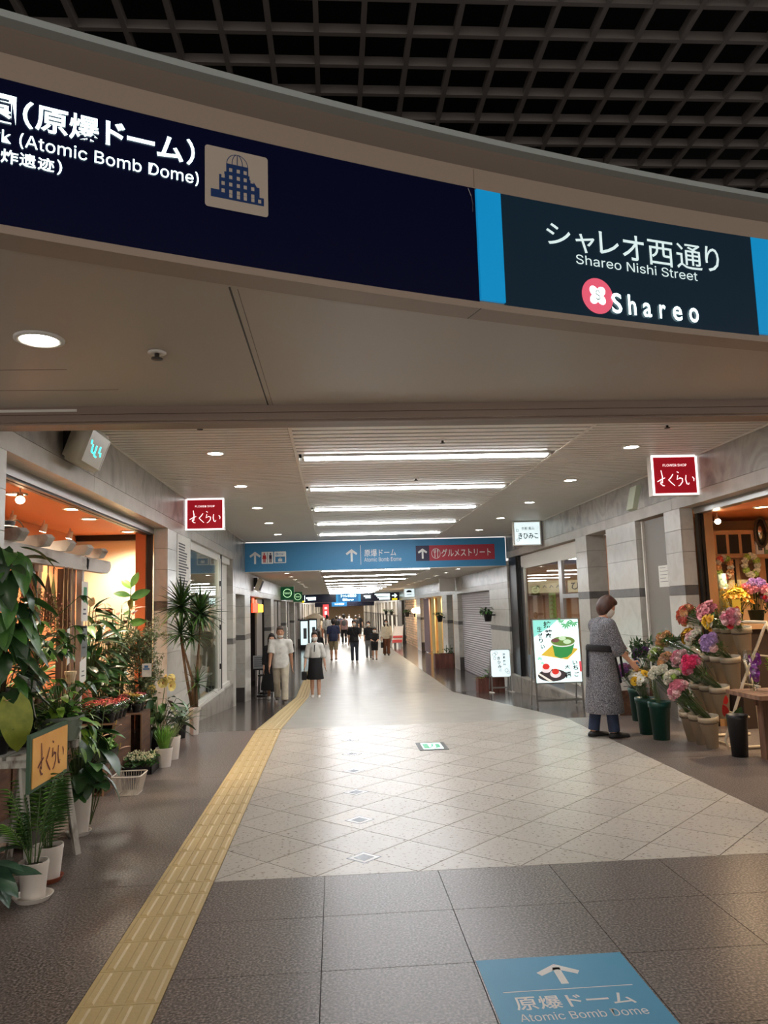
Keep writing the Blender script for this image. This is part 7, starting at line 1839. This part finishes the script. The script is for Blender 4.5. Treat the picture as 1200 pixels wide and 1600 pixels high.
    for sh, el, wr, d1, d2, sgn in arms:
        B.cone(sh, el, .046*w, .037*w, .04); B.cone(el, wr, .037*w, .025*w, .03)
        side = np.cross(d2, V3(0, 1, 0)); side = side/np.linalg.norm(side) if np.linalg.norm(side) > .1 else V3(1, 0, 0)
        up = np.cross(side, d2); palm = wr+d2*.045*w
        B.ell(palm, V3(.016, .038, .048)*w, .02, np.stack([side, up, d2], 1))
        if fingers:
            for q, (o, ln) in enumerate(((-.027, .058), (-.009, .072), (.009, .070), (.026, .056))):
                b0 = wr+d2*.082*w+up*o*w; c1 = g('curl', .5); dirm = d2*math.cos(c1)-side*sgn*math.sin(c1)*0+np.cross(up, d2)*math.sin(c1)*(-sgn if False else 1)
                mid = b0+(d2*.9+dirm*.4)*ln*.5*w; B.cone(b0, mid, .0095*w, .009*w, .006); B.cone(mid, mid+dirm*ln*.5*w, .009*w, .0075*w, .004)
            tb = wr+d2*.02*w+up*.03*w; B.cone(tb, tb+(d2*.6+up*.8)*.05*w, .012*w, .0095*w, .012); tq = tb+(d2*.6+up*.8)*.05*w; B.cone(tq, tq+d2*.03*w, .0095*w, .008*w, .006)
        else: B.cone(palm, palm+d2*.07*w, .026*w, .016*w, .02)
    obj('body', B.mesh('body', skin, vox), t)
    # ---- face
    if eyes:
        e = MB()
        for sgn in (-1, 1):
            c = HP(sgn*.030, .083, .012); e.ball(c, .0085*hs, 8, 5)
        e.build('eyes', m_eye, t, True, False)
        if not mask:
            l = SDF(); l.ell(HP(0, .083, -.066), V3(.022, .01, .007)*hs, .005, HR); obj('mouth', l.mesh('mouth', m_lip, min(vox, .006)), t)
    if mask:
        mk = SDF()
        lowz = -.10 if mask != 'chin' else -.135; hiz = -.012 if mask != 'chin' else -.075
        mk.ell(hc+hd*.004*hs, rr+.009*hs, .01, HR); mk.ell(HP(0, .024, -.055), V3(.064, .082, .072)*hs, .03, HR)
        mk.plane(HP(0, 0, hiz), hu); mk.plane(HP(0, .012, 0), -hd)
        obj('face_mask', mk.mesh('face_mask', m_mask, min(vox, .010)), t)
    # ---- hair
    hs_ = SDF(); ext = .017 if hair != 'thin' else .009
    fc = [(HP(0, .045, .02), hd*.85-hu*.55)]
    hs_.ell(HP(0, -.014, .014), rr+ext*hs, .01, HR, cut=fc)
    if hair == 'short_f': hs_.ell(HP(0, -.028, -.02), V3(.090, .086, .108)*hs, .03, HR, cut=[(HP(0, .03, 0), hd)])
    hs_.ell(HP(0, .03, .085), V3(.075, .07, .045)*hs, .02, HR)
    if hair == 'long':
        hs_.cone(HP(0, -.05, .0), HP(0, -.075, -.28), .085*hs, .075*hs, .04)
        for sgn in (-1, 1): hs_.cone(HP(sgn*.075, .01, .0), HP(sgn*.085, .03, -.24), .032*hs, .03*hs, .03)
    if hair == 'bun': hs_.ell(HP(0, -.125, .02), V3(.045, .045, .045)*hs, .02, HR)
    hs_.prims.append(('e', HP(0, .075, -.05), V3(.064, .07, .085)*hs, HR, None, .01, None, True))
    obj('hair', hs_.mesh('hair', hairm, min(vox, .012)), t)
    # ---- shoes
    for hip, kn, an, fa in legs:
        s_ = SDF(); z0 = an[2]-.04*U
        s_.cone(an+V3(0, -.035, -.028*U), an+V3(0, .02, -.018*U), .040*w, .040*w, .02); s_.cone(an+V3(0, 0, -.022*U), an+V3(0, .125*U*.78, -.034*U), .044*w, .036*w, .03)
        s_.plane((0, 0, z0+.002), (0, 0, -1)); s_.plane(an+V3(0, 0, .012*U), (0, 0, 1))
        obj('shoe', s_.mesh('shoe', shoes if not isinstance(shoes, tuple) else mat('shoe_%d_%d_%d' % shoes, shoes, .5), min(vox, .012)), t)
    # ---- lower garment
    if bottom:
        c = bottom['mat']; S_ = SDF(); e = bottom.get('r', .016)*w
        if bottom['kind'] in ('trousers', 'shorts'):
            lim = bottom.get('hem', .05)*U
            S_.ell(at(.0), V3(.150 if not fem else .155, .107, .125)*w+e*.4, .06); S_.cone(at(.05)+V3(-.05, 0, 0), at(.05)+V3(.05, 0, 0), .10*w, .10*w, .05)
            for hip, kn, an, fa in legs:
                S_.cone(hip, kn, .084*w+e, .058*w+e, .05)
                if bottom['kind'] == 'trousers': S_.cone(kn, an+(an-kn)*.03, .056*w+e, (.046*w+e)*bottom.get('flare', 1.0), .02, cut=[(an+(kn-an)*bottom.get('short', .02), an-kn)])
            if bottom['kind'] == 'shorts': S_.plane((0, 0, lim), (0, 0, -1))
            S_.plane(at(.085), sp)
        else:
            hem = bottom['hem']*U; n = 6
            for q in range(n):
                f0 = q/(n-1); p = at(.07)*(1-f0)+V3(0, (legs[0][1][1]+legs[1][1][1])*.3, hem-.03)*f0
                spread = bottom.get('w0', .10)*(1-f0)+bottom.get('w1', .15)*f0
                S_.cone(p+V3(-spread*.55*w, 0, 0), p+V3(spread*.55*w, 0, 0), (.085+.045*f0*bottom.get('deep', 1))*w+e*.3, (.085+.045*f0*bottom.get('deep', 1))*w+e*.3, .05)
                if q:
                    S_.cone(pp, p, pr, (.09+spread*.5)*w, .05)
                pp, pr = p, (.09+spread*.5)*w
            S_.plane((0, 0, hem), (0, 0, -1)); S_.plane(at(.09), sp)
        obj(bottom['kind'], S_.mesh(bottom['kind'], c, vox), t)
    # ---- upper garment
    if top:
        c = top['mat']; S_ = SDF(); e = top.get('r', .016)*w
        S_.ell(at(.205), V3(.146 if not fem else .132, .098, .155)*w+e, .05); S_.ell(at(.12), V3(.132 if not fem else .120, .094, .155)*w+e, .06); S_.ell(at(.0), V3(.150 if not fem else .152, .106, .13)*w+e, .06)
        for sgn in (-1, 1): S_.cone(at(.290)+V3(sgn*.02, 0, 0), at(.270)+V3(sgn*sw*.92, 0, 0), .052*w+e*.5, .050*w+e*.6, .05)
        S_.cone(at(.28), at(.315), .074*w, .062*w, .03, cut=[(at(.322), sp)])
        sl = top.get('sleeve', .3)      # 0..1 upper arm, 1..2 forearm
        for sh, el, wr, d1, d2, sgn in arms:
            r1 = .050*w+e*top.get('sw', 1.0)
            if sl <= 1: S_.cone(sh, el, r1, .044*w+e*top.get('sw', 1.0), .035, cut=[(sh+(el-sh)*sl, d1)])
            else:
                S_.cone(sh, el, r1, .044*w+e*top.get('sw', 1.0), .035); S_.cone(el, wr, .044*w+e*top.get('sw', 1.0), .032*w+e*top.get('sw', 1.0), .02, cut=[(el+(wr-el)*(sl-1), d2)])
        if top.get('skirt'):
            hem = top['hem']*U; pp = at(.06); pr = .135*w
            for q in range(1, 6):
                f0 = q/5; p = at(.06)*(1-f0)+V3(0, .01, hem-.04)*f0; r = (.135+top['skirt']*f0)*w; S_.cone(pp+V3(-.03, 0, 0), p+V3(-.035, 0, 0), pr, r, .05); S_.cone(pp+V3(.03, 0, 0), p+V3(.035, 0, 0), pr, r, .05); pp, pr = p, r
            S_.plane((0, 0, hem), (0, 0, -1))
        else:
            if top.get('hem', -.03) < 0:
                for sx in (-.05, .05): S_.cone(at(.06)+V3(sx*w, 0, 0), at(top.get('hem', -.03)-.03)+V3(sx*w, 0, 0), .10*w+e, .105*w+e, .04)
            S_.plane(at(top.get('hem', -.03)), -sp)
        S_.plane(at(.334), sp)
        obj('shirt' if not top.get('skirt') else 'robe', S_.mesh('shirt', c, vox), t)
    if extra: extra(t, dict(at=at, HP=HP, arms=arms, legs=legs, U=U, w=w, sp=sp))
    return t
def V(*a): return Vector(a)
# ---- the shop woman in the grey robe
m_robe = noise_mat('robe_mottled', [(0.36, (52, 52, 58)), (0.52, (108, 108, 114)), (0.66, (160, 160, 163))], 120, 3, .9)
m_sash = cloth('sash_black', (22, 21, 24))
def robe_extra(t, J):
    s_ = SDF(); at = J['at']; w = J['w']
    for q in (-.02, .0, .02): s_.ell(at(.10+q), np.array((.210, .176, .06))*w, .02)
    s_.plane(at(.128), J['sp']); s_.plane(at(.082), -J['sp'])
    obj('sash', s_.mesh('sash', m_sash, .009), t)
    for x0, y0, L in ((-.03, -.176, .30), (.12, .15, .30)):
        mb = MB(); p = at(.095); mb.extrude([(p[0]+x0, p[1]+y0, p[2]), (p[0]+x0+.035, p[1]+y0, p[2]), (p[0]+x0+.05, p[1]+y0*1.15, p[2]-L), (p[0]+x0+.01, p[1]+y0*1.15, p[2]-L)], (0, .012, 0)); mb.build('sash_tail', m_sash, t, False, False)
    mb = MB(); p = at(-.18); mb.extrude([(p[0]+.12, p[1]+.10, .98), (p[0]+.14, p[1]+.13, .98), (p[0]+.15, p[1]+.19, .62), (p[0]+.11, p[1]+.17, .60)], (.02, 0, 0)); mb.build('apron_edge', m_sash, t, False, False)
m_navyt = cloth('navy_denim', (46, 58, 84))
person('woman in a mottled grey robe with black sash tending flowers, seen from the side', (3.06, 8.86, 0), 1.585, 8, .0075, dict(legs=(-.10, .06, .12, .05), lean=.10, head_pitch=.45, head_yaw=.12, armL=(.35, .1, .9), armR=(.32, .10, .45), armR_in=.10, curl=.9),
       dict(mat=m_robe, sleeve=1.25, skirt=.075, hem=.175, r=.030, sw=1.5), dict(kind='trousers', mat=m_navyt, r=.014, flare=1.1), (26, 25, 27), 'short_f', m_hair_brown, True, m_skin, True, robe_extra, 'people in the passage', True)
# ---- older man in white shirt
m_wshirt = cloth('white_shirt', (226, 222, 214)); m_beige = cloth('beige_trousers', (206, 194, 172)); m_blackc = cloth('black', (24, 23, 25)); m_navyc = cloth('navy', (38, 44, 72)); m_khaki = cloth('khaki', (150, 136, 104)); m_creamc = cloth('cream', (214, 204, 182)); m_brownc = cloth('brown', (104, 62, 40)); m_jean = cloth('dark_denim', (54, 60, 68)); m_pinkc = cloth('dusty_pink', (190, 150, 146)); m_greyc = cloth('grey', (120, 118, 116))
def shirt_detail(t, J):
    mb = MB(); at = J['at']; w = J['w']
    for q in (.02, .08, .14, .20): p = at(q); mb.ball((p[0], p[1]+.128*w, p[2]), .007, 6, 4)
    mb.build('buttons', m_greyc, t, True, False)
    for s_ in (-1, 1):
        mb = MB(); p = at(.315); mb.extrude([(0, p[1]+.085, p[2]-.05), (s_*.075, p[1]+.06, p[2]-.015), (s_*.06, p[1]+.02, p[2]+.03), (s_*.02, p[1]+.06, p[2]+.01)], (0, .006, .004)); mb.build('collar', m_wshirt, t, False, False)
person('older man in a white short-sleeved shirt and beige trousers, mask pulled under his chin', (-1.26, 18.0, -.545), 1.71, -88, .010, dict(legs=(.28, .12, -.22, .30), lean=.02, armL=(-.25, .16, .15), armR=(.25, .14, .2)), dict(mat=m_wshirt, sleeve=.80, hem=-.06, r=.022, sw=1.5), dict(kind='trousers', mat=m_beige, r=.014, flare=1.15), (74, 66, 60), 'thin', m_hair_grey, 'chin', m_skin2, False, shirt_detail, wide=1.04)
def skirt_walker(t, J): pass
person('person in a long black dress walking behind the older man, mostly hidden', (-1.60, 19.75, -.67), 1.60, -85, .012, dict(legs=(.1, .1, -.1, .1)), dict(mat=m_blackc, sleeve=1.6, skirt=.13, hem=.16, r=.02), None, (214, 208, 200), 'long', m_hair, True, m_skin, True)
def bag_blouse(t, J):
    wr, d2 = J['arms'][1][2], J['arms'][1][4]; p = wr+d2*.09
    mb = MB(); mb.box(p[0]-.06, p[0]+.06, p[1]-.15, p[1]+.13, p[2]-.27, p[2]-.07); b = mb.build('handbag', mat('bag_black', (20, 19, 20), .4), t, False, False)
    mb = MB(); mb.tube([(p[0], p[1]-.08, p[2]-.08), (p[0], p[1]-.05, p[2]+.01), (p[0], p[1]+.05, p[2]+.01), (p[0], p[1]+.08, p[2]-.08)], .008, 6); mb.build('bag_handle', MATS['bag_black'], b, True, False)
    at = J['at']; mb = MB()
    q = at(.30); mb.extrude([(-.012, q[1]+.10, q[2]-.02), (.012, q[1]+.10, q[2]-.02), (.02, q[1]+.14, q[2]-.2), (.0, q[1]+.14, q[2]-.2)], (0, .006, 0)); mb.build('ribbon', m_blackc, t, False, False)
    for s_ in (-1, 1):
        mb = MB(); p2 = at(.315); mb.extrude([(0, p2[1]+.085, p2[2]-.05), (s_*.07, p2[1]+.06, p2[2]-.015), (s_*.055, p2[1]+.02, p2[2]+.03), (s_*.02, p2[1]+.06, p2[2]+.01)], (0, .006, .004)); mb.build('collar', m_wshirt, t, False, False)
person('woman in a white blouse and black knee skirt carrying a black handbag', (-.53, 20.15, -.70), 1.64, -92, .010, dict(legs=(.12, .12, -.02, .06), armL=(-.15, .22, .25), armR=(.10, .24, .35)), dict(mat=m_wshirt, sleeve=1.1, hem=.05, r=.018, sw=1.2), dict(kind='skirt', mat=m_blackc, hem=.285, w0=.10, w1=.17, deep=.9), (226, 220, 210), 'bun', m_hair, True, m_skin, True, bag_blouse)
# ---- walkers further back
person('woman in black with long dark hair walking away', (-.62, 27.2, -D), 1.55, 92, .014, dict(legs=(.15, .1, -.15, .2)), dict(mat=m_blackc, sleeve=1.5, hem=-.06), dict(kind='trousers', mat=m_blackc), (30, 28, 28), 'long', m_hair, False, m_skin, True, eyes=False)
person('man in a navy shirt and khaki shorts walking away', (-.08, 34.6, -D), 1.80, 90, .015, dict(legs=(.16, .1, -.2, .25)), dict(mat=m_navyc, sleeve=.9, hem=-.06, r=.024), dict(kind='shorts', mat=m_khaki, hem=.25, r=.02), (120, 84, 64), 'short', m_hair, False, m_skin2, False, eyes=False, wide=1.08)
def crossbag(t, J):
    at = J['at']; mb = MB(); p = at(.05); mb.box(p[0]-.16, p[0]+.02, p[1]+.12, p[1]+.19, p[2]-.10, p[2]+.05); mb.build('cross_bag', mat('bag_charcoal', (44, 42, 42), .6), t, False, False)
    q = at(.30); mb = MB(); mb.tube([(q[0]+.12, q[1]+.02, q[2]+.03), (q[0]+.06, q[1]+.135, q[2]-.12), (p[0]-.06, p[1]+.15, p[2]+.05)], .012, 6); mb.build('bag_strap', MATS['bag_charcoal'], t, True, False)
person('man in a black T-shirt and dark jeans with a cross-body bag', (.80, 32.9, -D), 1.74, -92, .014, dict(legs=(.08, .05, -.05, .08), armL=(.4, .15, .9), armR=(.0, .14, .2)), dict(mat=m_blackc, sleeve=.8, hem=-.04, r=.02), dict(kind='trousers', mat=m_jean, r=.012), (190, 186, 180), 'short', m_hair, True, m_skin, False, crossbag)
person('child in black top and shorts with hands together', (1.71, 34.1, -D), 1.36, -88, .013, dict(legs=(.1, .05, -.1, .15), armL=(.3, .1, 1.1), armL_in=.4, armR=(.3, .1, 1.1), armR_in=.4), dict(mat=m_blackc, sleeve=.9, hem=.02, r=.02), dict(kind='shorts', mat=m_blackc, hem=.30, r=.03), (60, 50, 46), 'short_f', m_hair, True, m_skin, True)
person('person in dark clothes walking just behind the child', (1.52, 35.6, -D), 1.62, -90, .016, dict(legs=(.1, .1, -.1, .1)), dict(mat=m_blackc, sleeve=.9, hem=-.04), dict(kind='trousers', mat=m_greyc), (60, 50, 46), 'short_f', m_hair, True, m_skin, True)
def tote(t, J):
    wr, d2 = J['arms'][1][2], J['arms'][1][4]; p = wr+d2*.08; mb = MB(); mb.box(p[0]-.05, p[0]+.05, p[1]-.12, p[1]+.12, p[2]-.36, p[2]-.1); b = mb.build('tote_bag', MATS['bag_black'], t, False, False)
    mb = MB(); mb.tube([(p[0], p[1]-.07, p[2]-.1), (p[0], p[1], p[2]+.02), (p[0], p[1]+.07, p[2]-.1)], .008, 6); mb.build('bag_handle', MATS['bag_black'], b, True, False)
person('long-haired woman in a cream top and brown trousers with a black bag', (2.42, 36.9, -D), 1.65, -90, .015, dict(legs=(.06, .05, -.1, .12), armL=(.1, .14, .4), armR=(-.05, .14, .2)), dict(mat=m_creamc, sleeve=1.7, hem=-.05, r=.028, sw=1.5), dict(kind='trousers', mat=m_brownc, r=.02, flare=1.3), (50, 36, 30), 'long', m_hair, True, m_skin, True, tote)
far = [('man in a white shirt walking away, far down the passage', -.50, 50.0, 1.85, 90, m_wshirt, m_greyc, 'short', False), ('person in dusty pink with a backpack walking away, far down the passage', .58, 50.5, 1.84, 90, m_pinkc, m_blackc, 'short', True), ('small child in black far down the passage', .86, 46.0, 1.15, -90, m_blackc, m_blackc, 'short', True),
       ('woman in pale clothes under a beige parasol on the left', -1.42, 52.5, 1.66, 90, m_creamc, m_greyc, 'long', True), ('far walker in black left of the middle', .10, 56.0, 1.70, 90, m_blackc, m_blackc, 'short', False), ('far walker in dark clothes under the blue sign', .38, 62.0, 1.72, -90, m_navyc, m_blackc, 'long', True), ('far walker in white top right of the middle', 1.10, 60.0, 1.74, -90, m_wshirt, m_blackc, 'short', False),
       ('far walker in black on the right', 1.55, 58.0, 1.70, 90, m_blackc, m_greyc, 'short', False), ('far walker in cream near the left shops', -.85, 58.5, 1.66, -90, m_creamc, m_brownc, 'long', True), ('farthest walker in grey in the middle', .75, 70.0, 1.72, 90, m_greyc, m_blackc, 'short', False), ('farthest walker in black near the right shops', 2.1, 66.0, 1.68, -90, m_blackc, m_blackc, 'short', True)]
for i, (lab, x, y, H, hd_, tm_, bm2, hr_, fem_) in enumerate(far):
    def bp(t, J, i=i):
        if i == 1:
            at = J['at']; s_ = SDF(); p = at(.2); s_.ell((p[0], p[1]-.19, p[2]), np.array((.14, .08, .2)), .02); obj('backpack', s_.mesh('backpack', m_greyc, .02), t)
    person(lab, (x, y, -D), H, hd_, .022, dict(legs=(.18, .1, -.18, .2) if i % 2 else (-.15, .15, .18, .1)), dict(mat=tm_, sleeve=.9 if i % 3 else 1.6, hem=-.04, r=.02), dict(kind='trousers', mat=bm2, r=.014), (40, 36, 34), hr_, m_hair, hd_ < 0, m_skin, fem_, bp, 'people far down the passage', False, False)
t = thing('parasol', 'beige parasol held over the far woman on the left', 'parasol', (-1.36, 52.5, .35))
mb = MB(); mb.lathe([(.001, .92), (.25, .86), (.5, .74), (.68, .55)], 16); mb.build('canopy', mat('parasol_beige', (206, 186, 158), .7), t, True, False)
mb = MB(); mb.tube([(0, 0, 0), (0, 0, .92)], .014, 6); mb.build('shaft', m_dark, t, True, False)
for k in range(8):
    a = 2*PI*k/8; mb = MB(); mb.tube([(0, 0, .9), (.66*math.cos(a), .66*math.sin(a), .54)], .008, 4); mb.build('rib', m_dark, t, False, False)
# ================================================================== SMALLER FURNISHINGS ALONG THE PASSAGE
m_planter = noise_mat('planter_brown', [(0.3, (96, 54, 44)), (0.7, (128, 78, 64))], 5, 4, .6, (3, 3, .4))
def planter(label, x0, x1, y0, y1, z, h, plants):
    t = thing('wooden_planter', label, 'planter', ((x0+x1)/2, (y0+y1)/2, z), 0, 'brown wooden planters on the right')
    n = 4
    for k in range(n):
        mb = MB(); xa = x0+(x1-x0)*k/n; mb.box(xa+.004, xa+(x1-x0)/n-.004, y0, y0+.02, z, z+h); mb.build('board', m_planter, t)
    for b in ((x0, x0+.02, y0+.02, y1, z, z+h), (x1-.02, x1, y0+.02, y1, z, z+h), (x0+.02, x1-.02, y1-.02, y1, z, z+h), (x0+.02, x1-.02, y0+.02, y1-.02, z, z+.02)):
        mb = MB(); mb.box(*b); mb.build('board', m_planter, t)
    mb = MB(); mb.box(x0+.02, x1-.02, y0+.02, y1-.02, z+h*.7, z+h*.85); mb.build('soil', m_soil, t)
    rnd = random.Random(int(y0)); cx, cy = (x0+x1)/2, (y0+y1)/2
    for dx, kind in plants:
        if kind == 'grass':
            for k in range(26): put_leaf(leafG, t, (dx, 0, h*.8), sph(rnd.random()*6.28, rnd.uniform(.3, 1.2)), rnd.uniform(.7, 1.1))
        else:
            for k in range(22): put_leaf(rnd.choice(me_dk), t, (dx+rnd.uniform(-.08, .08), rnd.uniform(-.08, .08), h*.8+rnd.uniform(0, .28)), sph(rnd.random()*6.28, rnd.uniform(-.2, .9)), rnd.uniform(.9, 1.3))
            mb = MB(); mb.tube([(dx, 0, h*.7), (dx+.02, 0, h+.3)], .008, 6); mb.build('stem', m_stem_green, t, True, False)
leafG = leaf_me('leaf', .26, .022, m_leaf_lime, 'strap', .5, .3)
planter('brown wooden planter with yellow green grass behind the small white board', 3.55, 4.22, 19.42, 19.80, floor_z(19.4)-.01, .36, ((-.2, 'grass'), (-.05, 'leaf')))
planter('dark brown planter with leafy plants further on before the stone pier', 3.62, 4.30, 28.3, 28.75, -D, .52, ((-.22, 'grass'), (.1, 'leaf'), (.25, 'leaf')))
def wall_pot(label, y, z, s, seed):
    rnd = random.Random(seed); t = thing('wall_planter', label, 'planter', (4.16, y, z), 0, 'black wall planters on the right')
    mb = MB(); mb.lathe([(.085*s, 0), (.13*s, .24*s), (.14*s, .25*s), (.12*s, .25*s), (.10*s, .2*s), (.001, .2*s)], 18); mb.build('pot', m_pot_black, t, True, False)
    mb = MB(); mb.box(.08*s, .215, -.03, .03, .15*s, .19*s); mb.build('bracket', m_dark, t, False, False)
    for k in range(60):
        a = rnd.random()*6.28; r = rnd.uniform(.02, .2)*s; put_leaf(rnd.choice(me_dk+me_pothos[1:2]), t, (r*math.cos(a)*.8-.03, r*math.sin(a), .24*s+rnd.uniform(0, .14)*s), sph(a, rnd.uniform(-.5, .7)), rnd.uniform(.8, 1.2)*s)
wall_pot('black wall pot of dark ivy beside the rolling shutter', 20.9, 1.08, 1.0, 1)
wall_pot('smaller looking black wall pot of ivy past the rolling shutter', 30.6, .90, 1.0, 2)
for i, y in enumerate((44.5, 57.0, 63.0)): wall_pot('distant black wall pot of ivy on the right, %s of three' % ordn[i], y, .95, 1.1, 3+i)
# black cafe table with chair and menu stand at the dark left shop
m_blk = mat('furniture_black', (26, 25, 27), .4)
t = thing('cafe_table', 'small black cafe table outside the dark left shop', 'table', (-1.95, 21.6, -D))
mb = MB(); mb.box(-.28, .28, -.5, .5, .70, .735); mb.build('top', m_blk, t, False, False)
for s_ in (-1, 1):
    mb = MB(); mb.tube([(0, s_*.35, .70), (0, s_*.35, .03)], .022, 8); mb.build('leg', m_chrome, t, True, False)
    mb = MB(); mb.lathe([(.2, 0), (.19, .02), (.03, .035)], 16, (0, s_*.35, 0)); mb.build('foot', m_blk, t, True, False)
t = thing('chair', 'dark chair with slatted back tucked at the cafe table', 'chair', (-2.02, 22.6, -D))
mb = MB(); mb.box(-.2, .2, -.2, .2, .43, .46); mb.build('seat', m_blk, t, False, False)
for k in range(5):
    mb = MB(); mb.box(-.19, .19, .17, .19, .56+.08*k, .60+.08*k); mb.build('back_slat', m_greyc if False else mat('chair_grey', (150, 148, 146), .5), t, False, False)
for sx in (-1, 1):
    mb = MB(); mb.box(sx*.19-.015, sx*.19+.015, .165, .195, .44, .98); mb.build('back_post', m_blk, t, False, False)
    for sy in (-1, 1): mb = MB(); mb.tube([(sx*.17, sy*.17, .43), (sx*.19, sy*.19, 0)], .016, 6); mb.build('leg', m_blk, t, True, False)
t = thing('laptop_screen', 'small grey display standing on the cafe table', 'display', (-2.08, 21.25, -D+.735))
mb = MB(); mb.box(-.15, .15, 0, .02, .0, .34); mb.build('panel', mat('panel_grey', (160, 160, 158), .5), t, False, False)
for k in range(5):
    mb = MB(); mb.box(-.12, .12, -.003, 0, .05+.055*k, .075+.055*k); mb.build('line', m_ink, t, False, False)
t = thing('menu_leaflets', 'white folded leaflets lying on the cafe table', 'leaflet', (-1.86, 21.35, -D+.735))
mb = MB(); mb.extrude([(-.12, -.1, 0), (.12, -.1, 0), (.02, -.1, .09)], (0, .2, 0)); mb.build('card', m_paper, t, False, False)
t = thing('standing_banner', 'white cloth banner with grey print standing beside the dark left shop', 'banner', (-1.72, 22.6, -D))
mb = MB(); mb.extrude([(-.12, 0, .25), (.10, 0, .05), (.18, 0, 1.05), (.0, 0, 1.2)], (0, .012, 0)); mb.build('cloth', m_paper, t, False, False)
mb = MB(); mb.tube([(-.12, .03, 0), (.0, .03, 1.3)], .012, 6); mb.build('pole', m_blk, t, True, False)
mb = MB(); mb.box(-.22, .05, -.1, .15, 0, .03); mb.build('foot', m_blk, t, False, False)
# glowing poster stands on the left, far
for i, (x, y, w_) in enumerate(((-1.78, 45.0, .5), (-1.35, 47.5, .5))):
    t = thing('light_poster', 'far glowing poster stand on the left, %s one' % ('nearer' if i == 0 else 'farther'), 'sign board', (x, y, -D), 0, 'glowing posters on the left')
    mb = MB(); mb.box(-w_/2, w_/2, 0, .08, .15, 1.7); mb.build('case', m_blk, t, False, False)
    mb = MB(); mb.box(-w_/2+.05, w_/2-.05, -.01, 0, .25, 1.6); mb.build('poster', mat('poster_pale', (205, 225, 225), .4, emit=(205, 228, 228), estr=.7), t, False, False)
    mb = MB(); mb.box(-.05, .14, -.015, -.01, .6, 1.2); mb.build('print', m_ink, t, False, False)
    mb = MB(); mb.box(-w_/2, w_/2, -.15, .2, 0, .15); mb.build('base', m_blk, t, False, False)
t = thing('red_banner', 'far red vertical banner on the left', 'banner', (-.85, 74, .2))
mb = MB(); mb.box(-.28, .28, 0, .02, .5, 1.75); mb.build('cloth', mat('banner_red', (216, 60, 66), .6, emit=(216, 60, 66), estr=.25), t, False, False)
mb = MB(); mb.tube([(-.3, .01, -.93), (-.3, .01, 1.8)], .02, 6); mb.build('pole', m_dark, t, True, False)
mb = MB(); mb.box(-.12, .12, -.01, 0, 1.3, 1.5); mb.build('print', m_lit_soft, t, False, False); mb = MB(); mb.box(-.1, .1, -.01, 0, .8, 1.1); mb.build('print', m_lit_soft, t, False, False)
t = thing('menu_card', 'white menu card on the left wall behind the older man', 'notice', (-2.19, 35.6, .2))
mb = MB(); mb.box(-2.2, -2.17, 35.15, 36.0, .2, .75); mb.build('card', m_paper, t)
for k in range(3):
    mb = MB(); mb.box(-2.17, -2.168, 35.3, 35.85, .32+.12*k, .36+.12*k); mb.build('line', m_ink, t)

bpy.data.scenes.remove(TXT)
